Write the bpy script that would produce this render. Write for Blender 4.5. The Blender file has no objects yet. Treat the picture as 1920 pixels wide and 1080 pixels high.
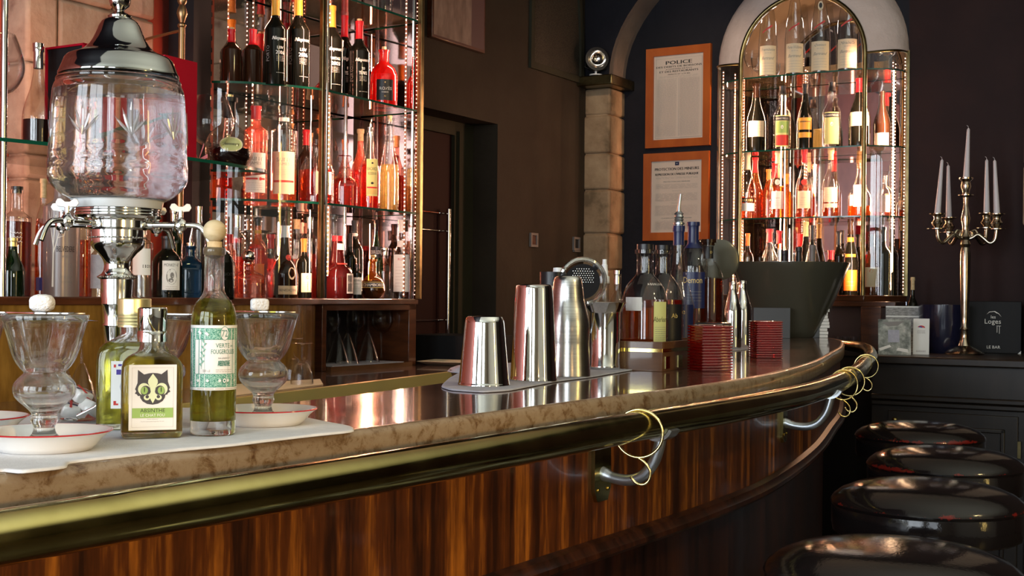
import bpy, math, random
from mathutils import Vector, Matrix
random.seed(7)
S = bpy.context.scene
COL = S.collection
PI = math.pi
sin, cos = math.sin, math.cos

# ------------------------------------------------------------------ camera
F, AR, CZ = 2400.0, 0.010, 1.265          # focal length in px of a 1920 frame, roll, eye height
cam_d = bpy.data.cameras.new('camera'); cam_d.sensor_width = 36; cam_d.lens = F/1920*36
cam_d.shift_y = 18/1920; cam_d.clip_start = .02; cam_d.clip_end = 60
cam = bpy.data.objects.new('camera', cam_d); COL.objects.link(cam)
_r = Vector((1, 0, AR)).normalized(); _u = Vector((-AR, 0, 1)).normalized()
cam.matrix_world = Matrix(((_r.x, _u.x, 0, 0), (0, 0, -1, 0), (_r.z, _u.z, 0, CZ), (0, 0, 0, 1)))
S.camera = cam

# room frame: n runs along the far wall to the right, m runs along the left wall into depth
NX, NY = .8575, -.5145
UX, UY = .5145, .8575
RA = math.atan2(NY, NX)
def W(n, m, z=0.0): return Vector((n*NX+m*UX, n*NY+m*UY, z))
def nm(x, y): return (x*NX+y*NY, x*UX+y*UY)
def P(px, py, Y):
    dx, dy = px-960, 558-py
    return Vector(((dx-AR*dy)/F*Y, Y, CZ+(dy+AR*dx)/F*Y))
def onz(px, py, z):                       # point of the horizontal plane z seen at px,py
    dx, dy = px-960, 558-py
    Y = F*(z-CZ)/(dy+AR*dx)
    return Vector(((dx-AR*dy)/F*Y, Y, z))
def onN(px, n, py=558):
    t = (px-960-AR*(558-py))/F
    Y = n/(t*NX+NY); return Vector((t*Y, Y, 0))
def onM(px, m, py=558):
    t = (px-960-AR*(558-py))/F
    Y = m/(t*UX+UY); return Vector((t*Y, Y, 0))
def zat(px, py, Y): return CZ+((558-py)+AR*(px-960))/F*Y

# ------------------------------------------------------------------ world, exposure, render options
S.view_settings.view_transform = 'Standard'; S.view_settings.look = 'None'
S.view_settings.gamma = 1; S.view_settings.use_curve_mapping = False
S.view_settings.exposure = 0.10
w = bpy.data.worlds.new('world'); S.world = w; w.use_nodes = True
w.node_tree.nodes['Background'].inputs[0].default_value = (.62, .72, .9, 1)
w.node_tree.nodes['Background'].inputs[1].default_value = 1.0
cy = S.cycles
cy.use_denoising = True
cy.max_bounces = 12; cy.diffuse_bounces = 3; cy.glossy_bounces = 6; cy.transmission_bounces = 12
cy.transparent_max_bounces = 32
cy.caustics_reflective = False; cy.caustics_refractive = False
cy.sample_clamp_indirect = 4.0; cy.sample_clamp_direct = 0.0
cy.blur_glossy = .3
cy.use_adaptive_sampling = True; cy.adaptive_threshold = .02

def area(name, loc, target, sx, sy, power, color):
    l = bpy.data.lights.new(name, 'AREA'); l.shape = 'RECTANGLE'; l.size = sx; l.size_y = sy
    l.energy = power; l.color = color
    o = bpy.data.objects.new(name, l); COL.objects.link(o); o.location = loc
    d = (Vector(target)-Vector(loc)).normalized()
    o.rotation_euler = d.to_track_quat('-Z', 'Y').to_euler()
    return o
def spot(name, loc, target, power, color, ang=60, size=.06):
    l = bpy.data.lights.new(name, 'SPOT'); l.energy = power; l.color = color
    l.spot_size = math.radians(ang); l.spot_blend = .6; l.shadow_soft_size = size
    o = bpy.data.objects.new(name, l); COL.objects.link(o); o.location = loc
    d = (Vector(target)-Vector(loc)).normalized()
    o.rotation_euler = d.to_track_quat('-Z', 'Y').to_euler()
    return o
def point(name, loc, power, color, size=.02):
    l = bpy.data.lights.new(name, 'POINT'); l.energy = power; l.color = color; l.shadow_soft_size = size
    o = bpy.data.objects.new(name, l); COL.objects.link(o); o.location = loc
    return o
MB_BACK = -2.6                            # wall behind the camera, with its windows
WINS = [(-3.2, -1.75), (-1.45, .15), (.75, 1.95)]
for i, (a, b) in enumerate(WINS):         # daylight through the three windows behind the camera
    c = (a+b)/2
    area('daylight', W(c, MB_BACK-.12, 1.75), W(c, 3, 1.55), b-a, 2.5, (125, 125, 55)[i], (.86, .94, 1.0))
# warm lamps of the bar room, and lights added for effect
area('wall_lamp', W(3.93, 1.9, 1.7), W(0, 2.2, 1.3), .26, 1.9, 24, (1.0, .68, .20))
area('ceiling_fill', W(1.2, 2.2, 2.0), W(1.2, 2.2, 3.3), 3.0, 3.6, 72, (.96, .99, .96))  # added unseen uplight, brightens the ceiling that the rail reflects
spot('warm_spot', W(-2.2, 4.6, 3.1), W(-2.78, 6.45, CZ+.85), 45, (1.0, .74, .5), 42, .06)  # added spot without a known lamp, brightens the framed notices
spot('warm_spot', W(1.7, 2.4, 3.0), (.5, 3.2, 1.0), 60, (1.0, .72, .32), 70, .09)
spot('warm_spot', W(2.3, -.3, 1.55), (-.30, 1.30, .80), 210, (1.0, .58, .22), 34, .07)  # added low spot from the right front, brightens the left bar panel
spot('warm_spot', W(-2.3, 2.2, 2.9), W(-2.75, 2.3, 1.0), 22, (1.0, .72, .36), 75, .07)
LEDC = (1.0, .36, .20)

# ------------------------------------------------------------------ materials
def principled(name, col, rough=.5, metal=0.0, spec=.5, coat=0, coat_r=.05, trans=0, ior=1.45, emis=None, es=0):
    m = bpy.data.materials.new(name); m.use_nodes = True
    b = m.node_tree.nodes['Principled BSDF']
    b.inputs['Base Color'].default_value = (*col, 1); b.inputs['Roughness'].default_value = rough
    b.inputs['Metallic'].default_value = metal; b.inputs['Specular IOR Level'].default_value = spec
    b.inputs['Coat Weight'].default_value = coat; b.inputs['Coat Roughness'].default_value = coat_r
    b.inputs['Transmission Weight'].default_value = trans; b.inputs['IOR'].default_value = ior
    if emis: b.inputs['Emission Color'].default_value = (*emis, 1); b.inputs['Emission Strength'].default_value = es
    return m
def N(m, typ, **kw):
    n = m.node_tree.nodes.new(typ)
    for k, v in kw.items():
        if k in n.inputs: n.inputs[k].default_value = v
        else: setattr(n, k, v)
    return n
def L(m, a, b): m.node_tree.links.new(a, b)
def noisy(name, stops, scale=5, detail=6, rough=.5, stretch=(1, 1, 1), metal=0, coat=0, bump=0, bscale=None,
          spec=.5, uv=False, rr=None, dist=0, coat_r=.05, nrough=.6):
    m = principled(name, stops[0][1], rough, metal, spec, coat, coat_r)
    b = m.node_tree.nodes['Principled BSDF']
    tc = N(m, 'ShaderNodeTexCoord'); mp = N(m, 'ShaderNodeMapping'); mp.inputs['Scale'].default_value = stretch
    L(m, tc.outputs['UV' if uv else 'Object'], mp.inputs['Vector'])
    nz = N(m, 'ShaderNodeTexNoise'); nz.inputs['Scale'].default_value = scale; nz.inputs['Detail'].default_value = detail
    nz.inputs['Roughness'].default_value = nrough; nz.inputs['Distortion'].default_value = dist
    L(m, mp.outputs[0], nz.inputs['Vector'])
    cr = N(m, 'ShaderNodeValToRGB'); e = cr.color_ramp.elements
    while len(e) < len(stops): e.new(.5)
    for k, (p, c) in enumerate(stops): e[k].position = p; e[k].color = (*c, 1)
    L(m, nz.outputs['Fac'], cr.inputs['Fac']); L(m, cr.outputs[0], b.inputs['Base Color'])
    if rr:
        mr = N(m, 'ShaderNodeMapRange'); mr.inputs['To Min'].default_value = rr[0]; mr.inputs['To Max'].default_value = rr[1]
        mr.inputs['From Min'].default_value = .3; mr.inputs['From Max'].default_value = .7
        L(m, nz.outputs['Fac'], mr.inputs['Value']); L(m, mr.outputs[0], b.inputs['Roughness'])
    if bump:
        n2 = N(m, 'ShaderNodeTexNoise'); n2.inputs['Scale'].default_value = bscale or scale*3; n2.inputs['Detail'].default_value = 5
        L(m, mp.outputs[0], n2.inputs['Vector'])
        bp = N(m, 'ShaderNodeBump'); bp.inputs['Strength'].default_value = bump; bp.inputs['Distance'].default_value = .01
        L(m, n2.outputs['Fac'], bp.inputs['Height']); L(m, bp.outputs[0], b.inputs['Normal'])
    return m
def thin(name, tint=(1, 1, 1), rough=.015, body=None, bodyf=0.0, refl=1.25, base=.02, edge=3.5):
    """thin wall of glass: tinted see-through plus mirror reflection by fresnel, optional body colour"""
    m = bpy.data.materials.new(name); m.use_nodes = True; nt = m.node_tree; nt.nodes.clear()
    out = N(m, 'ShaderNodeOutputMaterial'); tr = N(m, 'ShaderNodeBsdfTransparent'); tr.inputs[0].default_value = (*tint, 1)
    gl = N(m, 'ShaderNodeBsdfGlossy'); gl.inputs['Roughness'].default_value = rough
    fr0 = N(m, 'ShaderNodeLayerWeight'); fr0.inputs['Blend'].default_value = .5
    fr = N(m, 'ShaderNodeMath', operation='POWER'); fr.inputs[1].default_value = edge; L(m, fr0.outputs['Facing'], fr.inputs[0])
    ma = N(m, 'ShaderNodeMath', operation='MULTIPLY_ADD'); ma.inputs[1].default_value = refl*.72; ma.inputs[2].default_value = base+.04
    ma.use_clamp = True
    L(m, fr.outputs[0], ma.inputs[0])
    mx = N(m, 'ShaderNodeMixShader'); L(m, ma.outputs[0], mx.inputs[0]); src = tr.outputs[0]
    if body:
        df = N(m, 'ShaderNodeBsdfDiffuse'); df.inputs[0].default_value = (*body, 1)
        tl = N(m, 'ShaderNodeBsdfTranslucent'); tl.inputs[0].default_value = (*body, 1)
        ad = N(m, 'ShaderNodeMixShader'); ad.inputs[0].default_value = .6
        L(m, df.outputs[0], ad.inputs[1]); L(m, tl.outputs[0], ad.inputs[2])
        m2 = N(m, 'ShaderNodeMixShader'); m2.inputs[0].default_value = bodyf
        L(m, tr.outputs[0], m2.inputs[1]); L(m, ad.outputs[0], m2.inputs[2]); src = m2.outputs[0]
    L(m, src, mx.inputs[1]); L(m, gl.outputs[0], mx.inputs[2]); L(m, mx.outputs[0], out.inputs[0])
    return m
def real_glass(name, col=(1, 1, 1), ior=1.5, rough=0.0, clear=.16):
    m = bpy.data.materials.new(name); m.use_nodes = True; nt = m.node_tree; nt.nodes.clear()
    out = N(m, 'ShaderNodeOutputMaterial'); g = N(m, 'ShaderNodeBsdfGlass')
    g.inputs['Color'].default_value = (*col, 1); g.inputs['IOR'].default_value = ior; g.inputs['Roughness'].default_value = rough
    tp = N(m, 'ShaderNodeBsdfTransparent'); tp.inputs[0].default_value = (*col, 1); mx = N(m, 'ShaderNodeMixShader'); mx.inputs[0].default_value = clear
    L(m, g.outputs[0], mx.inputs[1]); L(m, tp.outputs[0], mx.inputs[2]); L(m, mx.outputs[0], out.inputs[0])
    return m
def liquor(name, col, ior=1.36, body=.25, bcol=None):
    m = real_glass(name, col, ior); nt = m.node_tree
    g = [n for n in nt.nodes if n.type == 'BSDF_GLASS'][0]; out = [n for n in nt.nodes if n.type == 'OUTPUT_MATERIAL'][0]
    tl = N(m, 'ShaderNodeBsdfTranslucent'); tl.inputs[0].default_value = (*(bcol or col), 1)
    tr = N(m, 'ShaderNodeBsdfTransparent'); tr.inputs[0].default_value = (*col, 1)
    m1 = N(m, 'ShaderNodeMixShader'); m1.inputs[0].default_value = .5
    L(m, tl.outputs[0], m1.inputs[1]); L(m, tr.outputs[0], m1.inputs[2])
    mx = N(m, 'ShaderNodeMixShader'); mx.inputs[0].default_value = body
    L(m, g.outputs[0], mx.inputs[1]); L(m, m1.outputs[0], mx.inputs[2]); L(m, mx.outputs[0], out.inputs[0])
    return m
def emit(name, col, st):
    m = bpy.data.materials.new(name); m.use_nodes = True; nt = m.node_tree; nt.nodes.clear()
    out = N(m, 'ShaderNodeOutputMaterial'); e = N(m, 'ShaderNodeEmission'); e.inputs[0].default_value = (*col, 1); e.inputs[1].default_value = st
    L(m, e.outputs[0], out.inputs[0])
    m.cycles.emission_sampling = 'NONE'
    return m

M = {}
M['glass'] = real_glass('clear_crystal', (.985, .99, .985), 1.47)
M['jar'] = real_glass('jar_crystal', (.99, .995, 1), 1.45, clear=.04)
M['water'] = real_glass('water', (.99, .995, 1), 1.33, clear=.04)
M['thin'] = thin('bottle_glass', (.90, .90, .88))
M['wineglass'] = thin('stemware_glass', (.95, .95, .95), refl=2.4, base=-.025, edge=3.6)
M['pane'] = thin('window_pane', (.93, .95, .93), refl=1.2, base=.02)
M['thin_blue'] = thin('blue_bottle_glass', (.10, .28, .42), body=(.03, .13, .26), bodyf=.45)
M['thin_green'] = thin('green_bottle_glass', (.10, .20, .05), body=(.01, .035, .01), bodyf=.5)
M['thin_amber'] = thin('amber_bottle_glass', (.62, .36, .12), body=(.25, .10, .02), bodyf=.3)
M['thin_pink'] = thin('pink_bottle_glass', (.92, .62, .52), body=(.7, .2, .15), bodyf=.12)
M['frost'] = thin('frosted_glass', (.55, .52, .52), .25, body=(.55, .48, .47), bodyf=.55, refl=.8)
M['dark'] = principled('dark_wine_bottle_glass', (.006, .006, .004), .05, spec=.32)
M['brownglass'] = principled('dark_brown_glass', (.022, .009, .004), .05, spec=.35)
M['darkred'] = principled('dark_red_bottle_glass', (.035, .003, .003), .06, spec=.35)
M['redglass'] = thin('red_bottle_glass', (.45, .03, .03), body=(.50, .015, .012), bodyf=.75)
M['liq_red'] = thin('red_spirit', (.80, .13, .07), body=(.60, .05, .03), bodyf=.22, refl=.6)
M['liq_amber'] = thin('amber_spirit', (.85, .33, .07), body=(.60, .16, .02), bodyf=.28, refl=.6)
M['liq_darkamber'] = thin('dark_spirit', (.50, .12, .03), body=(.20, .04, .01), bodyf=.4, refl=.6)
M['liq_cognac'] = thin('cognac', (.80, .34, .12), body=(.42, .10, .02), bodyf=.25, refl=.6)
M['liq_dark'] = principled('black_spirit', (.012, .004, .004), .08)
M['liq_clear'] = thin('clear_spirit', (.93, .92, .90), refl=.5)
M['liq_yellow'] = thin('yellow_spirit', (.92, .86, .58), body=(.6, .55, .22), bodyf=.18, refl=.6)
M['absinthe'] = liquor('absinthe_green', (.88, .86, .30), 1.36, .48, (.80, .78, .16))
M['absinthe_gold'] = liquor('absinthe_gold', (.90, .74, .20), 1.36, .48, (.84, .62, .08))
M['chrome'] = principled('polished_steel', (.80, .80, .78), .05, 1)
M['chrome2'] = noisy('silver_plate', [(.3, (.70, .70, .68)), (.7, (.86, .86, .84))], 14, 4, .08, metal=1, rr=(.05, .14))
M['brushed'] = noisy('brushed_steel', [(.3, (.50, .50, .49)), (.7, (.68, .68, .66))], 6, 3, .24, stretch=(1, 1, 60), metal=1)
M['brass'] = noisy('aged_brass', [(.3, (.40, .33, .11)), (.55, (.54, .46, .17)), (.75, (.60, .52, .22))], 9, 8, .12, metal=1, rr=(.07, .20))
M['brassdark'] = noisy('dull_brass_post', [(.3, (.13, .10, .045)), (.7, (.30, .24, .11))], 12, 6, .28, metal=1)
M['brasspole'] = principled('old_brass_pole', (.30, .19, .10), .35, 1)
M['brassbright'] = principled('bright_brass_wire', (.85, .70, .32), .14, 1)
M['steelgrey'] = principled('grey_cast_steel', (.42, .45, .48), .28, .9)
M['gold'] = principled('gold_foil', (.78, .68, .34), .30, .8)
M['black'] = principled('black_plastic', (.010, .010, .012), .35)
M['blackmat'] = principled('black_card', (.009, .009, .010), .6, spec=.25)
M['white'] = principled('white_paper', (.80, .79, .75), .6)
M['cream'] = principled('cream_label_paper', (.76, .62, .42), .6)
M['yellowlab'] = principled('yellow_green_label_paper', (.62, .62, .24), .6)
M['paperpink'] = principled('pink_tinted_paper', (.74, .58, .50), .7)  # pink tint puts the arch's warm light into the paper colour
M['ink'] = principled('black_ink', (.015, .015, .017), .6)
M['greyink'] = principled('grey_ink', (.22, .21, .20), .6)
M['softink'] = principled('faded_small_print', (.42, .36, .33), .6)
M['whiteink'] = principled('white_print', (.75, .72, .66), .5)
M['goldink'] = principled('gold_print', (.65, .48, .16), .4)
M['redink'] = principled('red_print', (.55, .03, .02), .5)
M['greenink'] = noisy('green_engraved_print', [(.42, (.03, .22, .15)), (.58, (.35, .60, .48))], 900, 2, .6)
M['teal'] = principled('dark_green_print', (.03, .20, .14), .6)
M['lime'] = principled('lime_green_print', (.30, .46, .12), .6)
M['palelime'] = principled('pale_green_print', (.72, .78, .50), .6)
M['catgrey'] = principled('charcoal_print', (.055, .052, .058), .6)
M['orange'] = principled('orange_capsule', (.80, .16, .02), .35)
M['redcap'] = principled('red_capsule', (.50, .010, .018), .3)
M['yellowcap'] = principled('yellow_wax_capsule', (.62, .30, .03), .4)
M['cork'] = noisy('cork', [(.35, (.50, .36, .18)), (.65, (.66, .50, .28))], 120, 4, .7)
M['navy'] = principled('navy_capsule', (.012, .018, .07), .3)
M['purple'] = principled('violet_print', (.05, .03, .25), .5)
M['ballwood'] = noisy('pale_wood_ball', [(.35, (.45, .35, .19)), (.6, (.55, .45, .27))], 30, 4, .5, stretch=(1, 1, 4))
M['whiteplastic'] = principled('white_plastic', (.75, .76, .76), .35)
M['china'] = principled('white_china', (.80, .79, .75), .12, coat=.6)
M['chinared'] = principled('red_rim_glaze', (.45, .015, .02), .15)
M['linen'] = noisy('white_linen', [(.3, (.66, .67, .69)), (.7, (.74, .75, .77))], 60, 3, .85, bump=.15, bscale=500)
M['linengrey'] = noisy('grey_blue_linen', [(.3, (.34, .35, .42)), (.7, (.44, .45, .52))], 60, 3, .85, bump=.15, bscale=500)
M['sugar'] = noisy('sugar', [(.3, (.74, .74, .72)), (.7, (.84, .84, .82))], 200, 3, .8, bump=.5, bscale=400)
M['candle'] = principled('white_wax', (.62, .58, .60), .4)
M['mirror'] = principled('rose_mirror', (.70, .60, .57), .02, 1)
M['mirrordark'] = principled('smoked_mirror', (.36, .24, .22), .04, 1)
M['shelf'] = thin('shelf_glass', (.78, .86, .80), body=(.30, .20, .12), bodyf=.16, refl=1.6, base=.06)
M['shelfedge'] = principled('green_shelf_edge', (.006, .075, .045), .10, spec=.7)
M['led'] = emit('led_diode', (1.0, .62, .40), 24)
M['ledbright'] = emit('led_tube', (1.0, .62, .36), 26)
M['ledbase'] = principled('led_tape', (.45, .22, .15), .4)
M['daylight'] = principled('window_frame_paint', (.4, .4, .38), .5)
# wood and stone
M['mahogany'] = None
def striped(name, dark, mid, light, sc=26):
    m = principled(name, mid, .30, spec=.35, coat=.22, coat_r=.08)
    b = m.node_tree.nodes['Principled BSDF']; tc = N(m, 'ShaderNodeTexCoord')
    def nz(scale, st, det):
        mp = N(m, 'ShaderNodeMapping'); mp.inputs['Scale'].default_value = st; L(m, tc.outputs['UV'], mp.inputs[0])
        n = N(m, 'ShaderNodeTexNoise'); n.inputs['Scale'].default_value = scale; n.inputs['Detail'].default_value = det
        n.inputs['Roughness'].default_value = .6; L(m, mp.outputs[0], n.inputs[0]); return n
    a = nz(sc, (1, .035, 1), 4); g = nz(140, (1, .10, 1), 5); q = nz(7, (1, .05, 1), 2)
    s1 = N(m, 'ShaderNodeMath', operation='MULTIPLY_ADD'); s1.inputs[1].default_value = .36; L(m, g.outputs[0], s1.inputs[0])
    s0 = N(m, 'ShaderNodeMath', operation='MULTIPLY_ADD'); s0.inputs[1].default_value = .35; s0.inputs[2].default_value = -.355
    L(m, q.outputs[0], s0.inputs[0]); L(m, s0.outputs[0], s1.inputs[2])
    s2 = N(m, 'ShaderNodeMath', operation='ADD'); L(m, s1.outputs[0], s2.inputs[0]); L(m, a.outputs[0], s2.inputs[1])
    cr = N(m, 'ShaderNodeValToRGB'); e = cr.color_ramp.elements
    e[0].position = .36; e[0].color = (*dark, 1); e[1].position = .74; e[1].color = (*light, 1)
    k = e.new(.53); k.color = (*mid, 1)
    L(m, s2.outputs[0], cr.inputs[0]); L(m, cr.outputs[0], b.inputs['Base Color'])
    return m
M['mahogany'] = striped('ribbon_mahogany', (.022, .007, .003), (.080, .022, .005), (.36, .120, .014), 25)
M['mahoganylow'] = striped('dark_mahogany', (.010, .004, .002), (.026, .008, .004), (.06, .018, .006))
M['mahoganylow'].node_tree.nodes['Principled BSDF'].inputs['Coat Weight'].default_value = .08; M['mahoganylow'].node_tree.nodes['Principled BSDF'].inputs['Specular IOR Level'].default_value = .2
M['amberwood'] = noisy('varnished_amber_wood', [(.3, (.085, .040, .008)), (.5, (.20, .105, .02)), (.72, (.34, .19, .04))], 6, 6, .25, stretch=(3, 3, .6), coat=.5)
M['redwood'] = noisy('varnished_red_wood', [(.3, (.04, .012, .005)), (.7, (.11, .034, .012))], 7, 6, .3, stretch=(1, 1, 6), coat=.5)
M['darkwood'] = noisy('dark_stained_wood', [(.3, (.008, .005, .003)), (.7, (.017, .011, .007))], 6, 6, .42, stretch=(3, 3, .6), coat=.12)
M['boxwood'] = noisy('brown_box_wood', [(.3, (.085, .036, .012)), (.7, (.15, .068, .026))], 8, 6, .35, stretch=(1, 1, 5), coat=.3)
M['framewood'] = noisy('orange_pine_frame', [(.3, (.31, .060, .008)), (.7, (.44, .105, .014))], 9, 5, .35, stretch=(1, 1, .4), coat=.3)
M['top'] = noisy('polished_brown_top', [(.3, (.085, .050, .036)), (.7, (.135, .082, .060))], 5, 7, .12, stretch=(1, 1, 1), coat=.6, rr=(.09, .19), coat_r=.04, spec=.9)
M['stone'] = noisy('worn_beige_marble', [(.33, (.09, .042, .018)), (.42, (.18, .115, .06)), (.50, (.27, .20, .13)), (.75, (.32, .25, .17))], 40, 9, .30, stretch=(1, 1, 1.2), coat=.5, nrough=.74, dist=.35)
M['wallbrown'] = noisy('dark_brown_plaster', [(.35, (.028, .021, .015)), (.65, (.040, .031, .022))], 2.5, 6, .75, bump=.2, bscale=30, spec=.2)
M['wallolive'] = noisy('olive_plaster', [(.35, (.028, .026, .017)), (.65, (.038, .036, .023))], 2.5, 6, .7, bump=.2, bscale=30, spec=.2)
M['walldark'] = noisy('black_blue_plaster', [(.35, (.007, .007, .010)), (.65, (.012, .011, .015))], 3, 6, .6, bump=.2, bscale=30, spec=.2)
M['wallmaroon'] = noisy('dark_maroon_plaster', [(.35, (.016, .0055, .0048)), (.65, (.023, .0085, .0070))], 3, 6, .6, bump=.12, bscale=24, spec=.2)
M['redpaint_and_glow'] = noisy('brick_red_plaster_and_glow', [(.35, (.30, .05, .03)), (.65, (.40, .08, .05))], 4, 5, .7)  # wall plaster; also carries the red light on the perforated strip
M['ashlar'] = noisy('rough_beige_stone', [(.32, (.16, .09, .06)), (.45, (.31, .22, .15)), (.7, (.42, .33, .235))], 6, 9, .85, bump=.9, bscale=14)
M['ashlargreen'] = noisy('rough_column_stone', [(.32, (.15, .10, .055)), (.45, (.29, .19, .11)), (.7, (.40, .28, .17))], 7, 9, .85, bump=.9, bscale=16)
M['hood'] = noisy('white_plaster_hood', [(.35, (.62, .50, .44)), (.65, (.70, .58, .52))], 5, 4, .6, bump=.5, bscale=22)
M['rib'] = noisy('grey_plaster_rib', [(.35, (.16, .12, .10)), (.65, (.22, .17, .14))], 4, 5, .7, bump=.3)
M['ceil'] = principled('plaster_ceiling', (.60, .60, .50), .7)
M['roomwall'] = principled('beige_room_wall', (.60, .57, .46), .7)
M['floor'] = noisy('dark_floor_tiles', [(.35, (.03, .02, .015)), (.65, (.05, .035, .025))], 3, 4, .3)
M['leather'] = None
def leather():
    m = principled('cracked_black_leather', (.006, .0045, .0045), .11, spec=.42, coat=0)
    b = m.node_tree.nodes['Principled BSDF']; tc = N(m, 'ShaderNodeTexCoord')
    n1 = N(m, 'ShaderNodeTexNoise'); n1.inputs['Scale'].default_value = 9; n1.inputs['Detail'].default_value = 8; n1.inputs['Roughness'].default_value = .75
    L(m, tc.outputs['Object'], n1.inputs[0])
    sep = N(m, 'ShaderNodeSeparateXYZ'); L(m, tc.outputs['Object'], sep.inputs[0])
    # wear concentrates in a band near the seam
    a = N(m, 'ShaderNodeMath', operation='SUBTRACT'); L(m, sep.outputs[2], a.inputs[0]); a.inputs[1].default_value = .858
    ab = N(m, 'ShaderNodeMath', operation='ABSOLUTE'); L(m, a.outputs[0], ab.inputs[0])
    mr = N(m, 'ShaderNodeMapRange'); L(m, ab.outputs[0], mr.inputs[0]); mr.inputs[1].default_value = 0; mr.inputs[2].default_value = .014
    mr.inputs[3].default_value = .20; mr.inputs[4].default_value = 0
    s = N(m, 'ShaderNodeMath', operation='ADD'); L(m, n1.outputs[0], s.inputs[0]); L(m, mr.outputs[0], s.inputs[1])
    cr = N(m, 'ShaderNodeValToRGB'); e = cr.color_ramp.elements
    e[0].position = .685; e[0].color = (.008, .006, .006, 1); e[1].position = .72; e[1].color = (.13, .010, .007, 1)
    L(m, s.outputs[0], cr.inputs[0]); L(m, cr.outputs[0], b.inputs['Base Color'])
    n2 = N(m, 'ShaderNodeTexNoise'); n2.inputs['Scale'].default_value = 160; n2.inputs['Detail'].default_value = 3
    L(m, tc.outputs['Object'], n2.inputs[0]); bp = N(m, 'ShaderNodeBump'); bp.inputs[0].default_value = .07; bp.inputs[1].default_value = .003
    L(m, n2.outputs[0], bp.inputs['Height']); L(m, bp.outputs[0], b.inputs['Normal'])
    return m
M['leather'] = leather()
M['bowl'] = principled('dark_green_resin', (.055, .053, .038), .22, coat=.4)
M['bluebowl'] = principled('blue_black_bowl', (.012, .012, .030), .18, coat=.5)
M['redbox'] = principled('crimson_card', (.36, .004, .018), .75, spec=.12)
M['redholder'] = thin('ruby_glass', (.80, .03, .05), .03, body=(.60, .004, .012), bodyf=.30, refl=1.8, base=.06)
M['doorwood'] = principled('maroon_door_paint', (.022, .006, .006), .6, spec=.12)
M['mesh'] = noisy('dark_wire_mesh', [(.45, (.012, .010, .006)), (.55, (.045, .036, .024))], 260, 1, .7)
M['photo'] = noisy('printed_interior_photo', [(.30, (.05, .06, .05)), (.5, (.26, .28, .25)), (.7, (.55, .55, .50))], 26, 4, .35)
M['shingle'] = noisy('printed_shingle_photo', [(.35, (.14, .13, .12)), (.7, (.40, .38, .36))], 60, 3, .4, stretch=(1, 1, 3))
M['painting'] = noisy('faded_painting', [(.3, (.10, .07, .06)), (.5, (.17, .12, .10)), (.72, (.26, .20, .17))], 9, 5, .5, stretch=(2, 2, .7))
M['paintedge'] = principled('mauve_paint', (.085, .045, .05), .6)
M['lens'] = principled('lamp_reflector', (.65, .6, .55), .12, 1)
M['frameplate'] = principled('grey_switch_frame', (.18, .16, .15), .4)

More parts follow.
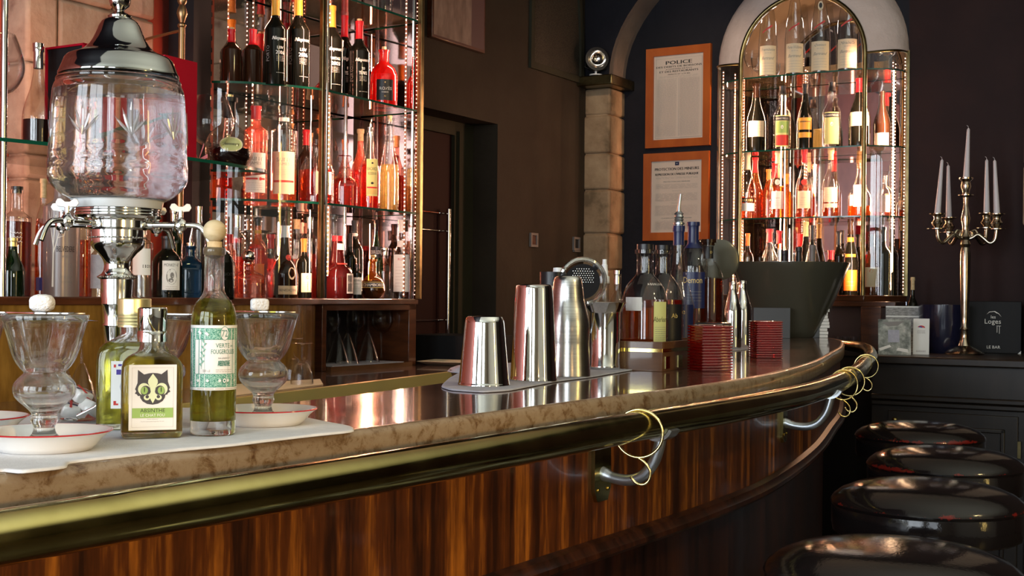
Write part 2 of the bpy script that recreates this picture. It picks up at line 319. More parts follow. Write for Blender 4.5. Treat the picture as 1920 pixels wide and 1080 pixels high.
# ------------------------------------------------------------------ mesh builder
class MB:
    def __init__(s): s.v, s.f, s.m, s.uv = [], [], [], []
    def add(s, vs, fs, mi=0, uv=None):
        b = len(s.v); s.v += [tuple(v) for v in vs]; s.uv += (uv if uv else [(0, 0)]*len(vs))
        for f in fs: s.f.append([b+i for i in f]); s.m.append(mi)
        return s
    def box(s, x0, x1, y0, y1, z0, z1, mi=0, rot=0, c=(0, 0, 0)):
        p = [(x0, y0, z0), (x1, y0, z0), (x1, y1, z0), (x0, y1, z0), (x0, y0, z1), (x1, y0, z1), (x1, y1, z1), (x0, y1, z1)]
        q = [(x*cos(rot)-y*sin(rot)+c[0], x*sin(rot)+y*cos(rot)+c[1], z+c[2]) for x, y, z in p]
        return s.add(q, [(0, 3, 2, 1), (4, 5, 6, 7), (0, 1, 5, 4), (1, 2, 6, 5), (2, 3, 7, 6), (3, 0, 4, 7)], mi)
    def wbox(s, n0, n1, m0, m1, z0, z1, mi=0):
        p = [W(a, b, c) for c in (z0, z1) for a, b in ((n0, m0), (n1, m0), (n1, m1), (n0, m1))]
        return s.add(p, [(0, 3, 2, 1), (4, 5, 6, 7), (0, 1, 5, 4), (1, 2, 6, 5), (2, 3, 7, 6), (3, 0, 4, 7)], mi)
    def loft(s, secs, mi=0, cap0=True, cap1=True):
        n = len(secs[0]); vs = [p for q in secs for p in q]; fs = []
        for k in range(len(secs)-1):
            for i in range(n):
                j = (i+1) % n; fs.append((k*n+i, k*n+j, (k+1)*n+j, (k+1)*n+i))
        if cap0: fs.append(tuple(range(n-1, -1, -1)))
        if cap1: fs.append(tuple((len(secs)-1)*n+i for i in range(n)))
        return s.add(vs, fs, mi)
    def lathe(s, prof, seg=32, mi=0, c=(0, 0, 0), mod=None, ax=1.0, ay=1.0, e=None, closed=False):
        """profile of (r, z); r=0 ends close the surface; e(z)->superellipse exponent"""
        secs, p0, p1 = [], None, None
        pr = list(prof)
        vs, rings = [], []
        for r, z in pr:
            if r <= 1e-7: rings.append([len(vs)]); vs.append((c[0], c[1], c[2]+z)); continue
            ring = []
            for i in range(seg):
                t = 2*PI*i/seg; rr = r*(mod(t, z) if mod else 1); cx, sy = cos(t), sin(t)
                ex = e(z) if e else 2
                if ex != 2:
                    cx = math.copysign(abs(cx)**(2/ex), cx); sy = math.copysign(abs(sy)**(2/ex), sy)
                a_, b_ = ax(z) if callable(ax) else (ax, ay)
                ring.append(len(vs)); vs.append((c[0]+rr*cx*a_, c[1]+rr*sy*b_, c[2]+z))
            rings.append(ring)
        fs = []
        pairs = list(zip(rings, rings[1:]))
        if closed: pairs.append((rings[-1], rings[0]))
        for a, b in pairs:
            if len(a) == 1 and len(b) == 1: continue
            for i in range(seg):
                j = (i+1) % seg
                if len(a) == 1: fs.append((a[0], b[j], b[i]))
                elif len(b) == 1: fs.append((a[i], a[j], b[0]))
                else: fs.append((a[i], a[j], b[j], b[i]))
        return s.add(vs, fs, mi)
    def tube(s, path, r, seg=12, mi=0, closed=False, caps=True):
        path = [Vector(p) for p in path]; n = len(path); rs = r if isinstance(r, (list, tuple)) else [r]*n
        secs = []; up = None
        for i, p in enumerate(path):
            if closed: t = (path[(i+1) % n]-path[i-1]).normalized()
            else: t = (path[min(i+1, n-1)]-path[max(i-1, 0)]).normalized()
            if up is None:
                up = Vector((0, 0, 1)) if abs(t.z) < .9 else Vector((1, 0, 0))
            a = (up-t*up.dot(t)).normalized(); up = a; b = t.cross(a)
            secs.append([p+a*(cos(2*PI*k/seg)*rs[i])+b*(sin(2*PI*k/seg)*rs[i]) for k in range(seg)])
        if closed:
            vs = [p for q in secs for p in q]; fs = []
            for k in range(n):
                for i in range(seg):
                    j = (i+1) % seg; k2 = (k+1) % n; fs.append((k*seg+i, k*seg+j, k2*seg+j, k2*seg+i))
            return s.add(vs, [f[::-1] for f in fs], mi)
        vs = [p for q in secs for p in q]; fs = []
        for k in range(n-1):
            for i in range(seg):
                j = (i+1) % seg; fs.append((k*seg+i, (k+1)*seg+i, (k+1)*seg+j, k*seg+j))
        if caps: fs.append(tuple(range(seg))); fs.append(tuple((n-1)*seg+i for i in range(seg-1, -1, -1)))
        return s.add(vs, [f[::-1] for f in fs], mi)
    def prism(s, poly, z0, z1, mi=0, mside=None):
        n = len(poly); vs = [(p[0], p[1], z0) for p in poly]+[(p[0], p[1], z1) for p in poly]
        ar = sum(poly[i][0]*poly[(i+1) % n][1]-poly[(i+1) % n][0]*poly[i][1] for i in range(n))
        lo, hi = tuple(range(n-1, -1, -1)), tuple(range(n, 2*n))
        if ar < 0: lo, hi = lo[::-1], hi[::-1]
        b = len(s.v); s.add(vs, [lo, hi], mi)
        for i in range(n):
            j = (i+1) % n; f = [b+i, b+j, b+n+j, b+n+i]
            s.f.append(f if ar > 0 else f[::-1]); s.m.append(mi if mside is None else mside)
        return s
    def ball(s, c, r, seg=16, mi=0, sx=1, sy=1, sz=1, jit=0, e=2):
        pr = []; k = seg//2
        rnd = random.Random(int(c[0]*1e4)+seg)
        vs0 = len(s.v)
        for i in range(k+1):
            a = -PI/2+PI*i/k; rr = cos(a); zz = sin(a)
            if e != 2: rr = abs(rr)**(2/e); zz = math.copysign(abs(zz)**(2/e), zz)
            pr.append((0 if i in (0, k) else r*rr, r*zz*sz))
        s.lathe(pr, seg, mi, c, ax=sx, ay=sy, e=(lambda z: e) if e != 2 else None)
        if jit:
            for q in range(vs0, len(s.v)):
                x, y, z = s.v[q]; s.v[q] = (x+rnd.uniform(-jit, jit), y+rnd.uniform(-jit, jit), z+rnd.uniform(-jit, jit))
        return s
    def obj(s, name, mats, parent=None, loc=None, rotz=0, bevel=0, angle=38, solid=False):
        me = bpy.data.meshes.new(name); me.from_pydata(s.v, [], s.f)
        if not isinstance(mats, (list, tuple)): mats = [mats]
        for k in mats: me.materials.append(M[k] if isinstance(k, str) else k)
        me.polygons.foreach_set('material_index', s.m)
        if any(u != (0, 0) for u in s.uv):
            ul = me.uv_layers.new(name='UVMap')
            for li, lp in enumerate(me.loops): ul.data[li].uv = s.uv[lp.vertex_index]
        me.polygons.foreach_set('use_smooth', [True]*len(me.polygons))
        me.set_sharp_from_angle(angle=math.radians(angle)); me.update()
        o = bpy.data.objects.new(name, me); COL.objects.link(o)
        if parent: o.parent = parent
        if loc is not None: o.location = loc
        o.rotation_euler.z = rotz
        if bevel:
            b = o.modifiers.new('bevel', 'BEVEL'); b.width = bevel; b.segments = 2; b.limit_method = 'ANGLE'; b.angle_limit = math.radians(50)
        return o
def tag(o, label=None, cat=None, group=None, kind=None):
    if label: o['label'] = label
    if cat: o['category'] = cat
    if group: o['group'] = group
    if kind: o['kind'] = kind
    return o
def E(name, label, cat, loc=(0, 0, 0), rotz=0, group=None):
    o = bpy.data.objects.new(name, None); COL.objects.link(o); o.location = loc; o.rotation_euler = (0, 0, rotz)
    o.empty_display_size = .02
    return tag(o, label, cat, group)
def struct(name, mb, mats, **k): return tag(mb.obj(name, mats, **k), kind='structure')
def dup(root, loc, rotz=None, label=None, group=None, scale=None):
    def cp(o, par):
        c = o.copy(); COL.objects.link(c); c.parent = par
        for ch in kids.get(o, []): cp(ch, c)
        return c
    kids = {}
    stack = [root]
    while stack:
        o = stack.pop(); kids[o] = [x for x in COL.objects if x.parent == o]; stack += kids[o]
    r = cp(root, None); r.location = loc
    if rotz is not None: r.rotation_euler.z = rotz
    if label: r['label'] = label
    if group: r['group'] = group
    if scale: r.scale = scale if isinstance(scale, tuple) else (scale,)*3
    return r
def face_cam(p): return -math.atan2(p[0], p[1])

# text as mesh data
_tc = {}
def text_geo(txt, h, maxw=None, shear=0, bold=0):
    key = (txt, shear, bold)
    if key not in _tc:
        c = bpy.data.curves.new('t', 'FONT'); c.body = txt; c.align_x = 'CENTER'; c.align_y = 'CENTER'; c.resolution_u = 2
        c.shear = shear; c.offset = bold
        o = bpy.data.objects.new('t', c); COL.objects.link(o)
        dg = bpy.context.evaluated_depsgraph_get(); me = bpy.data.meshes.new_from_object(o.evaluated_get(dg))
        vs = [(v.co.x, v.co.y) for v in me.vertices]; fs = [tuple(p.vertices) for p in me.polygons]
        bpy.data.objects.remove(o); bpy.data.curves.remove(c); bpy.data.meshes.remove(me)
        _tc[key] = (vs, fs)
    vs, fs = _tc[key]
    if not vs: return [], []
    x0, x1 = min(v[0] for v in vs), max(v[0] for v in vs); y0, y1 = min(v[1] for v in vs), max(v[1] for v in vs)
    k = h/(y1-y0); kx = k
    if maxw and (maxw < 0 or (x1-x0)*kx > maxw): kx = abs(maxw)/(x1-x0)
    return [((v[0]-(x0+x1)/2)*kx, (v[1]-(y0+y1)/2)*k) for v in vs], fs
def decal(items, mapf, eps=.0004):
    """flat artwork (x, z) mapped on a surface by mapf(x, z, lift); items = (kind, material, data...)"""
    mb = MB(); mats = []
    def mi(k):
        if k not in mats: mats.append(k)
        return mats.index(k)
    for lay, it in enumerate(items):
        kind, mk = it[0], it[1]; d = it[2:]; lift = eps*(1+it[-1] if isinstance(it[-1], int) and kind != 'text' else 1)
        lift = eps*(1+lay*.12)
        if kind == 'rect':
            x0, z0, x1, z1 = d[:4]; n = max(1, int(abs(x1-x0)/.006)); n = min(n, 24)
            vs = []; fs = []
            for i in range(n+1):
                x = x0+(x1-x0)*i/n; vs += [mapf(x, z0, lift), mapf(x, z1, lift)]
            for i in range(n): fs.append((2*i, 2*i+2, 2*i+3, 2*i+1))
            mb.add(vs, fs, mi(mk))
        elif kind == 'poly':
            pts = d[0]; mb.add([mapf(x, z, lift) for x, z in pts], [tuple(range(len(pts)))], mi(mk))
        elif kind == 'text':
            txt, cx, cz, h = d[:4]; mw = d[4] if len(d) > 4 else None; sh = d[5] if len(d) > 5 else 0; bo_ = d[6] if len(d) > 6 else 0; bo = 0
            rot = d[7] if len(d) > 7 else 0
            vs, fs = text_geo(txt, h, mw, sh, bo)
            if rot: vs = [(x*cos(rot)-z*sin(rot), x*sin(rot)+z*cos(rot)) for x, z in vs]
            for q_, sx_ in enumerate((-1, 1) if bo_ else (0,)): mb.add([mapf(cx+x+sx_*h*.055, cz+z, lift+q_*eps*.06) for x, z in vs], fs, mi(mk))
    return mb, mats
def cylmap(r, z0=0, ry=None):
    def f(x, z, l): a = x/r; return ((r+l)*sin(a), -(r+l)*cos(a), z0+z)
    return f
def profmap(R, H, shape):
    def f(x, z, l):
        r = interp(SHAPES[shape], min(max(z/H, .004), .995))*R; a = x/max(r, R*.3); return ((r+l)*sin(a), -(r+l)*cos(a), z)
    return f
def flatmap(y, z0=0):
    def f(x, z, l): return (x, -(y+l), z0+z)
    return f
def ell(cx, cz, rx, rz, n=24, a0=0, a1=2*PI): return [(cx+rx*cos(a0+(a1-a0)*i/n), cz+rz*sin(a0+(a1-a0)*i/n)) for i in range(n)]

# ================================================================== THE ROOM
mb = MB(); mb.wbox(-3.6, 4.2, MB_BACK-.3, 6.9, -.05, 0); struct('floor', mb, 'floor')
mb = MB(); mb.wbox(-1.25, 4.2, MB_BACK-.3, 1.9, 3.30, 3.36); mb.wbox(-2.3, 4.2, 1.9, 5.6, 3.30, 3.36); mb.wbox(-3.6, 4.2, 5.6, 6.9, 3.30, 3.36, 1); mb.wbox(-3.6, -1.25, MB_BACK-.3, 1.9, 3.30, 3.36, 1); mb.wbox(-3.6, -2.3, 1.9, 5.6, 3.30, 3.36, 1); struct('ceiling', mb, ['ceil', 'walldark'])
mb = MB(); mb.wbox(4.0, 4.1, MB_BACK-.3, 3.2, 0, 3.3); mb.wbox(4.0, 4.1, 3.2, 6.9, 0, 3.3, 1); struct('wall_right', mb, ['roomwall', 'wallbrown'])
mb = MB(); zs0, zs1 = .5, 3.0; xs = [-3.6]+[q for w_ in WINS for q in w_]+[4.1]
for i in range(0, len(xs), 2): mb.wbox(xs[i], xs[i+1], MB_BACK-.1, MB_BACK, 0, 3.3)
for a, b in WINS: mb.wbox(a, b, MB_BACK-.1, MB_BACK, 0, zs0); mb.wbox(a, b, MB_BACK-.1, MB_BACK, zs1, 3.3)
struct('wall_behind', mb, 'roomwall')
for i, (a, b) in enumerate(WINS):
    mb = MB(); c = (a+b)/2
    for q in (a+.02, c, b-.02): mb.wbox(q-.02, q+.02, MB_BACK-.07, MB_BACK-.03, zs0, zs1)
    for q in (zs0+.02, 2.1, zs1-.02): mb.wbox(a, b, MB_BACK-.07, MB_BACK-.03, q-.02, q+.02)
    struct('window_%d' % (i+1), mb, 'daylight')

# left wall: plane n=-3.40 behind the shelves, n=-3.30 beyond them, a door recess
mb = MB()
mb.wbox(-3.6, -3.40, MB_BACK-.3, 4.30, 0, 3.3, 1)
mb.wbox(-3.6, -3.30, 4.295, 4.50, 0, 3.3)
mb.wbox(-3.6, -3.30, 4.50, 5.348, 2.116, 3.3)
mb.wbox(-3.6, -3.30, 5.348, 6.9, 0, 3.3)
struct('wall_left', mb, ['wallbrown', 'redpaint_and_glow'])
# door in the recess
d0 = tag(MB().wbox(-3.50, -3.46, 4.50, 5.18, 0, 2.05).obj('door_1', 'doorwood'), kind='structure')
mb = MB(); mb.wbox(-3.55, -3.44, 5.18, 5.348, 0, 2.116); mb.wbox(-3.55, -3.44, 4.5, 5.18, 2.05, 2.116)
mb.wbox(-3.44, -3.425, 5.20, 5.225, 0, 2.07); mb.obj('door_frame', 'wallolive', d0)
mb = MB(); p = onN(840, -3.42); n_, m_ = nm(p.x, p.y); z1_, z0_ = zat(840, 392, p.y), zat(840, 640, p.y)
mb.tube([W(-3.42, m_, z0_), W(-3.42, m_, z1_)], .012, 10)
for py in (400, 433, 600):
    z = zat(840, py, p.y); mb.tube([W(-3.46, m_, z), W(-3.42, m_, z)], .006, 8); mb.tube([W(-3.445, m_, z), W(-3.445, m_-.26, z)], .003, 6)
mb.obj('door_handle', 'chrome', d0)
# arched grille niche high on the left wall
a = onN(987, -3.30); b = onN(1087, -3.30); ma, mbb = nm(a.x, a.y)[1], nm(b.x, b.y)[1]
zb = 2.42+.02
def niche(off, zo):
    pts = [(ma+off, zb+off), (mbb-off, zb+off)]
    c0, c1 = mbb-off, ma+off; H = .95-off*2
    for k in range(0, 11):
        a_ = k/10*PI/2; pts.append((mbb-off-(1-cos(a_))*(mbb-ma-2*off)*.62, zb+off+.05+sin(a_)*H))
    pts.append((ma+off, zb+off+.05+H)); return pts
mb = MB(); o_, i_ = niche(0, 0), niche(.035, 0); n_ = len(o_)
vs = [W(-3.285, q[0], q[1]) for q in o_]+[W(-3.285, q[0], q[1]) for q in i_]+[W(-3.302, q[0], q[1]) for q in o_]+[W(-3.302, q[0], q[1]) for q in i_]
fs = []
for i in range(n_):
    j = (i+1) % n_; fs += [(i, j, n_+j, n_+i), (i, 2*n_+i, 2*n_+j, j), (n_+i, n_+j, 3*n_+j, 3*n_+i)]
mb.add(vs, fs, 0); mb.add([W(-3.2985, q[0], q[1]) for q in i_], [tuple(range(n_))], 1)
struct('trim_1', mb, ['wallolive', 'mesh'])
# rectangular patch of a paler render and two switch frames
for k, (px, py, kk) in enumerate(((998, 450, 0), (1078, 457, 1))):
    p = onN(px, -3.30); mm = nm(p.x, p.y)[1]; z = zat(px, py, p.y); s_ = .036
    sw = E('wall_switch', ('square grey switch frame with brown centre on the brown wall nearer the doorway', 'square grey switch frame with pale strip below, beside the stone column')[kk], 'light switch', W(-3.30, mm, z), RA)
    mb = MB(); o_ = [(-s_, -s_), (s_, -s_), (s_, s_), (-s_, s_)]; i_ = [(q[0]*.68, q[1]*.68) for q in o_]
    vs = [(.012, q[0], q[1]) for q in o_]+[(.012, q[0], q[1]) for q in i_]+[(0, q[0], q[1]) for q in o_]+[(0.002, q[0], q[1]) for q in i_]
    fs = []
    for i in range(4):
        j = (i+1) % 4; fs += [(i, j, 4+j, 4+i), (i, 8+i, 8+j, j), (4+i, 4+j, 12+j, 12+i)]
    mb.add(vs, fs); mb.obj('frame', 'frameplate', sw)
    MB().box(.001, .005, -s_*.68, s_*.68, -s_*.68, s_*.68).obj('button', 'redwood' if kk == 0 else 'black', sw)
    if kk: MB().box(.001, .014, -s_*.9, s_*.95, -s_*1.25, -s_*1.05).obj('name_strip', 'frameplate', sw)

# far wall (m=6.45) with the arched opening for the display
MW, CN, RO, ZS = 6.45, -2.087, .499, CZ+1.245
A0, A1 = CN-RO, CN+RO
ZB = CZ-.0
mb = MB()
mb.wbox(-3.6, A0, MW, MW+.45, 0, 3.3, 0); mb.wbox(A0, A1, MW, MW+.45, 0, ZB-.02, 1); mb.wbox(A1, 4.1, MW, MW+.45, 0, 3.3, 1)
K = 24; arc = [(CN-RO*cos(PI*k/K), ZS+RO*sin(PI*k/K)) for k in range(K+1)]
vs = []; fs = []
for x, z in arc: vs += [W(x, MW, z), W(x, MW, 3.3), W(x, MW+.45, z)]
for k in range(K): fs += [(3*k, 3*k+3, 3*k+4, 3*k+1), (3*k, 3*k+2, 3*k+5, 3*k+3)]
mb.add(vs, fs, 0)
struct('wall_far', mb, ['walldark', 'wallmaroon'])
# stone column in the corner, its cap, the arch rib springing from it, pilaster at the right
mb = MB(); random.seed(3)
zc = 0; hs = [.0, .38, .72, 1.1, 1.42, 1.62, 1.86, 2.06, 2.27, 2.42]
for k in range(len(hs)-1):
    j = random.uniform(-.008, .006); mb.wbox(-3.31, -3.150+j, 6.264+random.uniform(-.006, .006), 6.46, hs[k]+.004, hs[k+1]-.002)
mb.wbox(-3.31, -3.165, 6.275, 6.46, 0, 2.42)
struct('trim_2', mb, 'ashlargreen', bevel=.012)
mb = MB(); mb.wbox(-3.32, -3.09, 6.17, 6.46, 2.42, 2.475); struct('trim_3', mb, 'brassdark', bevel=.006)
mb = MB(); cn, a_, b_ = -1.70, 1.447, .85; K = 20; ZC = 2.475; vs = []; fs = []
for k in range(K+1):
    t = PI/2*k/K; n_ = cn-a_*cos(t); z = ZC+b_*sin(t); vs += [W(n_, 6.25, z), W(n_, 6.46, z), W(n_, 6.25, 3.4)]
for k in range(K): fs += [(3*k, 3*k+1, 3*k+4, 3*k+3)]
mb.add(vs, fs, 0)
vs2 = [W(-3.31, 6.25, ZC), W(-3.31, 6.25, 3.3)]+[W(cn-a_*cos(PI/2*k/K), 6.25, min(3.3, ZC+b_*sin(PI/2*k/K))) for k in range(K+1)]
n_ = len(vs2); f2 = []
vs3 = []
for k in range(K+1):
    t = PI/2*k/K; q = cn-a_*cos(t); vs3 += [W(q, 6.25, ZC+b_*sin(t)), W(q-.0, 6.25, 3.4)]
mb.add(vs3, [(2*k, 2*k+2, 2*k+3, 2*k+1) for k in range(K)], 1)
mb.add([W(-3.31, 6.25, ZC), W(cn-a_, 6.25, ZC), W(cn-a_, 6.25, 3.4), W(-3.31, 6.25, 3.4)], [(0, 1, 2, 3)], 1)
struct('trim_4', mb, ['rib', 'walldark'])
p = onM(1913, 6.26); nr = nm(p.x, p.y)[0]
mb = MB(); random.seed(5); zz = [1.62, 1.9, 2.2, 2.45, 2.8, 3.3]
for k in range(5): mb.wbox(nr+random.uniform(-.004, .012), nr+.5, 6.26, 6.46, zz[k], zz[k+1]-.003)
mb.wbox(nr+.012, nr+.5, 6.28, 6.46, 0, 3.3, 1)
struct('trim_5', mb, ['ashlar', 'walldark'], bevel=.012)
# stone pier and red render behind the left shelves
mb = MB(); hh = [0, .9, 1.35, 1.62, 1.98, 2.2, 2.6, 3.3]
for k in range(7):
    j = random.uniform(0, .008); sp = 2.6+(.22 if k % 2 else .0)+.12
    mb.wbox(-3.41, -3.31+j, 2.60, sp-.003, hh[k], hh[k+1]-.005); mb.wbox(-3.41, -3.312+j, sp+.003, 3.12, hh[k], hh[k+1]-.005)
mb.wbox(-3.41, -3.325, 2.61, 3.11, 0, 3.3)
struct('trim_6', mb, 'ashlar', bevel=.012)

# ================================================================== THE BAR
BT = 1.10
OUTP = [(-1.75, -.95), (-1.10, .15), (-.463, 1.158), (-.191, 1.565), (.075, 2.0), (.316, 2.37), (.452, 2.61), (.573, 2.84), (.745, 3.26), (.894, 3.67),
        (1.04, 4.14), (1.16, 4.50), (1.27, 4.90), (1.36, 5.25), (1.41, 5.56), (1.40, 5.86), (1.28, 6.08), (1.05, 6.20), (.80, 6.25)]
def catmull(pts, n=6):
    out = []
    for i in range(len(pts)-1):
        p0 = pts[max(i-1, 0)]; p1 = pts[i]; p2 = pts[i+1]; p3 = pts[min(i+2, len(pts)-1)]
        for k in range(n):
            t = k/n
            out.append(tuple(.5*((2*p1[j])+(-p0[j]+p2[j])*t+(2*p0[j]-5*p1[j]+4*p2[j]-p3[j])*t*t+(-p0[j]+3*p1[j]-3*p2[j]+p3[j])*t**3) for j in range(len(p1))))
    out.append(tuple(pts[-1])); return out
def smooth(pts, it=6):
    pts = [list(p) for p in pts]
    for _ in range(it):
        q = [list(p) for p in pts]
        for i in range(1, len(pts)-1):
            for j in range(2): q[i][j] = (pts[i-1][j]+2*pts[i][j]+pts[i+1][j])/4
        pts = q
    return [tuple(p) for p in pts]
CUR = smooth(catmull(OUTP, 6), 10)
def offs(d, cur=CUR):
    out = []
    for i, p in enumerate(cur):
        a = cur[max(i-1, 0)]; b = cur[min(i+1, len(cur)-1)]; tx, ty = b[0]-a[0], b[1]-a[1]; l = math.hypot(tx, ty)
        out.append((p[0]+ty/l*d, p[1]-tx/l*d))
    return out
ARC = [0]
for i in range(1, len(CUR)): ARC.append(ARC[-1]+math.dist(CUR[i], CUR[i-1]))
def sweep(prof, mi=0, mb=None, uvz=True):
    mb = mb or MB(); rows = [offs(d) for d, z in prof]; vs = []; uv = []; fs = []; k = len(prof)
    for i in range(len(CUR)):
        for j, (d, z) in enumerate(prof): vs.append((rows[j][i][0], rows[j][i][1], z)); uv.append((ARC[i]+.001, z))
    for i in range(len(CUR)-1):
        for j in range(k-1): fs.append((i*k+j, (i+1)*k+j, (i+1)*k+j+1, i*k+j+1))
    return mb.add(vs, fs, mi, uv)
bar = E('bar_counter', 'long curving mahogany bar counter with brown polished top, worn stone edge and brass rail', 'bar counter', (0, 0, 0))
INN = [(-2.1, -.75), (-1.45, .35), (-.80, 1.40), (-.40, 1.86), (-.114, 2.49), (.30, 3.60), (.62, 4.7), (.72, 5.4), (.78, 6.24)]
inn = smooth(catmull(INN, 5), 3)
poly = offs(-.003)+inn[::-1]
mb = MB(); mb.prism(poly, BT-.045, BT); mb.obj('bar_top', 'top', bar)
mb = sweep([(-.010, BT+.0006), (-.004, BT+.0006), (.001, BT-.003), (.004, BT-.010), (.004, BT-.040), (.0, BT-.046), (-.02, BT-.046)]); mb.obj('stone_edge', 'stone', bar)
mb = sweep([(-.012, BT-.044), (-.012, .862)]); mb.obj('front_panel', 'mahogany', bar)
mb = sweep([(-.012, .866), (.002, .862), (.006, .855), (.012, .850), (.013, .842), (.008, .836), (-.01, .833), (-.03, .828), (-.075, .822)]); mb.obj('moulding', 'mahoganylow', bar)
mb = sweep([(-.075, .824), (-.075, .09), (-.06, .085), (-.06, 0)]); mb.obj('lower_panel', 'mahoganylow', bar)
mb = MB(); vs = []; fs = []
for x, y in inn: vs += [(x+.03, y, BT-.045), (x+.03, y, 0)]
for i in range(len(inn)-1): fs.append((2*i, 2*i+1, 2*i+3, 2*i+2))
mb.add(vs, fs); mb.obj('inner_panel', 'darkwood', bar)
RZ, RR = BT-.035, .0235
rail = offs(.10)
mb = MB(); mb.tube([(x, y, RZ) for x, y in rail], RR, 28); mb.obj('brass_rail', 'brass', bar)
def at_arc(px):                           # index of the rail point that projects on column px
    top_ = max(range(len(rail)), key=lambda i: rail[i][0]/max(rail[i][1], 1.2) if rail[i][1] > .8 else -9)
    best = min(range(top_+1), key=lambda i: abs(960+F*rail[i][0]/max(rail[i][1], .3)-px) + (1e3 if rail[i][1] < .6 else 0))
    return best
def frame_at(i):
    a, b = rail[max(i-1, 0)], rail[min(i+1, len(rail)-1)]; tx, ty = b[0]-a[0], b[1]-a[1]; l = math.hypot(tx, ty)
    return (tx/l, ty/l), (ty/l, -tx/l)
def build_bracket(i):
    t, nrm = frame_at(i); ang = math.atan2(t[1], t[0])
    o = MB()
    # local frame: x along rail, y towards the bar (left of travel), z up; the panel face lies at y=+.112
    YP = .112
    pl = [(-.018, -.102), (.018, -.102), (.028, -.082), (.028, .020), (-.028, .020), (-.028, -.082)]
    vs = [(x, YP-.004 if False else YP, z-.035) for x, z in pl]+[(x, YP-.007, z-.035) for x, z in pl]
    o.add(vs, [(0, 1, 2, 3, 4, 5), (11, 10, 9, 8, 7, 6)]+[(k, k+6, (k+1) % 6+6, (k+1) % 6) for k in range(6)])
    plate = o.obj('bracket', 'brass', bar, loc=(rail[i][0], rail[i][1], RZ), rotz=ang)
    for (x, z) in ((-.017, -.040), (.017, -.040), (-.017, -.118), (.017, -.118)):
        m2 = MB(); m2.ball((x, YP-.008, z-.0), .0038, 8, sy=.5); m2.obj('screw', 'brass', plate)
    path = [(0, YP-.004, -.090), (0, .085, -.097), (0, .055, -.098), (0, .030, -.088), (0, .012, -.066), (0, .003, -.042), (0, -.001, -.024)]
    path = catmull(path, 4)
    m2 = MB(); m2.tube(path, [.0115 if k < 3 else .0095 for k in range(len(path))], 12)
    sad = []
    for k in range(13):
        a = PI+PI*.12+(PI*.76)*k/12; sad.append((cos(a), sin(a)))
    vs = []; fs = []
    for x in (-.016, .016):
        for r in (RR+.0005, RR+.006):
            for c_, s_ in sad: vs.append((x, c_*r, s_*r))
    q = 13
    for k in range(q-1):
        fs += [(q+k, q+k+1, 3*q+k+1, 3*q+k), (k, k+q, k+q+1, k+1) if False else (k+1, k, q+k, q+k+1), (2*q+k, 2*q+k+1, 3*q+k+1, 3*q+k)]
    fs += [(0, q, 3*q, 2*q), (q-1, 2*q-1, 4*q-1, 3*q-1)]
    m2.add(vs, fs); m2.obj('arm', 'steelgrey', plate)
    return plate
BR1 = at_arc(1222); BR2 = at_arc(1556)
build_bracket(BR1); build_bracket(BR2)

# rings with hooks hanging on the rail
def ring_thing(i, label, swing=.25, first=None, up=.012):
    t, nrm = frame_at(i); ang = math.atan2(t[1], t[0]); loc = (rail[i][0], rail[i][1], RZ)
    if first: return dup(first, loc, ang+swing, label)
    r = E('rail_hook', label, 'hook', loc, ang+swing, 'brass ring hooks hanging on the bar rail')
    R_ = .0375; cz = RR+.0026-R_
    mb = MB(); mb.tube([(0, R_*sin(2*PI*k/40), cz+R_*cos(2*PI*k/40)) for k in range(40)], .0024, 10, closed=True); mb.obj('ring', 'brassbright', r)
    h = [(0, 0, cz-R_-.001), (0, -.010, cz-R_-.008), (0, -.018, cz-R_-.020), (0, -.017, cz-R_-.034), (0, -.008, cz-R_-.042), (0, .004, cz-R_-.040), (0, .011, cz-R_-.032)]
    mb = MB(); mb.tube(catmull(h, 5), .0022, 10); mb.ball((0, .011, cz-R_-.032), .0028, 8); mb.obj('hook', 'brassbright', r)
    return r
rg = ring_thing(at_arc(1213), 'brass ring with open hook hanging beside the nearest rail bracket', .35)
ring_thing(at_arc(1592), 'brass ring with hook hanging just beyond the far bracket', .2, rg)
ring_thing(at_arc(1626), 'brass ring with hook hanging on the far bend of the rail', .1, rg)
r2 = ring_thing(at_arc(1580), 'thin brass ring lying against the far bracket, left of the two far hooks', .5, rg)

# ================================================================== STOOLS
st = E('bar_stool', 'nearest bar stool at the bottom edge, brown-black domed leather seat', 'bar stool', (.575, 1.92, 0), .3, 'round black leather bar stools beside the bar')
mb = MB()
pr = [(0, .902), (.05, .9015), (.10, .898), (.14, .891), (.168, .880), (.184, .868), (.1895, .860), (.191, .856), (.1895, .852), (.188, .850)]
mb.lathe([(r, z) for r, z in pr][::-1], 64); mb.obj('cushion', 'leather', st)
mb = MB(); mb.lathe([(0, .792), (.178, .792), (.186, .797), (.1885, .810), (.1885, .848), (.187, .851), (0, .852)], 64); mb.obj('seat_band', 'leather', st)
mb = MB(); mb.lathe([(0, .03), (.035, .03), (.03, .05), (.026, .3), (.026, .77), (.07, .79), (0, .79)], 24); mb.obj('column', 'steelgrey', st)
mb = MB(); mb.lathe([(0, 0), (.20, 0), (.205, .01), (.19, .018), (.05, .035), (0, .035)], 40); mb.obj('base', 'steelgrey', st)
mb = MB(); mb.tube([(.15*cos(2*PI*k/40), .15*sin(2*PI*k/40), .30) for k in range(40)], .010, 8, closed=True)
for k in range(3): mb.tube([(0, 0, .30), (.15*cos(k*2.094), .15*sin(k*2.094), .30)], .006, 8)
mb.obj('foot_ring', 'steelgrey', st)
dup(st, (.847, 2.60, 0), 1.4, 'second bar stool from the front, cracked red seam around its black seat')
dup(st, (1.087, 3.20, 0), 2.6, 'third bar stool from the front, glossy seat shifted toward the right')
dup(st, (1.24, 3.88, 0), 4.0, 'farthest bar stool, seat just below the brass knob of the sideboard')

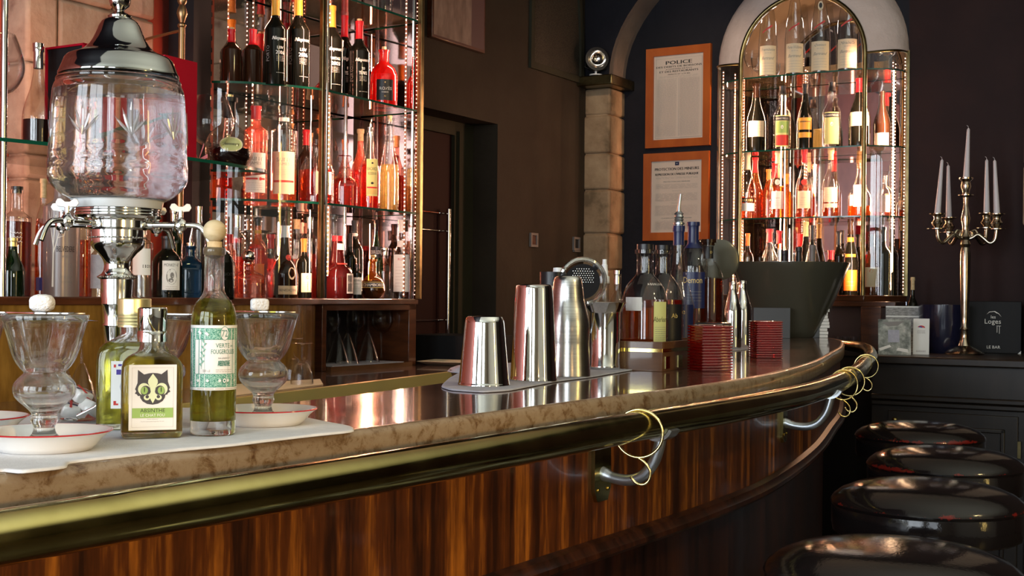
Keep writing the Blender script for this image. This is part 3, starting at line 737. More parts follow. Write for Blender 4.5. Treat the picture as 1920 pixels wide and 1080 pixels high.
# ================================================================== LEFT BACK COUNTER AND CABINETS
CT = CZ-.28
bc = E('back_counter', 'low brown back counter with brass-faced edge running behind the bar', 'counter', (0, 0, 0))
fe = [(-2.05, .45), (-.745, 3.46), (-.22, 4.80), (-.02, 5.32)]
poly = [fe[0], fe[1], fe[2], fe[3], tuple(W(-3.295, nm(*fe[3])[1]+.0)[:2]), tuple(W(-3.295, 4.31)[:2]), tuple(W(-3.395, 4.31)[:2]), tuple(W(-3.395, 1.0)[:2])]
MB().prism(poly, CT-.04, CT).obj('counter_top', 'top', bc)
mb = MB(); vs = []; fs = []
for x, y in fe: vs += [(x+.006, y, CT+.0005), (x+.006, y, CT-.042), (x-.02, y, CT+.0005)]
for i in range(3): fs += [(3*i, 3*i+1, 3*i+4, 3*i+3), (3*i+2, 3*i, 3*i+3, 3*i+5)]
mb.add(vs, fs); mb.obj('edge_strip', principled('olive_brass_strip', (.62, .54, .20), .34, .35), bc)
mb = MB(); vs = []; fs = []
for x, y in fe: vs += [(x-.04, y, CT-.04), (x-.04, y, 0)]
for i in range(3): fs.append((2*i, 2*i+1, 2*i+3, 2*i+2))
mb.add(vs, fs); mb.obj('front', 'darkwood', bc)

SB = CZ-.010                               # top of the wooden shelf at eye height
ZM, ZU, ZT, ZCS = CZ+.343, CZ+.760, CZ+1.125, CZ+.400
# lower wooden cabinet under the shelves
A_l, A_r = (-.70, 4.70), (-.382, 5.23)
cabn = E('base_cabinet', 'low varnished wooden cabinet carrying the bottle shelves, open glass bay at its right end', 'cabinet', (0, 0, 0))
pL0 = W(-2.80, .6); pL1 = Vector((-.775, 4.13, 0))
base_poly = [tuple(pL0[:2]), tuple(pL1[:2]), (-.715, 4.24), (-.685, 4.36), (-.69, 4.5), (-.70, 4.69), A_r, tuple(W(-3.30, 4.285)[:2]), tuple(W(-3.395, 4.285)[:2]), tuple(W(-3.395, .6)[:2])]
MB().prism(base_poly, SB-.022, SB).obj('shelf_board', 'redwood', cabn, bevel=.003)
mb = MB(); fr = [tuple(pL0[:2]), tuple(pL1[:2]), (-.725, 4.22), (-.695, 4.33), (-.690, 4.44), (-.70, 4.56), (-.712, 4.69)]
fr = [(x-.008, y) for x, y in fr]
fr2 = [fr[0]]+smooth(catmull(fr[1:], 5), 3)
vs = []; fs = []
for x, y in fr2: vs += [(x, y, SB-.022), (x, y, CT)]
for i in range(len(fr2)-1): fs.append((2*i, 2*i+1, 2*i+3, 2*i+2))
mb.add(vs, fs); mb.obj('front_panel', 'amberwood', cabn)
# open bay: floor board, back, right jamb, top is the board
nA, mL, mR = -3.025, 3.69, 4.283
mb = MB(); mb.wbox(-3.29, nA, mR-.05, mR, CT, SB-.022); mb.wbox(-3.29, nA, mL-.005, mL+.02, CT, SB-.022); mb.wbox(-3.29, nA, mL, mR, SB-.045, SB-.0225); mb.obj('bay_frame', 'redwood', cabn, bevel=.002)
mb = MB(); mb.wbox(-3.31, -3.29, mL, mR, CT, SB-.022); mb.obj('bay_back', 'darkwood', cabn)
mb = MB(); mb.wbox(-3.285, nA+.02, mL+.022, mR-.052, CT, CT+.016); mb.obj('bay_floor', 'boxwood', cabn)
# upper shelving
shl = E('bottle_shelving', 'lit glass shelving with dull brass posts and mirror back, left of the doorway', 'shelves', (0, 0, 0))
def brow(px, py, z): p = onz(px, py, z); return (p.x, p.y)
Bf = [(-1.10, 4.55), (-1.02, 4.545), (-.93, 4.56), (-.82, 4.61), (-.72, 4.675)]
for z in (ZM, ZU, ZT):
    poly = Bf+[A_l, tuple((Vector(A_r)+Vector((-.012, -.02))).to_tuple()), tuple(W(-3.34, 4.26)[:2]), tuple(W(-3.355, 3.335)[:2])]
    mb = MB(); mb.prism(poly, z-.008, z, 0, 1); mb.obj('glass_shelf', ['shelf', 'shelfedge'], shl)
polyC = [tuple(W(-2.83, 1.2)[:2]), (-1.32, 3.30), (-.95, 3.71), (-.86, 3.88), (-.79, 4.06), (-.785, 4.10), (-.80, 4.13), (-1.17, 4.48), tuple(W(-3.30, 3.20)[:2]), tuple(W(-3.30, 1.2)[:2])]
MB().prism(polyC, ZCS-.010, ZCS, 0, 1).obj('glass_shelf', ['shelf', 'shelfedge'], shl)
MB().wbox(-3.398, -3.36, 3.30, 4.292, SB, 3.2).obj('mirror_back', 'mirror', shl)
pr = W(-3.35, 4.275); mb = MB(); q0 = Vector((A_r[0]-.015, A_r[1]+.0, 0)); q1 = W(-3.36, 4.285)
mb.add([(q0.x, q0.y, SB), (q1.x, q1.y, SB), (q1.x, q1.y, 3.2), (q0.x, q0.y, 3.2), (q0.x+.003, q0.y+.004, SB), (q1.x+.003, q1.y+.004, SB), (q1.x+.003, q1.y+.004, 3.2), (q0.x+.003, q0.y+.004, 3.2)],
       [(0, 1, 2, 3), (7, 6, 5, 4), (0, 3, 7, 4)]); mb.obj('side_panel', 'mirrordark', shl)
def post(x, y, z0, z1, r, mk, name='post', par=shl):
    return MB().box(-r, r, -r, r, z0, z1, rot=RA, c=(x, y, 0)).obj(name, mk, par, bevel=.002)
post(-.703, 4.692, SB, 3.2, .0085, 'brassdark'); post(-.690, 4.712, SB, 3.2, .006, 'chrome')
post(A_r[0], A_r[1], SB, 3.2, .010, 'brassdark'); post(A_r[0]-.028, A_r[1]-.03, SB, 3.2, .005, 'chrome')
p = onN(645, -3.32); mb = MB(); mb.tube([(p.x, p.y, SB), (p.x, p.y, 3.2)], .008, 10); mb.obj('post', 'chrome', shl)
p = onN(4, -2.84); mb = MB(); mb.tube([(p.x, p.y, SB), (p.x, p.y, 3.2)], .009, 10); mb.obj('post', 'chrome', shl)
# dark upright; perforated metal strip coloured red for the red light on it
mb = MB(); mb.wbox(-3.34, -3.22, 3.215, 3.30, SB, 3.2); mb.obj('upright', 'blackmat', shl)
p = onN(382, -3.27); mm = nm(p.x, p.y)[1]
mb = MB(); mb.wbox(-3.30, -3.262, mm-.004, mm+.03, SB, 3.2, 0)
for k in range(44): z = SB+.03+k*.042; mb.wbox(-3.2995, -3.2605, mm+.010, mm+.020, z, z+.016, 1)
mb.obj('perforated_strip', ['redpaint_and_glow', 'black'], shl)
# curved glass front of the left bay, between the mid shelf and the board and above
gp = [(-1.09, 4.535), (-1.0, 4.53), (-.93, 4.545), (-.86, 4.572), (-.80, 4.605), (-.74, 4.65), (-.715, 4.68)]
gp = smooth(catmull(gp, 5), 2); mb = MB(); vs = []; fs = []
for x, y in gp: vs += [(x, y-.006, SB), (x, y-.006, ZU-.012)]
for i in range(len(gp)-1): fs.append((2*i, 2*i+2, 2*i+3, 2*i+1))
mb.add(vs, fs); mb.obj('curved_pane', 'pane', shl)
def led(name, p0, p1, gap=.017, r=.0019, par=None, mk='led', tape=True, lens=None, d=(0, 0)):
    mb = MB(); p0, p1 = Vector(p0), Vector(p1); n = int((p1-p0).length/gap)
    mb.box(-.004, .004, -.0015, .0015, p0.z, p1.z, 0, RA, (p0.x+d[0], p0.y+d[1], 0))
    for k in range(n):
        q = p0.lerp(p1, (k+.5)/n); mb.box(-r, r, -r, r, -r, r, 1, RA, tuple(q))
    return mb.obj(name, ['ledbase', mk], par)
for px, nn in ((470, -3.345), (614, -3.10), (757, -3.06), (690, -3.33)):
    p = onN(px, nn); led('led_strip', (p.x, p.y, SB+.01), (p.x, p.y, 3.1), par=shl)
# brass pole with turned finial beside the upright
p = onN(336, -3.08); pz = zat(336, 52, p.y)
pole = E('brass_pole', 'old brass pole with turned finial beside the red boxes', 'pole', (p.x, p.y, 0))
k_ = p.y/F
mb = MB(); mb.lathe([(0, CZ-.01), (.0105, CZ-.01), (.0105, pz), (.014, pz+.004), (.014, pz+.010), (.008, pz+.016), (.013, pz+.032), (.0175, pz+.046), (.014, pz+.062), (.009, pz+.074), (.015, pz+.084), (.015, pz+.09), (.010, pz+.1), (.0115, pz+.13), (.009, pz+.4), (0, pz+.4)], 20); mb.obj('shaft', 'brasspole', pole)
q = onN(280, -3.30); mb = MB(); mb.tube([(0, 0, pz-.008), (q.x-p.x-.02, q.y-p.y-.02, pz-.008+.0)], .005, 8); mb.obj('wall_rod', 'brasspole', pole)
LS = 1.0
for px, nn, a_, b_, pw in ((470, -3.30, SB+.05, ZM-.04, 4), (470, -3.30, ZM+.05, ZU-.04, 4), (470, -3.30, ZU+.05, ZT-.03, 3), (690, -3.27, SB+.05, ZM-.04, 4), (690, -3.27, ZM+.05, ZU-.04, 5), (690, -3.27, ZU+.05, ZT-.03, 3.5)):
    p = onN(px, nn); c = Vector((p.x, p.y, (a_+b_)/2)); area('shelf_led', c, c+Vector((W(1, -.35)-W(0, 0)).to_tuple()) if nn < -3.2 else c+(W(-1, .1)-W(0, 0)), .003, b_-a_, pw*LS, LEDC)
for px_, nn, tx in ((618, -3.03, (-.42, 4.98)), (752, -3.035, (-.60, 4.95)), (592, -3.00, (-.88, 4.66))):
    for a_, b_ in ((SB+.03, ZM-.03), (ZM+.03, ZU-.03), (ZU+.03, ZT-.03)):
        q = onN(px_, nn); c = Vector((q.x, q.y, (a_+b_)/2)); area('shelf_led', c, (tx[0]-.12, tx[1]+.07, c.z), .004, b_-a_, 1.6*LS, (1, .52, .36))
# left part behind the fountain: red light on the stone
p = W(-3.12, 2.45); area('shelf_led', (p.x, p.y, CZ+.60), W(-3.4, 2.9, CZ+.6), .03, .6, 1.5*LS, (1, .42, .28))
p = W(-3.12, 2.2); area('shelf_led', (p.x, p.y, CZ+.2), W(-3.3, 2.9, CZ+.2), .03, .3, 1.5*LS, (1, .40, .25))
p = W(-3.15, 3.12); area('shelf_led', (p.x, p.y, CZ+.55), W(-3.4, 3.15, CZ+.6), .03, .6, 1.2*LS, (1, .28, .18))

# ================================================================== ARCHED DISPLAY
dsp = E('arched_display', 'arched lit display cabinet with brass front arch, glass shelves and white plaster hood', 'display cabinet', (0, 0, 0))
FM, F0, F1, RF = 6.25, -2.39, -1.751, .3195
CF = (F0+F1)/2; ZSF = CZ+1.215
Sz = [CZ+.42, CZ+.765, CZ+1.142]; AB = CZ+.028
for z in Sz:
    poly = [tuple(W(a, b)[:2]) for a, b in ((F0+.01, FM+.005), (F1-.01, FM+.005), (-1.66, 6.31), (-1.606, 6.39), (-1.60, 6.44), (-1.60, 6.60), (-2.575, 6.60), (-2.575, 6.44), (-2.55, 6.38), (-2.48, 6.31))]
    MB().prism(poly, z-.007, z, 0, 1).obj('glass_shelf', ['shelf', 'shelfedge'], dsp)
MB().wbox(A0+.002, A1-.002, 6.61, 6.63, AB, ZS+.5).obj('mirror_back', 'mirror', dsp)
mb = MB(); poly = [tuple(W(a, b)[:2]) for a, b in ((F0-.01, FM-.012), (F1+.01, FM-.012), (A1-.001, 6.44), (A1-.001, 6.60), (A0+.001, 6.60), (A0+.001, 6.44))]
mb.prism(poly, AB-.03, AB); mb.obj('base_board', 'redwood', dsp, bevel=.003)
# hood: loft from the wall arch to the brass front arch
mb = MB(); K = 28; vs = []; fs = []
for k in range(K+1):
    a = PI*k/K
    for s_ in range(5):
        u = s_/4; bul = sin(u*PI)*.05
        r = RO+(RF-RO)*u+bul; c_ = CN+(CF-CN)*u; z_ = ZS+(ZSF-ZS)*u; m_ = MW+(FM-MW)*u
        vs.append(W(c_-r*cos(a), m_, z_+r*sin(a)))
for k in range(K):
    for s_ in range(4): fs.append((k*5+s_, k*5+s_+1, (k+1)*5+s_+1, (k+1)*5+s_))
mb.add(vs, fs); mb.obj('hood', 'hood', dsp)
archp = [W(F0, FM, AB)]+[W(CF-RF*cos(PI*k/30), FM, ZSF+RF*sin(PI*k/30)) for k in range(31)]+[W(F1, FM, AB)]
mb = MB(); mb.tube(archp, .0115, 12); mb.obj('front_arch', 'brassdark', dsp)
mb = MB(); mb.tube([p_+(W(0, .02)-W(0, 0)) for p_ in archp], .006, 8); mb.obj('inner_arch', 'chrome', dsp)
for a in (A0, A1): MB().wbox(a-.006, a+.006, 6.44, 6.452, AB, ZS).obj('post', 'brassdark', dsp)
for a, b in ((F0, A0), (F1, A1)):
    sgn = -1 if b < a else 1
    path = [W(a, FM, ZSF), W(a+sgn*.09, FM+.01, ZSF+.003), W(a+sgn*.15, FM+.06, ZSF+.008), W(b-sgn*.004, MW-.006, ZS-.01)]
    mb = MB(); mb.tube(catmull([tuple(q) for q in path], 5), .006, 8); mb.obj('hood_trim', 'brassdark', dsp)
    pts = catmull([tuple(q) for q in path], 5); vs = []; fs = []
    for q in pts: vs += [(q[0], q[1], AB), (q[0], q[1], q[2])]
    for i in range(len(pts)-1): fs.append((2*i, 2*i+1, 2*i+3, 2*i+2))
    mb = MB(); mb.add(vs, fs); mb.obj('side_pane', 'pane', dsp)
for nn, mm_, tp in ((A0+.02, 6.455, 1), (A1-.03, 6.50, 1), (A0+.05, 6.55, 1), (-1.70, 6.585, 1), (-2.16, 6.595, 1)):
    led('led_strip', W(nn, mm_, AB+.01), W(nn, mm_, ZS-.02), par=dsp)
p0 = onM(1462, 6.30); 
mb = MB(); q = onM(1672, 6.47); mb.tube([(q.x, q.y, AB+.12), (q.x, q.y, CZ+1.14)], .0035, 8); mb.obj('light_tube', 'ledbright', dsp)
q = onM(1462, 6.58); mb = MB(); mb.tube([(q.x, q.y, CZ+.10), (q.x, q.y, CZ+1.10)], .003, 8); mb.obj('light_tube', 'ledbright', dsp)
for px, mm_, pw_ in ((1672, 6.44, 11), (1360, 6.50, 6)):
    for a_, b_ in ((AB+.03, Sz[0]-.02), (Sz[0]+.03, Sz[1]-.02), (Sz[1]+.03, Sz[2]-.02)):
        p = onM(px, mm_); c = Vector((p.x, p.y, (a_+b_)/2)); area('display_led', c, (W(CN, 6.33, c.z)), .003, b_-a_, pw_*LS, (1, .50, .28))
p = onM(1500, 6.55); area('display_led', (p.x, p.y, ZSF+.25), W(CN, 6.35, CZ+1.2), .4, .02, .6*LS, (1, .85, .75))
for px in (1462,):
    p = onM(px, 6.56); c = Vector((p.x, p.y, CZ+.6)); area('display_led', c, (W(nm(p.x, p.y)[0], 6.2, CZ+.6)), .004, 1.0, 8*LS, (1, .50, .28))
for nn, tx in ((F0+.03, CN+.1), (F1-.03, CN-.1)):
    for a_, b_, q_ in ((AB+.03, Sz[0]-.02, 3), (Sz[0]+.03, Sz[1]-.02, 2.4), (Sz[1]+.03, Sz[2]-.02, 2), (Sz[2]+.03, ZSF, .25)):
        c = W(nn, FM+.02, (a_+b_)/2); area('display_led', c, W(tx, 6.42, c.z), .004, b_-a_, q_*LS, (1, .55, .34))
# wooden box under the display and the sideboard
ub = E('display_plinth', 'dark red wooden plinth under the arched display with an open glass bay', 'cabinet', (0, 0, 0))
SDT = CZ-.238
mb = MB(); n0 = nm(*onM(1560, 6.2).to_tuple()[:2])[0]; nb = nm(*onM(1612, 6.2).to_tuple()[:2])[0]; n1 = nm(*onM(1650, 6.2).to_tuple()[:2])[0]
mb.wbox(-2.60, A1-.0, 6.24, 6.44, AB-.055, AB-.03); mb.wbox(nb, n1, 6.22, 6.44, SDT, AB-.055); mb.wbox(n1, A1, 6.34, 6.44, SDT, AB-.055); mb.wbox(-2.60, -2.45, 6.24, 6.44, SDT, AB-.055)
mb.obj('carcase', 'redwood', ub, bevel=.003)
MB().wbox(-2.45, nb, 6.42, 6.445, SDT, AB-.055).obj('bay_back', 'black', ub)
sb = E('sideboard', 'dark panelled sideboard along the far wall behind the stools', 'sideboard', (0, 0, 0))
SL, SF = -1.56, 5.62
mb = MB(); mb.wbox(SL, 1.2, SF, 6.448, SDT-.035, SDT); mb.wbox(-2.62, SL-.001, 6.215, 6.448, SDT-.035, SDT); mb.obj('top', 'darkwood', sb, bevel=.006)
mb = MB(); mb.wbox(SL+.02, 1.2, SF+.04, 6.445, .06, SDT-.036); mb.wbox(-2.60, SL+.018, 6.23, 6.445, 0, SDT-.036); mb.obj('body', 'darkwood', sb)
mb = MB(); mb.wbox(SL+.02, 1.2, SF+.012, SF+.04, .835, .86); mb.wbox(SL+.02, 1.2, SF+.022, SF+.04, .81, .835); mb.obj('moulding', 'darkwood', sb, bevel=.006)
def cupdoor(px0, px1):
    a, b = nm(*onM(px0, SF+.03).to_tuple()[:2])[0], nm(*onM(px1, SF+.03).to_tuple()[:2])[0]
    d = MB().wbox(a, b, SF+.018, SF+.042, .12, .79).obj('door', 'darkwood', sb, bevel=.003)
    mb = MB(); t = .018
    for (x0, x1, z0, z1) in ((a+.05, a+.05+t, .18, .735), (b-.05-t, b-.05, .18, .735), (a+.05, b-.05, .735-t, .735), (a+.05, b-.05, .18, .18+t)): mb.wbox(x0, x1, SF+.006, SF+.02, z0, z1)
    mb.obj('panel_moulding', 'darkwood', d, bevel=.004)
    return d, a, b
d1, a1_, b1_ = cupdoor(1668, 1912); d3, _, _ = cupdoor(1924, 2140)
p = onM(1680, SF+.0); z = zat(1680, 788, p.y); mb = MB(); mb.ball((p.x, p.y, z), .014, 14); mb.tube([(p.x, p.y, z), tuple(W(nm(p.x, p.y)[0], SF+.02, z))], .006, 8); mb.obj('knob', 'brass', d1)
mb = MB()
for z in (.30, .62): mb.wbox(b1_+.001, b1_+.014, SF+.004, SF+.018, z, z+.07)
mb.obj('hinge', 'brassdark', d1)
# ================================================================== BOTTLES
SHAPES = {   # (radius fraction, height fraction)
 'bord':  [(0, 0), (.88, 0), (.97, .008), (1, .03), (1, .56), (.98, .60), (.88, .645), (.66, .685), (.46, .72), (.37, .76), (.34, .82), (.33, .95), (.40, .955), (.40, .985), (.36, 1), (0, 1)],
 'port':  [(0, 0), (.90, 0), (.98, .008), (1, .03), (1, .57), (.97, .615), (.84, .66), (.60, .705), (.42, .745), (.35, .79), (.33, .95), (.37, .955), (.37, 1), (0, 1)],
 'burg':  [(0, 0), (.90, 0), (.98, .008), (1, .03), (1, .40), (.96, .46), (.84, .54), (.66, .62), (.49, .70), (.39, .78), (.34, .86), (.33, .95), (.38, .955), (.38, 1), (0, 1)],
 'flute': [(0, 0), (.90, 0), (1, .012), (1, .32), (.96, .42), (.84, .54), (.66, .67), (.48, .80), (.40, .90), (.37, .96), (.42, .965), (.42, 1), (0, 1)],
 'liq':   [(0, 0), (.90, 0), (.98, .01), (1, .03), (1, .50), (.95, .56), (.78, .62), (.54, .68), (.42, .74), (.50, .80), (.44, .88), (.34, .94), (.36, 1), (0, 1)],
 'cognac': [(0, 0), (.92, 0), (1, .015), (1, .40), (.94, .50), (.74, .59), (.52, .66), (.36, .74), (.31, .82), (.29, .95), (.36, .955), (.36, 1), (0, 1)],
 'globe': [(0, 0), (.62, 0), (.80, .03), (.98, .16), (1, .25), (.95, .38), (.78, .49), (.52, .57), (.33, .64), (.27, .72), (.26, .93), (.34, .94), (.34, 1), (0, 1)],
 'squat': [(0, 0), (.93, 0), (1, .015), (1, .50), (.96, .58), (.82, .67), (.58, .74), (.40, .78), (.36, .82), (.36, .96), (.42, .965), (.42, 1), (0, 1)],
 'cone':  [(0, 0), (.92, 0), (1, .02), (1, .30), (.93, .40), (.74, .50), (.52, .60), (.38, .70), (.31, .80), (.29, .95), (.34, .96), (.34, 1), (0, 1)],
 'gm':    [(0, 0), (.95, 0), (1, .02), (1, .28), (.97, .36), (.84, .46), (.62, .53), (.50, .57), (.46, .62), (.38, .74), (.34, .86), (.30, .96), (.33, 1), (0, 1)],
 'cyl':   [(0, 0), (.94, 0), (1, .01), (1, .68), (.95, .73), (.75, .765), (.50, .79), (.42, .83), (.40, .96), (.45, .965), (.45, 1), (0, 1)],
 'slim':  [(0, 0), (.92, 0), (1, .01), (1, .40), (.92, .50), (.70, .60), (.52, .70), (.45, .80), (.42, .97), (.48, .975), (.48, 1), (0, 1)],
}
def interp(pr, z):
    for (r0, z0), (r1, z1) in zip(pr, pr[1:]):
        if z1 > z0 and z0 <= z <= z1: return r0+(r1-r0)*(z-z0)/(z1-z0)
    return pr[-2][0]
def refine(pr):
    core = [p for p in pr if p[0] > 0]; zs = []
    out = [pr[0]]
    sm = catmull(core, 3)
    for r, z in sm: out.append((max(r, .01), z))
    out.append(pr[-1]); return out
NB = [0]
def bottle(label, loc, H, R, shape, glass='thin', liq=None, lev=.5, cap=None, capz=.84, labs=(), cat='bottle', group=None, ex=2, asp=1.0,
           yaw=0, stop=None, seg=28, name='bottle'):
    """an upright bottle whose front faces the camera: glass, spirit, capsule or stopper and paper labels are its parts"""
    root = E(name, label, cat, loc, face_cam(loc)+yaw, group)
    pr = refine(SHAPES[shape]); sq = (lambda z: ex if z < .62*H else max(2, ex-(ex-2)*(z-.62*H)/(.10*H))) if ex != 2 else None
    ay = (lambda z: (1, asp if z < .58*H else min(1, asp+(1-asp)*(z-.58*H)/(.14*H)))) if asp != 1 else 1.0
    mb = MB(); mb.lathe([(r*R, z*H) for r, z in pr], seg, e=sq, ax=ay if callable(ay) else 1.0, ay=1.0); mb.obj('glass_body', glass, root)
    if liq:
        pts = [(r, z) for r, z in pr if z < lev]; rl = interp(SHAPES[shape], lev)
        lp = [(r*R*.93 if r > .02 else 0, .006*H+z*H*.99) for r, z in pts]+[(rl*R*.93, lev*H), (0, lev*H)]
        mb = MB(); mb.lathe(lp, seg, e=sq, ax=ay if callable(ay) else 1.0, ay=1.0); mb.obj('spirit', liq, root)
    if cap:
        cp = [(r*R+.0007, z*H) for r, z in pr if z >= capz and r > .02]
        rc = interp(SHAPES[shape], capz)*R+.0007
        mb = MB(); mb.lathe([(rc-.001, capz*H), (rc, capz*H)]+cp+[(cp[-1][0], H+.001), (0, H+.0015)], seg); mb.obj('capsule', cap, root)
    if stop:
        kind, mk, sr, sh = stop; mb = MB(); z0 = H*.97
        if kind == 'ball': mb.lathe([(0, z0), (sr*.42, z0), (sr*.42, H+sr*.25)], seg); mb.ball((0, 0, H+sr*1.05), sr, 20)
        elif kind == 'cork': mb.lathe([(0, z0), (sr*.8, z0), (sr*.8, H), (sr, H+.0005), (sr, H+sh), (0, H+sh)], seg)
        elif kind == 'flare': mb.lathe([(0, z0), (sr*.35, z0), (sr*.35, H+sh*.2), (sr*.9, H+sh*.6), (sr, H+sh*.75), (sr*.8, H+sh), (0, H+sh)], seg)
        elif kind == 'pour':
            mb.lathe([(0, z0), (sr, z0), (sr, H+.004), (sr*1.25, H+.005), (sr*1.25, H+.009), (sr*.6, H+.011), (0, H+.011)], 16)
            mb.tube([(0, 0, H+.008), (-.001, 0, H+.02), (.002, 0, H+sh*.6), (.006, 0, H+sh)], [.004, .0038, .0034, .003], 10)
        mb.obj('stopper' if kind != 'pour' else 'pourer', mk, root)
    for (hw, z0, z1, base, items) in labs:
        lr = max(interp(SHAPES[shape], z0/H), interp(SHAPES[shape], z1/H))*R
        if ex != 2: fm = flatmap(R*(asp if asp != 1 else 1)*1.0, 0)
        else: fm = profmap(R+.0006, H, shape) if base is None else cylmap(lr+.0004)
        its = []
        if base: its.append(('rect', base, -hw, z0, hw, z1))
        mbx, mt = decal(its+list(items), fm); mbx.obj('paper_label' if base else 'printed_label', mt, root)
    return root
def lines(mk, cx, z0, z1, w, n, th=.0008, seed=0, frac=.8):
    rnd = random.Random(seed); out = []
    for i in range(n):
        z = z1+(z0-z1)*(i+.5)/n; x = cx-w/2
        while x < cx+w/2:
            l = rnd.uniform(.06, .22)*w; x2 = min(cx+w/2, x+l)
            out.append(('rect', mk, x, z-th/2, x2, z+th/2)); x = x2+w*.03
    return out
def shelfpos(px, zs, n=None, Y=None, m=None):
    if Y is not None: return P(px, 558, Y).x, Y
    if n is not None: q = onN(px, n)
    else: q = onM(px, m)
    return q.x, q.y
def sbottle(label, px, top, wpx, zs, shape, n=None, m=None, Y=None, labf=None, **k):
    x, y = shelfpos(px, zs, n, Y, m); H = zat(px, top, y)-zs
    if 'stop' in k and k['stop'] is not None: H -= k['stop'][3]
    x = P(px, (top+20), y).x
    R = wpx/2*y/F
    labs = labf(H, R) if labf else ()
    return bottle(label, (x, y, zs+.0002), H, R, shape, labs=labs, **k)
T = lambda mk, s, x, z, h, mw=None, sh=0, b=0, rot=0: ('text', mk, s, x, z, h, mw, sh, b, rot)
def paper(base, a, b, w=.85, txt=(), extra=None):
    """label from fraction a to b of the bottle height; txt = (ink, string, height fraction inside the label, letter size fraction)"""
    def f(H, R):
        hw = R*w; z0, z1 = a*H, b*H; it = []
        for t in txt:
            ink, s, zf, hf = t[:4]; it.append(T(ink, s, 0, z0+(z1-z0)*zf, (z1-z0)*hf, hw*1.7, t[4] if len(t) > 4 else 0))
        if extra: it += extra(H, R, hw, z0, z1)
        return ((hw, z0, z1, base, it),)
    return f

# ---- upper shelf, right bay and left bay (port bottles)
def portlab(word, year, both=True):
    def f(H, R):
        it = [T('whiteink', 'Niepoort', R*.25, H*.50, H*.052, R*1.35, .35, .012), T('whiteink', word, R*.30, H*.40, H*.032, R*.9, 0, .03), T('whiteink', year, R*.30, H*.345, H*.042, R*.8, 0, .03)]
        it += lines('whiteink', R*.30, H*.24, H*.31, R*.7, 6, .0006, 3)
        it += [T('greyink', 'PORTO', -R*.82, H*.33, R*.30, H*.33, 0, 0, PI/2)] if both else []
        it += lines('whiteink', R*.35, H*.10, H*.125, R*.8, 1, .0012, 4)
        return ((R, 0, H, None, it),)
    return f
gp_ = 'port bottles on the upper glass shelf'
sbottle('dark port bottle with yellow neck at the left of the upper shelf, PORTO printed upright', 517, -6, 42, ZU, 'port', n=-3.10, glass='dark', cap='yellowcap', capz=.78, labf=portlab('LBV', '2006'), group=gp_, yaw=.15)
sbottle('dark port bottle with yellow neck just left of the middle brass post', 560, -8, 44, ZU, 'port', n=-3.095, glass='dark', cap='yellowcap', capz=.78, labf=portlab('LBV', '2006'), group=gp_, yaw=.15)
sbottle('black port bottle marked VINTAGE with yellow neck, right of the middle brass post', 622, 12, 44, ZU, 'port', n=-3.095, glass='dark', cap='yellowcap', capz=.76, labf=portlab('VINTAGE', '2003', False), group=gp_, yaw=.1)
sbottle('port bottle with red capsule half hidden behind the VINTAGE bottle', 646, 30, 36, ZU, 'port', n=-3.20, glass='dark', cap='redcap', capz=.76, labf=portlab('10', 'YEARS', False), group=gp_, yaw=.2)
sbottle('dark port bottle with red neck band and pale stopper, beside the bright red bottle', 674, 36, 40, ZU, 'port', n=-3.095, glass='dark', cap='redcap', capz=.78, stop=('cork', 'cork', .010, .010), labf=portlab('20', 'YEARS'), group=gp_, yaw=.1)
def rozes(H, R): return ((R*.62, .10*H, .46*H, 'black', [T('whiteink', 'ROZÈS', R*.05, .31*H, .065*H, R*1.05), T('whiteink', 'RESERVE', 0, .24*H, .022*H, R*.7), T('goldink', '✦', 0, .41*H, .03*H), T('goldink', 'N', 0, .17*H, .03*H)]),)
sbottle('bright red glazed bottle with black label at the right end of the upper shelf', 720, 88, 52, ZU, 'squat', n=-3.10, glass='redglass', stop=('cork', 'cork', .009, .014), labf=rozes, yaw=.1)
sbottle('small dark bottle with red neck at far left of the upper shelf', 434, 52, 38, ZU, 'port', n=-3.235, glass='brownglass', cap='redcap', capz=.76, stop=('cork', 'cork', .010, .008))
sbottle('dim dark bottle with red neck in front of the vertical light strip, upper shelf', 474, 56, 38, ZU, 'port', n=-3.21, glass='brownglass', cap='redcap', capz=.72)
# top shelf
for px, nn, lb in ((640, -3.12, 'clear tumbler above the VINTAGE bottle, bottom only in view'), (712, -3.14, 'clear square-shouldered glass jug on the topmost shelf at the right'), (410, -3.2, 'clear glass on the topmost shelf at the far left'), (462, -3.15, 'clear glass standing on the topmost shelf left of the yellow-necked bottles')):
    q = onN(px, nn); tb = E('tumbler', lb, 'glass', (q.x, q.y, ZT if px > 500 else ZT), 0, 'clear glasses on the topmost shelf')
    mb = MB(); mb.lathe([(0, 0), (.034, 0), (.038, .004), (.043, .12), (.0415, .12), (.036, .010), (0, .008)], 28, mod=lambda t, z: 1+.012*cos(12*t)); mb.obj('bowl', 'wineglass', tb)

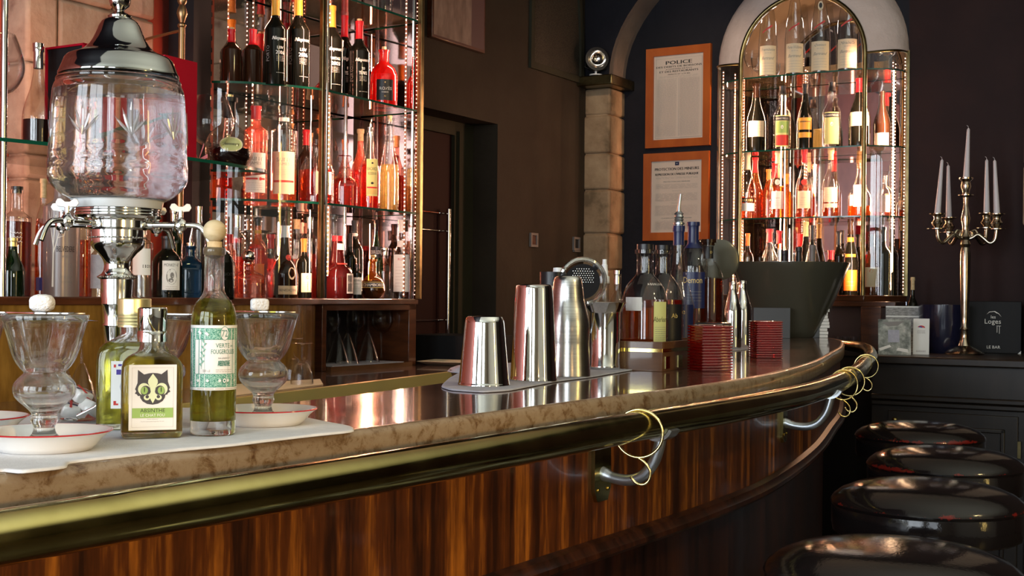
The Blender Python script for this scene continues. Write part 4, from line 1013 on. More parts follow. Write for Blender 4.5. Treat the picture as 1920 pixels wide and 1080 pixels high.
# ---- shelf of the left run (behind the fountain)
def cogn(H, R): return ()
b = sbottle('long-necked decanter with silver stopper and dark spirit, left of the fountain lid', 72, 82, 56, ZCS, 'cone', Y=3.62, glass='thin', liq='liq_dark', lev=.30, cap='chrome', capz=.80, stop=('cork', 'chrome', .016, .012))
def henn(H, R):
    its = [('poly', 'cream', ell(R*.10, H*.30, R*.50, H*.105)), ('poly', 'yellowlab', ell(R*.10, H*.30, R*.46, H*.092)), T('ink', 'Hennessy', R*.10, H*.30, H*.055, R*.75)]
    return ((R, 0, H, None, its),)
hb = sbottle('round cognac decanter with oval cream label on the middle left shelf', 430, 178, 88, ZCS, 'globe', Y=4.02, glass='thin', liq='liq_dark', lev=.26, cap='black', capz=.72, stop=('cork', 'gold', .012, .010), ex=2, labf=henn)
def snifter(label, x, y, z, s, stem=0):
    r = E('brandy_glass', label, 'glass', (x, y, z), 0, 'large brandy glasses on the left shelf')
    mb = MB(); pr = [(0, 0), (.034, 0), (.034, .002), (.006, .006), (.0045, .03), (.012, .038), (.036, .055), (.050, .085), (.048, .115), (.036, .150), (.0345, .150), (.0465, .115), (.0485, .085), (.035, .0565), (.010, .041), (0, .040)]
    pr = [(a, b_+(stem if b_ > .02 else 0)) for a, b_ in pr]
    pr = [pr[0]]+catmull(pr[1:-1], 4)+[pr[-1]]; mb.lathe([(max(a, 0)*s, b_*s) for a, b_ in pr], 64); mb.obj('bowl', 'wineglass', r); return r
q = P(393, 558, 3.93); snifter('big balloon brandy glass beside the cognac decanter, pink ribbon at its foot', q.x, q.y, ZCS, 1.35)
q = P(-12, 558, 3.45); snifter('big balloon glass cut by the left edge of the photo', q.x, q.y, ZCS, 1.45, .050)
rb = MB(); p = P(372, 300, 3.90)
for k, (dx, dz) in enumerate(((-.02, .05), (.018, .045), (-.028, .01), (.03, .012))):
    a = Vector((p.x, p.y, ZCS+.008)); b_ = a+Vector((dx, -.01, dz)); rb.add([a+Vector((0, 0, -.004)), a+Vector((0, 0, .004)), b_+Vector((0, 0, .007)), b_+Vector((0, .002, -.004))], [(0, 1, 2, 3)]); rb.add([a+Vector((0, .001, -.004)), a+Vector((0, .001, .004)), b_+Vector((0, .001, .007)), b_+Vector((0, .003, -.004))], [(3, 2, 1, 0)])
rb.ball((p.x, p.y, ZCS+.008), .007, 8)
tag(rb.obj('ribbon_bow', principled('striped_pink_ribbon', (.65, .18, .20), .5)), 'pink striped ribbon bow at the foot of the brandy glass', 'ribbon')
# red gift boxes
def redbox(label, p0, w, d, h, ang, open_):
    r = E('gift_box', label, 'box', p0, ang, 'crimson bottle boxes on the left shelf')
    mb = MB(); mb.box(0, d_ if False else w, 0, d, 0, h) if not open_ else (mb.box(0, w, .012, d, 0, h), mb.box(0, .006, 0, .012, 0, h), mb.box(w-.006, w, 0, .012, 0, h), mb.box(0, w, 0, .012, h-.006, h), mb.box(0, w, 0, .012, 0, .006))
    mb.obj('case', 'redbox', r)
    if open_: MB().box(.006, w-.006, .006, .0119, .006, h-.006).obj('dark_lining', 'blackmat', r)
    else: MB().box(w-.016, w-.003, -.0010, -.0002, .006, h-.003).obj('page_edge', 'white', r)
    return r
a = P(152, 558, 3.60); b_ = P(80, 558, 3.68); ang = math.atan2(a.y-b_.y, a.x-b_.x)
redbox('crimson box with open black front, upper left behind the fountain lid', (b_.x, b_.y, ZCS), (a-b_).length, .10, .305, ang, True)
a = P(305, 558, 3.74); redbox('plain crimson bottle box right of the fountain jar', (a.x-.115*cos(.47), a.y+.115*sin(.47), ZCS), .115, .140, .300, -.47, False)

# ---- mid shelf
def stjames(H, R):
    hw = R*.95; z0, z1 = .08*H, .50*H
    it = [T('greyink', 'SAINT', 0, .435*H, .040*H, hw*1.4), T('greyink', 'JAMES', 0, .385*H, .040*H, hw*1.4)]+lines('softink', 0, .27*H, .34*H, hw*1.3, 4, .001, 5)
    it += [('rect', 'redink', -hw*.9, .215*H, hw*.2, .235*H), ('poly', 'redink', ell(hw*.45, .225*H, .12*R, .018*H, 12)), ('rect', 'redink', hw*.5, .215*H, hw*.9, .235*H)]+lines('softink', 0, .10*H, .19*H, hw*1.3, 4, .001, 6)
    return ((hw, z0, z1, 'white', it),)
def stjames2(H, R):
    hw = R*.95; it = [T('greyink', 'SAINT', 0, .435*H, .040*H, hw*1.4), T('greyink', 'JAMES', 0, .385*H, .040*H, hw*1.4), ('rect', 'redink', -hw*.9, .20*H, hw*.9, .222*H)]+lines('softink', 0, .27*H, .34*H, hw*1.3, 4, .001, 7)
    return ((hw, .08*H, .52*H, 'cream', it), (interp(SHAPES['cyl'], .9)*R*1.2, .84*H, .88*H, 'white', []))
sbottle('clear rum bottle with white label and red cap behind the cognac decanter', 480, 200, 44, ZM, 'cyl', n=-3.20, glass='thin_pink', liq='liq_clear', lev=.62, cap='redcap', capz=.86, labf=stjames)
sbottle('clear rum bottle with cream label behind the curved glass pane', 533, 200, 48, ZM, 'cyl', n=-3.16, glass='thin', liq='liq_amber', lev=.30, cap='black', capz=.93, labf=stjames2)
sbottle('tall amber bottle half hidden behind the middle brass post', 574, 244, 34, ZM, 'bord', n=-3.24, glass='brownglass', cap='redcap', capz=.80)
def l1919(H, R): return ((R*.50, .15*H, .52*H, 'cream', [T('ink', '1919', 0, .30*H, .075*H, R*.8, .2), T('greyink', 'ANGOSTURA', 0, .42*H, .025*H, R*.7)]+lines('softink', 0, .18*H, .25*H, R*.7, 3, .001, 8)),)
sbottle('squat bottle of red rum with cream rounded label beside the middle brass post', 594, 262, 66, ZM, 'squat', n=-3.10, glass='thin', liq='liq_red', lev=.56, stop=('cork', 'brownglass', .013, .016), labf=l1919, yaw=.45)
sbottle('faceted decanter of red spirit with flared glass stopper', 646, 292, 50, ZM, 'squat', n=-3.12, glass='thin', liq='liq_red', lev=.58, stop=('flare', 'wineglass', .030, .045), ex=4, asp=.9)
sbottle('bottle with cork-coloured cap behind the decanter and the pourer bottle', 676, 243, 36, ZM, 'cognac', n=-3.22, glass='thin_pink', liq='liq_red', lev=.5, cap='cork', capz=.86)
def bac(H, R): return ((R*.55, .16*H, .62*H, 'yellowlab', [('poly', 'ink', ell(0, .57*H, .05*R*2, .012*H, 12)), T('ink', 'BACARDI', 0, .50*H, .04*H, R*.95), T('ink', 'RESERVA', 0, .44*H, .035*H, R*.8), ('poly', 'ink', ell(0, .32*H, .14*R, .015*H, 12)), ('rect', 'redink', -R*.5, .255*H, R*.5, .275*H), ('rect', 'goldink', -R*.48, .18*H, R*.48, .245*H)]),)
sbottle('bottle of red rum with pourer and yellow label, middle shelf', 694, 222, 40, ZM, 'cognac', n=-3.09, glass='thin', liq='liq_red', lev=.56, stop=('pour', 'chrome', .009, .045), labf=bac, yaw=.25)
sbottle('tall slim clear bottle at the right end of the middle shelf', 731, 217, 36, ZM, 'slim', n=-3.095, glass='thin', liq='liq_yellow', lev=.50, cap=None, stop=('cork', 'cork', .010, .010))

# ---- bottom row, right bay
def gm(H, R): return ((R*.30, .08*H, .40*H, 'white', [('rect', 'black', -R*.25, .11*H, R*.25, .37*H), T('whiteink', 'Grand', 0, .26*H, .04*H, R*.4, .3)]),)
sbottle('dark red tapering liqueur bottle with red cap and white collar, bottom shelf', 633, 443, 62, SB, 'gm', n=-3.10, glass='darkred', cap='redcap', capz=.92, labf=lambda H, R: gm(H, R)+((interp(SHAPES['gm'], .80)*R, .78*H, .88*H, 'white', []), (R*.52, .545*H, .565*H, 'redink', [])), yaw=.9)
sbottle('clear onion-shaped carafe standing behind the red-capped liqueur bottle', 626, 402, 44, SB, 'globe', n=-3.22, glass='thin')
sbottle('slim black bottle with black cap left of the small cherry liqueur bottle', 657, 438, 24, SB, 'bord', n=-3.16, glass='dark', cap='black', capz=.8)
sbottle('dark bottle with silver-pink neck band behind the slim black bottle', 665, 414, 32, SB, 'port', n=-3.24, glass='dark', cap='black', capz=.86, labf=lambda H, R: ((R*.38, .80*H, .84*H, 'white', []),))
def heer(H, R): return ((R*.92, .12*H, .62*H, 'white', [T('ink', 'HEERING', 0, .53*H, .06*H, R*1.6), T('greyink', 'CHERRY', 0, .43*H, .035*H, R*1.1)]+lines('softink', 0, .2*H, .36*H, R*1.1, 4, .001, 9)),)
sbottle('small dark liqueur bottle with a tall white label', 670, 496, 19, SB, 'cyl', n=-3.075, glass='dark', cap='black', capz=.9, labf=heer)
def cham(H, R): return ((R*.98, .27*H, .42*H, 'goldink', [('rect', 'ink', -R*.93, .285*H, R*.93, .405*H), T('whiteink', 'CHAMBORD', 0, .345*H, .075*H, R*1.75, 0, .02)]),)
cb = sbottle('round dark raspberry liqueur bottle with gold band and crown stopper', 700, 478, 46, SB, 'globe', n=-3.10, glass='thin_amber', liq='liq_dark', lev=.46, labf=cham, stop=('flare', 'gold', .012, .016))
sbottle('square clear bottle with frosted texture, between crown stopper and white label', 721, 466, 38, SB, 'squat', n=-3.17, glass='thin', liq='liq_clear', lev=.5, ex=4, cap='chrome', capz=.86)
def div(H, R): return ((R*1.0, .52*H, .66*H, 'black', [T('whiteink', 'DIVA LONNO', 0, .59*H, .05*H, R*1.7, 0, .02)]),)
sbottle('green bottle with black neck plate and silver capsule, bottom shelf', 708, 413, 32, SB, 'burg', n=-3.23, glass='thin_green', cap='blackmat', capz=.86, labf=div)
def whit(H, R): return ((R*.88, .09*H, .56*H, 'white', [T('redink', 'RUM', 0, .50*H, .03*H, R)]+lines('softink', 0, .14*H, .42*H, R*1.2, 7, .001, 10)), (R*.5, .66*H, .74*H, 'white', []))
sbottle('clear bottle with broad white label at the right end of the bottom row', 753, 413, 36, SB, 'cognac', n=-3.09, glass='thin', liq='liq_clear', lev=.66, cap='white', capz=.86, labf=whit)
# ---- bottom row, left bay
def patr(H, R): return ((R, 0, H, None, [T('greyink', 'SILVER', 0, .34*H, .03*H, R*.6)]),)
sbottle('clear tequila decanter with round glass ball stopper, bottom shelf', 466, 466, 66, SB, 'squat', n=-2.93, glass='thin_pink', liq='liq_clear', lev=.46, ex=4, asp=.8, stop=('ball', 'chrome', .022, .050))
sbottle('dark red bottle with yellow neck band behind the tequila decanter', 484, 408, 36, SB, 'bord', n=-3.14, glass='thin_amber', liq='liq_red', lev=.66, cap='black', capz=.9, labf=lambda H, R: ((R*.40, .80*H, .84*H, 'yellowcap', []), (R*.7, .18*H, .42*H, 'orange', [])))
sbottle('slim bottle with magenta cap left of the tequila decanter', 431, 440, 24, SB, 'cyl', n=-3.06, glass='thin_pink', liq='liq_red', lev=.6, cap='redcap', capz=.86)
sbottle('clear bottle with ribbed silver screw cap behind the tequila decanter', 444, 405, 30, SB, 'cyl', n=-3.19, glass='thin', liq='liq_red', lev=.5, cap='chrome', capz=.86)
sbottle('round bottle of glowing red aperitif right of the tequila decanter', 508, 440, 44, SB, 'globe', n=-3.12, glass='thin', liq='liq_red', lev=.62, cap='redcap', capz=.78)
def bene(H, R): return ((R*.8, .05*H, .17*H, 'cream', [T('ink', 'BENEDICTINE', 0, .11*H, .035*H, R*1.4)]), (R*.36, .24*H, .46*H, None, [('poly', 'cream', ell(R*.25, .34*H, R*.30, .085*H)), ('poly', 'redink', ell(R*.1, .56*H, R*.22, .04*H))]))
sbottle('dark herbal liqueur bottle with white screw cap and round seals, behind the curved pane', 535, 424, 50, SB, 'gm', n=-3.08, glass='brownglass', cap='whiteplastic', capz=.84, labf=bene, yaw=.3)
sbottle('dark bottle with orange capsule left of the middle brass post', 570, 448, 30, SB, 'bord', n=-3.09, glass='dark', cap='orange', capz=.78, labf=lambda H, R: ((R*.8, .10*H, .42*H, 'cream', [T('redink', 'G', 0, .35*H, .06*H)]+lines('softink', 0, .14*H, .28*H, R*1.1, 4, .001, 12)),), yaw=.5)
sbottle('clear bottle with silver screw cap tucked behind the orange capsule', 581, 408, 28, SB, 'cyl', n=-3.20, glass='thin', liq='liq_red', lev=.55, cap='chrome', capz=.86)
sbottle('clear bottle with cork-brown cap glowing orange behind the herbal liqueur', 556, 412, 30, SB, 'cyl', n=-3.24, glass='thin', liq='liq_amber', lev=.5, cap='cork', capz=.88)
# ---- bottom row behind and left of the fountain
def hend(H, R): return ((R, 0, H, None, [('poly', 'white', [(-R*.95, .36*H), (R*.0, .60*H), (R*.95, .36*H), (0, .13*H)]), T('ink', "HENDRICK'S", 0, .375*H, .045*H, R*1.5), T('ink', 'GIN', 0, .29*H, .03*H)]),)
sbottle('black apothecary gin bottle with white diamond label, behind the ball-stoppered absinthe', 409, 440, 62, SB, 'squat', Y=3.95, glass='dark', cap='black', capz=.8, labf=hend, yaw=.35)
sbottle('blue square gin bottle with steel pourer', 357, 428, 56, SB, 'squat', n=-2.92, glass='thin_blue', liq=None, ex=6, stop=('pour', 'chrome', .010, .055))
sbottle('bottle with ribbed silver cap behind the blue gin bottle', 373, 388, 26, SB, 'cyl', n=-3.08, glass='thin', cap='chrome', capz=.8)
sbottle('green bottle with steel cap behind the fountain tap', 326, 392, 34, SB, 'bord', n=-3.08, glass='thin_green', cap='chrome', capz=.86)
def monk(H, R): return ((R*.62, .12*H, .60*H, 'white', [T('ink', 'MONKEY 47', 0, .53*H, .05*H, R*1.0), ('poly', 'greyink', ell(0, .34*H, R*.36, .13*H)), ('poly', 'white', ell(0, .34*H, R*.30, .11*H)), ('poly', 'greyink', ell(R*.02, .36*H, R*.13, .05*H)), ('poly', 'greyink', ell(-R*.05, .28*H, R*.17, .035*H))]+lines('softink', 0, .13*H, .19*H, R*.8, 2, .0012, 14)),)
sbottle('brown-black pharmacy gin bottle with white animal label right of the fountain stem', 314, 444, 56, SB, 'squat', n=-2.90, glass='dark', cap='black', capz=.8, labf=monk, yaw=.3)
sbottle('clear cylindrical bottle with white and silver print just right of the fountain stem', 266, 420, 42, SB, 'cyl', n=-2.90, glass='thin', liq='liq_clear', lev=.30, cap='chrome', capz=.86, labf=lambda H, R: ((R*.85, .30*H, .66*H, 'white', [('rect', 'ink', R*.1, .40*H, R*.8, .44*H), T('whiteink', 'EXTRA', R*.45, .42*H, .022*H)]),))
def belv(H, R):
    tree = []
    tw = [((-.45, .08), (-.42, .46), .055), ((-.42, .40), (-.60, .58), .03), ((-.42, .44), (-.30, .64), .03), ((-.42, .36), (-.05, .56), .03), ((-.05, .56), (.02, .70), .018), ((-.2, .48), (.15, .50), .018), ((-.3, .64), (-.38, .74), .016), ((-.3, .64), (-.18, .74), .016), ((-.60, .58), (-.72, .70), .016), ((-.60, .58), (-.52, .72), .014), ((-.05, .56), (-.14, .66), .014), ((.15, .50), (.25, .60), .012)]
    for (x0, z0), (x1, z1), wd in tw:
        dx, dz = (x1-x0)*R, (z1-z0)*H; l = math.hypot(dx, dz); nx_, nz_ = -dz/l*wd*R, dx/l*wd*R
        tree.append(('poly', 'whiteink', [(x0*R-nx_*-1*-1, z0*H-nz_), (x1*R-nx_*.5, z1*H-nz_*.5), (x1*R+nx_*.5, z1*H+nz_*.5), (x0*R+nx_, z0*H+nz_)]))
    return ((R, 0, H, None, tree+[T('ink', 'BELVEDERE', R*.25, .39*H, .045*H, R*1.0), T('greyink', 'VODKA', R*.35, .33*H, .018*H), T('greyink', 'POLSKA', R*.3, .16*H, .02*H), T('greyink', 'VODKA', R*.3, .12*H, .02*H)]),)
sbottle('frosted vodka bottle with white tree artwork left of the fountain stem', 116, 330, 66, SB, 'cyl', n=-2.90, glass='frost', labf=belv)
sbottle('honey-coloured square bottle between the frosted bottle and the stone pier', 82, 336, 30, SB, 'squat', n=-2.97, glass='thin', liq='liq_amber', lev=.66, cap='cork', capz=.84, ex=4, labf=lambda H, R: ((R*.8, .05*H, .16*H, 'purple', []),))
def abs_(H, R): return ((R*.9, .04*H, .55*H, 'greyink', [('poly', 'white', [(-R*.9, .40*H), (-R*.6, .50*H), (-R*.3, .45*H), (0, .55*H), (R*.3, .47*H), (R*.9, .52*H), (R*.9, .58*H), (-R*.9, .58*H)])]),)
sbottle('clear bottle with pale blue mountain label just left of the fountain stem', 190, 400, 46, SB, 'cyl', n=-2.90, glass='thin', cap='chrome', capz=.86, labf=lambda H, R: ((R*.9, .06*H, .62*H, None, [('rect', 'linengrey', -R*.9, .10*H, R*.9, .50*H), ('poly', 'white', [(-R*.9, .50*H), (-R*.5, .56*H), (-R*.1, .50*H), (R*.3, .60*H), (R*.9, .52*H), (R*.9, .66*H), (-R*.9, .66*H)])]),))
sbottle('tall clear bottle of light brown spirit between the frosted and mountain-label bottles', 155, 380, 36, SB, 'cyl', n=-3.02, glass='thin', liq='liq_amber', lev=.6, cap='brassdark', capz=.86)
sbottle('large textured bottle of dark spirit with black-topped cork near the left edge', 32, 350, 54, SB, 'cyl', n=-2.98, glass='thin', liq='liq_darkamber', lev=.70, stop=('cork', 'black', .016, .009), labf=lambda H, R: ((R, 0, H, None, [('poly', 'whiteink', [(x*R*.14+cx*R, z*H*.02+cz*H) for x, z in ((-1, 0), (0, 1), (1, 0), (0, .6))]) for cx in (-.35, -.15, .05, .25) for cz in (.50, .54, .58)]),))
sbottle('small dark green bottle with gold screw cap at the bottom left shelf', 24, 447, 44, SB, 'burg', n=-2.87, glass='thin_green', liq='liq_dark', lev=.35, cap='gold', capz=.86)

# ---- hanging and standing stemware in the open bay and on the counter
def wineglass(kind):
    if kind == 'flare': pr = [(0, 0), (.032, 0), (.032, .0015), (.004, .005), (.0032, .085), (.006, .092), (.016, .115), (.028, .150), (.036, .180), (.035, .180), (.027, .151), (.015, .117), (.004, .095), (0, .0945)]
    elif kind == 'tulip': pr = [(0, 0), (.028, 0), (.028, .0015), (.004, .005), (.0035, .075), (.010, .082), (.024, .095), (.030, .115), (.028, .135), (.021, .155), (.020, .155), (.027, .135), (.029, .115), (.023, .0965), (.008, .085), (0, .084)]
    else: pr = [(0, 0), (.030, 0), (.030, .002), (.005, .006), (.0045, .05), (.018, .062), (.030, .085), (.034, .12), (.033, .12), (.029, .086), (.016, .064), (0, .0605)]
    return pr
def stem_thing(label, x, y, z, kind, s=1, down=False, group=None, first=None):
    r = E('wine_glass', label, 'glass', (x, y, z), 0, group); pr = wineglass(kind); Hh = max(b_ for a, b_ in pr)
    if down: pr = [(a, Hh-b_) for a, b_ in pr][::-1]
    k = next(i for i, (a, b_) in enumerate(pr) if True)
    pr = [pr[0]]+[(max(a, .0001), b_) for a, b_ in catmull(pr[1:-1], 3)]+[pr[-1]]
    mb = MB(); mb.lathe([(a*s, b_*s) for a, b_ in pr], 48); mb.obj('bowl', 'wineglass', r); return r
g_ = 'stemmed glasses in the open wooden bay'; z0_ = CT+.0165
gl = [(634, -3.12, 'flare', 1, 'upside-down flared glass at the left end of the wooden bay'), (652, -3.10, 'flare', 1, 'upside-down flared glass, second from the left in the bay'), (691, -3.10, 'flare', 1, 'upside-down flared glass in the middle of the bay'), (668, -3.20, 'tulip', 0, 'upright glass behind the upside-down ones in the bay'),
      (716, -3.14, 'tulip', 0, 'upright tulip glass, second from the right in the bay'), (742, -3.12, 'tulip', 0, 'upright tulip glass at the right end of the bay'), (618, -3.20, 'tulip', 0, 'upright tulip glass deep in the left corner of the bay')]
for px, nn, kd, dn, lb in gl:
    q = onN(px, nn); stem_thing(lb, q.x, q.y, z0_+.003, kd, 1.28 if kd == 'flare' else 1.4, bool(dn), g_)
mb = MB(); mb.wbox(-3.20, nA+.012, mL+.04, mR-.10, CT+.0165, CT+.019); tag(mb.obj('napkin', 'linengrey'), 'grey paper napkin under the stemmed glasses in the bay', 'napkin')
g_ = 'upside-down glasses on the back counter'
for px, py, lb, s in ((566, 722, 'upside-down stemmed glass on the back counter right of the far absinthe glass', 1.05), (548, 712, 'upside-down stemmed glass half hidden behind the far absinthe glass', 1.1), (152, 800, 'upside-down glass behind the near absinthe glass', 1.15), (118, 790, 'upside-down glass behind the near absinthe glass, farther left', 1.1)):
    q = onz(px, py if px > 400 else 762, CT); stem_thing(lb, q.x, q.y, CT+.006, 'coupe' if px > 400 else 'flare', s, True, g_)
mb = MB(); q0, q1, q2, q3 = onz(420, 745, CT), onz(606, 722, CT), onz(600, 712, CT), onz(440, 722, CT)
mb.prism([tuple(q[:2]) for q in (q0, q1, q2, q3)], CT+.0006, CT+.003); tag(mb.obj('paper_mat', 'cream'), 'pale paper mat under the upside-down glasses on the back counter', 'paper mat')
p = onz(838, 684, CT)
plt = E('paper_plate', 'cream square dish on the back counter beyond the bay', 'dish', (p.x, p.y, CT), RA+.2)
mb = MB(); secs = []
for r_, z_ in ((.05, .0), (.06, .002), (.095, .016), (.092, .018), (.055, .005)): secs.append([(r_*a, r_*b_, z_) for a, b_ in ((-1, -1), (1, -1), (1, 1), (-1, 1))])
mb.loft(secs); mb.obj('bowl', 'cream', plt, bevel=.002)
p0 = onN(800, -3.14); mm = nm(p0.x, p0.y)[1]
bx = E('black_box', 'low black box standing on the back counter in front of the doorway', 'box', W(-3.26, mm+.02, CT), RA)
MB().box(0, .36, 0, .30, 0, .115).obj('case', 'blackmat', bx, bevel=.004)
bk = onz(862, 712, CT); k_ = E('cloth_basket', 'small dark basket covered with a grey cloth behind the short tin', 'basket', (bk.x+.03, bk.y, CT), .3)
mb = MB(); mb.lathe([(0, 0), (.05, 0), (.065, .035), (.060, .035), (.046, .004), (0, .004)], 24, mod=lambda t, z: 1+.02*cos(18*t)); mb.obj('basket', 'boxwood', k_)
mb = MB(); mb.lathe([(0, .050), (.035, .049), (.06, .040), (.072, .028), (.070, .026), (.058, .037), (.03, .045), (0, .046)], 24, mod=lambda t, z: 1+.06*cos(5*t)); mb.obj('cloth', 'linengrey', k_)

# ---- arched display bottles
ga = 'bottles in the arched display'
def eau(name_, H, R, dk=0):
    def sealpts(): return [(R*(-.05+.62*t_-.45), H*(.52+.085*t_)) for t_ in (0, 1)]
    its = [T('greyink', name_, 0, .285*H, .030*H, R*1.6, .5), T('softink', 'eau de vie', 0, .25*H, .012*H, R), T('greyink', 'Bertrand', 0, .195*H, .032*H, R*1.4, .5)]+lines('softink', 0, .04*H, .155*H, R*1.3, 4, .0012, len(name_))
    red = [('poly', 'redink', [(-R*.75, H*.445), (R*.25, H*.515), (R*.25, H*.535), (-R*.75, H*.465)])]
    seal = [('poly', 'cream', ell(R*.05, H*.735, R*.28, H*.055)), ('poly', 'ink', ell(R*.05, H*.740, R*.17, H*.032))]
    return ((R*.98, .02*H, .325*H, 'cream', its), (R, 0, H, None, []))
def eaulab(nm_):
    def f(H, R):
        L_ = list(eau(nm_, H, R))[:1]
        return tuple(L_)
    return f
for px, top, wd, nm_, lb in ((1441, -32, 35, 'Framboise', 'tall clear flute bottle with Framboise label, leftmost on the top arch shelf'), (1491, -36, 37, 'Poire Williams', 'tall clear flute bottle with Poire Williams label, second on the top arch shelf'),
                            (1539, -40, 38, 'Quetsch', 'tall clear flute bottle with Quetsch label, third on the top arch shelf'), (1590, -44, 41, 'Mirabelle', 'tall clear flute bottle with Mirabelle label, rightmost on the top arch shelf')):
    r = sbottle(lb, px, top, wd, Sz[2], 'flute', m=6.33, glass='thin', labf=eaulab(nm_), group=ga, seg=32)
    y = r.location.y; H = zat(px, top, y)-Sz[2]; R = wd/2*y/F
    rs_ = .90*R
    mbx, mt = decal([('poly', 'redink', [(-R*.62, H*.455), (-R*.2, H*.485), (R*.45, H*.525), (R*.45, H*.545), (-R*.2, H*.505), (-R*.62, H*.472)])], cylmap(R*.93)); mbx.obj('red_seal', mt, r)
    if px > 1500: mbx, mt = decal([('poly', 'cream', ell(0, H*.70, R*.26, H*.05)), ('poly', 'ink', ell(0, H*.705, R*.16, H*.028))], cylmap(R*.66)); mbx.obj('neck_seal', mt, r)
def chl(c1, c2, base): return lambda H, R: ((R*.85, .06*H, .54*H, base, [('rect', 'ink', -R*.85, .46*H, R*.85, .525*H), T('whiteink', 'CHARTREUSE', 0, .492*H, .030*H, R*1.55), ('rect', c1, -R*.75, .27*H, R*.75, .45*H), ('rect', c2, -R*.8, .08*H, R*.8, .24*H), ('poly', 'white', ell(0, .36*H, R*.14, .03*H))]),)
sbottle('dark green wine-shaped liqueur bottle with cream label, leftmost in the middle arch row', 1418, 158, 36, Sz[1], 'burg', m=6.36, glass='dark', cap='brownglass', capz=.80, labf=lambda H, R: ((R*.92, .22*H, .45*H, 'cream', lines('softink', -.0, .27*H, .40*H, R*1.2, 3, .001, 2)),), group=ga)
sbottle('clear liqueur bottle with green and red label, second in the middle arch row', 1467, 162, 32, Sz[1], 'liq', m=6.36, glass='thin', liq='liq_clear', lev=.5, cap='black', capz=.87, labf=chl('lime', 'redink', 'yellowlab'), group=ga)
sbottle('dark liqueur bottle with two orange labels, third in the middle arch row', 1510, 158, 30, Sz[1], 'burg', m=6.36, glass='dark', cap='black', capz=.85, labf=lambda H, R: ((R*.9, .30*H, .48*H, 'yellowcap', [('rect', 'ink', -R*.7, .41*H, R*.7, .43*H)]), (R*.9, .18*H, .26*H, 'yellowcap', [])), group=ga)
sbottle('clear liqueur bottle with all-yellow label, fourth in the middle arch row', 1560, 155, 34, Sz[1], 'liq', m=6.36, glass='thin', liq='liq_clear', lev=.5, cap='black', capz=.87, labf=chl('yellowlab', 'yellowlab', 'yellowlab'), group=ga)
sbottle('dark bottle with red capsule half behind the right arch post', 1612, 148, 40, Sz[1], 'burg', m=6.36, glass='dark', cap='redcap', capz=.80, labf=lambda H, R: ((R*.95, .30*H, .50*H, 'cream', []),), group=ga)
sbottle('dim pinkish bottle in the right side bay of the arch, middle row', 1654, 172, 32, Sz[1], 'burg', m=6.52, glass='brownglass', labf=lambda H, R: ((R*.9, .06*H, .28*H, 'paperpink', []),), group=ga)
sbottle('champagne-shaped cognac bottle with dark band, leftmost in the lower arch row', 1401, 289, 34, Sz[0], 'burg', m=6.36, glass='thin', liq='liq_cognac', lev=.34, cap='cream', capz=.76, labf=lambda H, R: ((R*.95, .12*H, .24*H, 'white', []), (R*.95, .25*H, .32*H, 'brownglass', [T('goldink', 'MARTIN', 0, .285*H, .035*H, R*1.4)])), group=ga)
sbottle('glowing red bottle behind the champagne-shaped cognac', 1416, 296, 30, Sz[0], 'burg', m=6.46, glass='thin_amber', liq='liq_cognac', lev=.6, cap='redcap', capz=.76, group=ga)
def cogl(base='cream', seal=None):
    def f(H, R):
        it = [((R*.85, .14*H, .40*H, base, [T('softink', 'Cognac', 0, .30*H, .025*H, R*1.2, .4)]+lines('softink', 0, .18*H, .27*H, R*1.1, 3, .001, 3)))]
        if seal: it.append((R, 0, H, None, [('poly', seal, ell(0, .535*H, R*.34, .042*H))]))
        return tuple(it)
    return f
sbottle('cognac bottle with white label and pale oval seal, lower arch row', 1458, 284, 28, Sz[0], 'cognac', m=6.36, glass='thin', liq='liq_cognac', lev=.48, cap='cream', capz=.82, labf=cogl('white', 'white'), group=ga)
sbottle('orange-red bottle half hidden behind the cognac with oval seal', 1441, 318, 26, Sz[0], 'cognac', m=6.47, glass='thin_amber', liq='liq_amber', lev=.7, cap='orange', capz=.8, group=ga)
sbottle('cognac bottle with red wax seal in the middle of the lower arch row', 1508, 285, 31, Sz[0], 'cognac', m=6.36, glass='thin', liq='liq_cognac', lev=.50, cap='redcap', capz=.84, labf=cogl('cream', 'redink'), group=ga)
sbottle('cognac bottle with two cream labels, fourth in the lower arch row', 1558, 282, 32, Sz[0], 'cognac', m=6.36, glass='thin', liq='liq_cognac', lev=.26, cap='cork', capz=.86, labf=lambda H, R: ((R*.85, .22*H, .44*H, 'cream', lines('softink', 0, .28*H, .38*H, R, 3, .001, 1)), (R*.85, .14*H, .20*H, 'cream', [])), group=ga)
sbottle('round-shouldered clear decanter with white label beside the right arch post', 1613, 306, 46, Sz[0], 'cone', m=6.38, glass='thin', liq='liq_amber', lev=.20, labf=lambda H, R: ((R*.55, .18*H, .58*H, 'white', []),), group=ga)
sbottle('small clear decanter with pale label in the right side bay of the arch', 1659, 330, 30, Sz[0], 'squat', m=6.47, glass='thin', labf=lambda H, R: ((R*.6, .12*H, .52*H, 'paperpink', [T('softink', '12', 0, .3*H, .03*H)]),), group=ga)
sbottle('small clear bottle at the far right of the lower arch row', 1686, 362, 16, Sz[0], 'cognac', m=6.50, glass='thin', liq='liq_amber', lev=.3, group=ga)
gbm = 'bottles on the bottom board of the arched display'
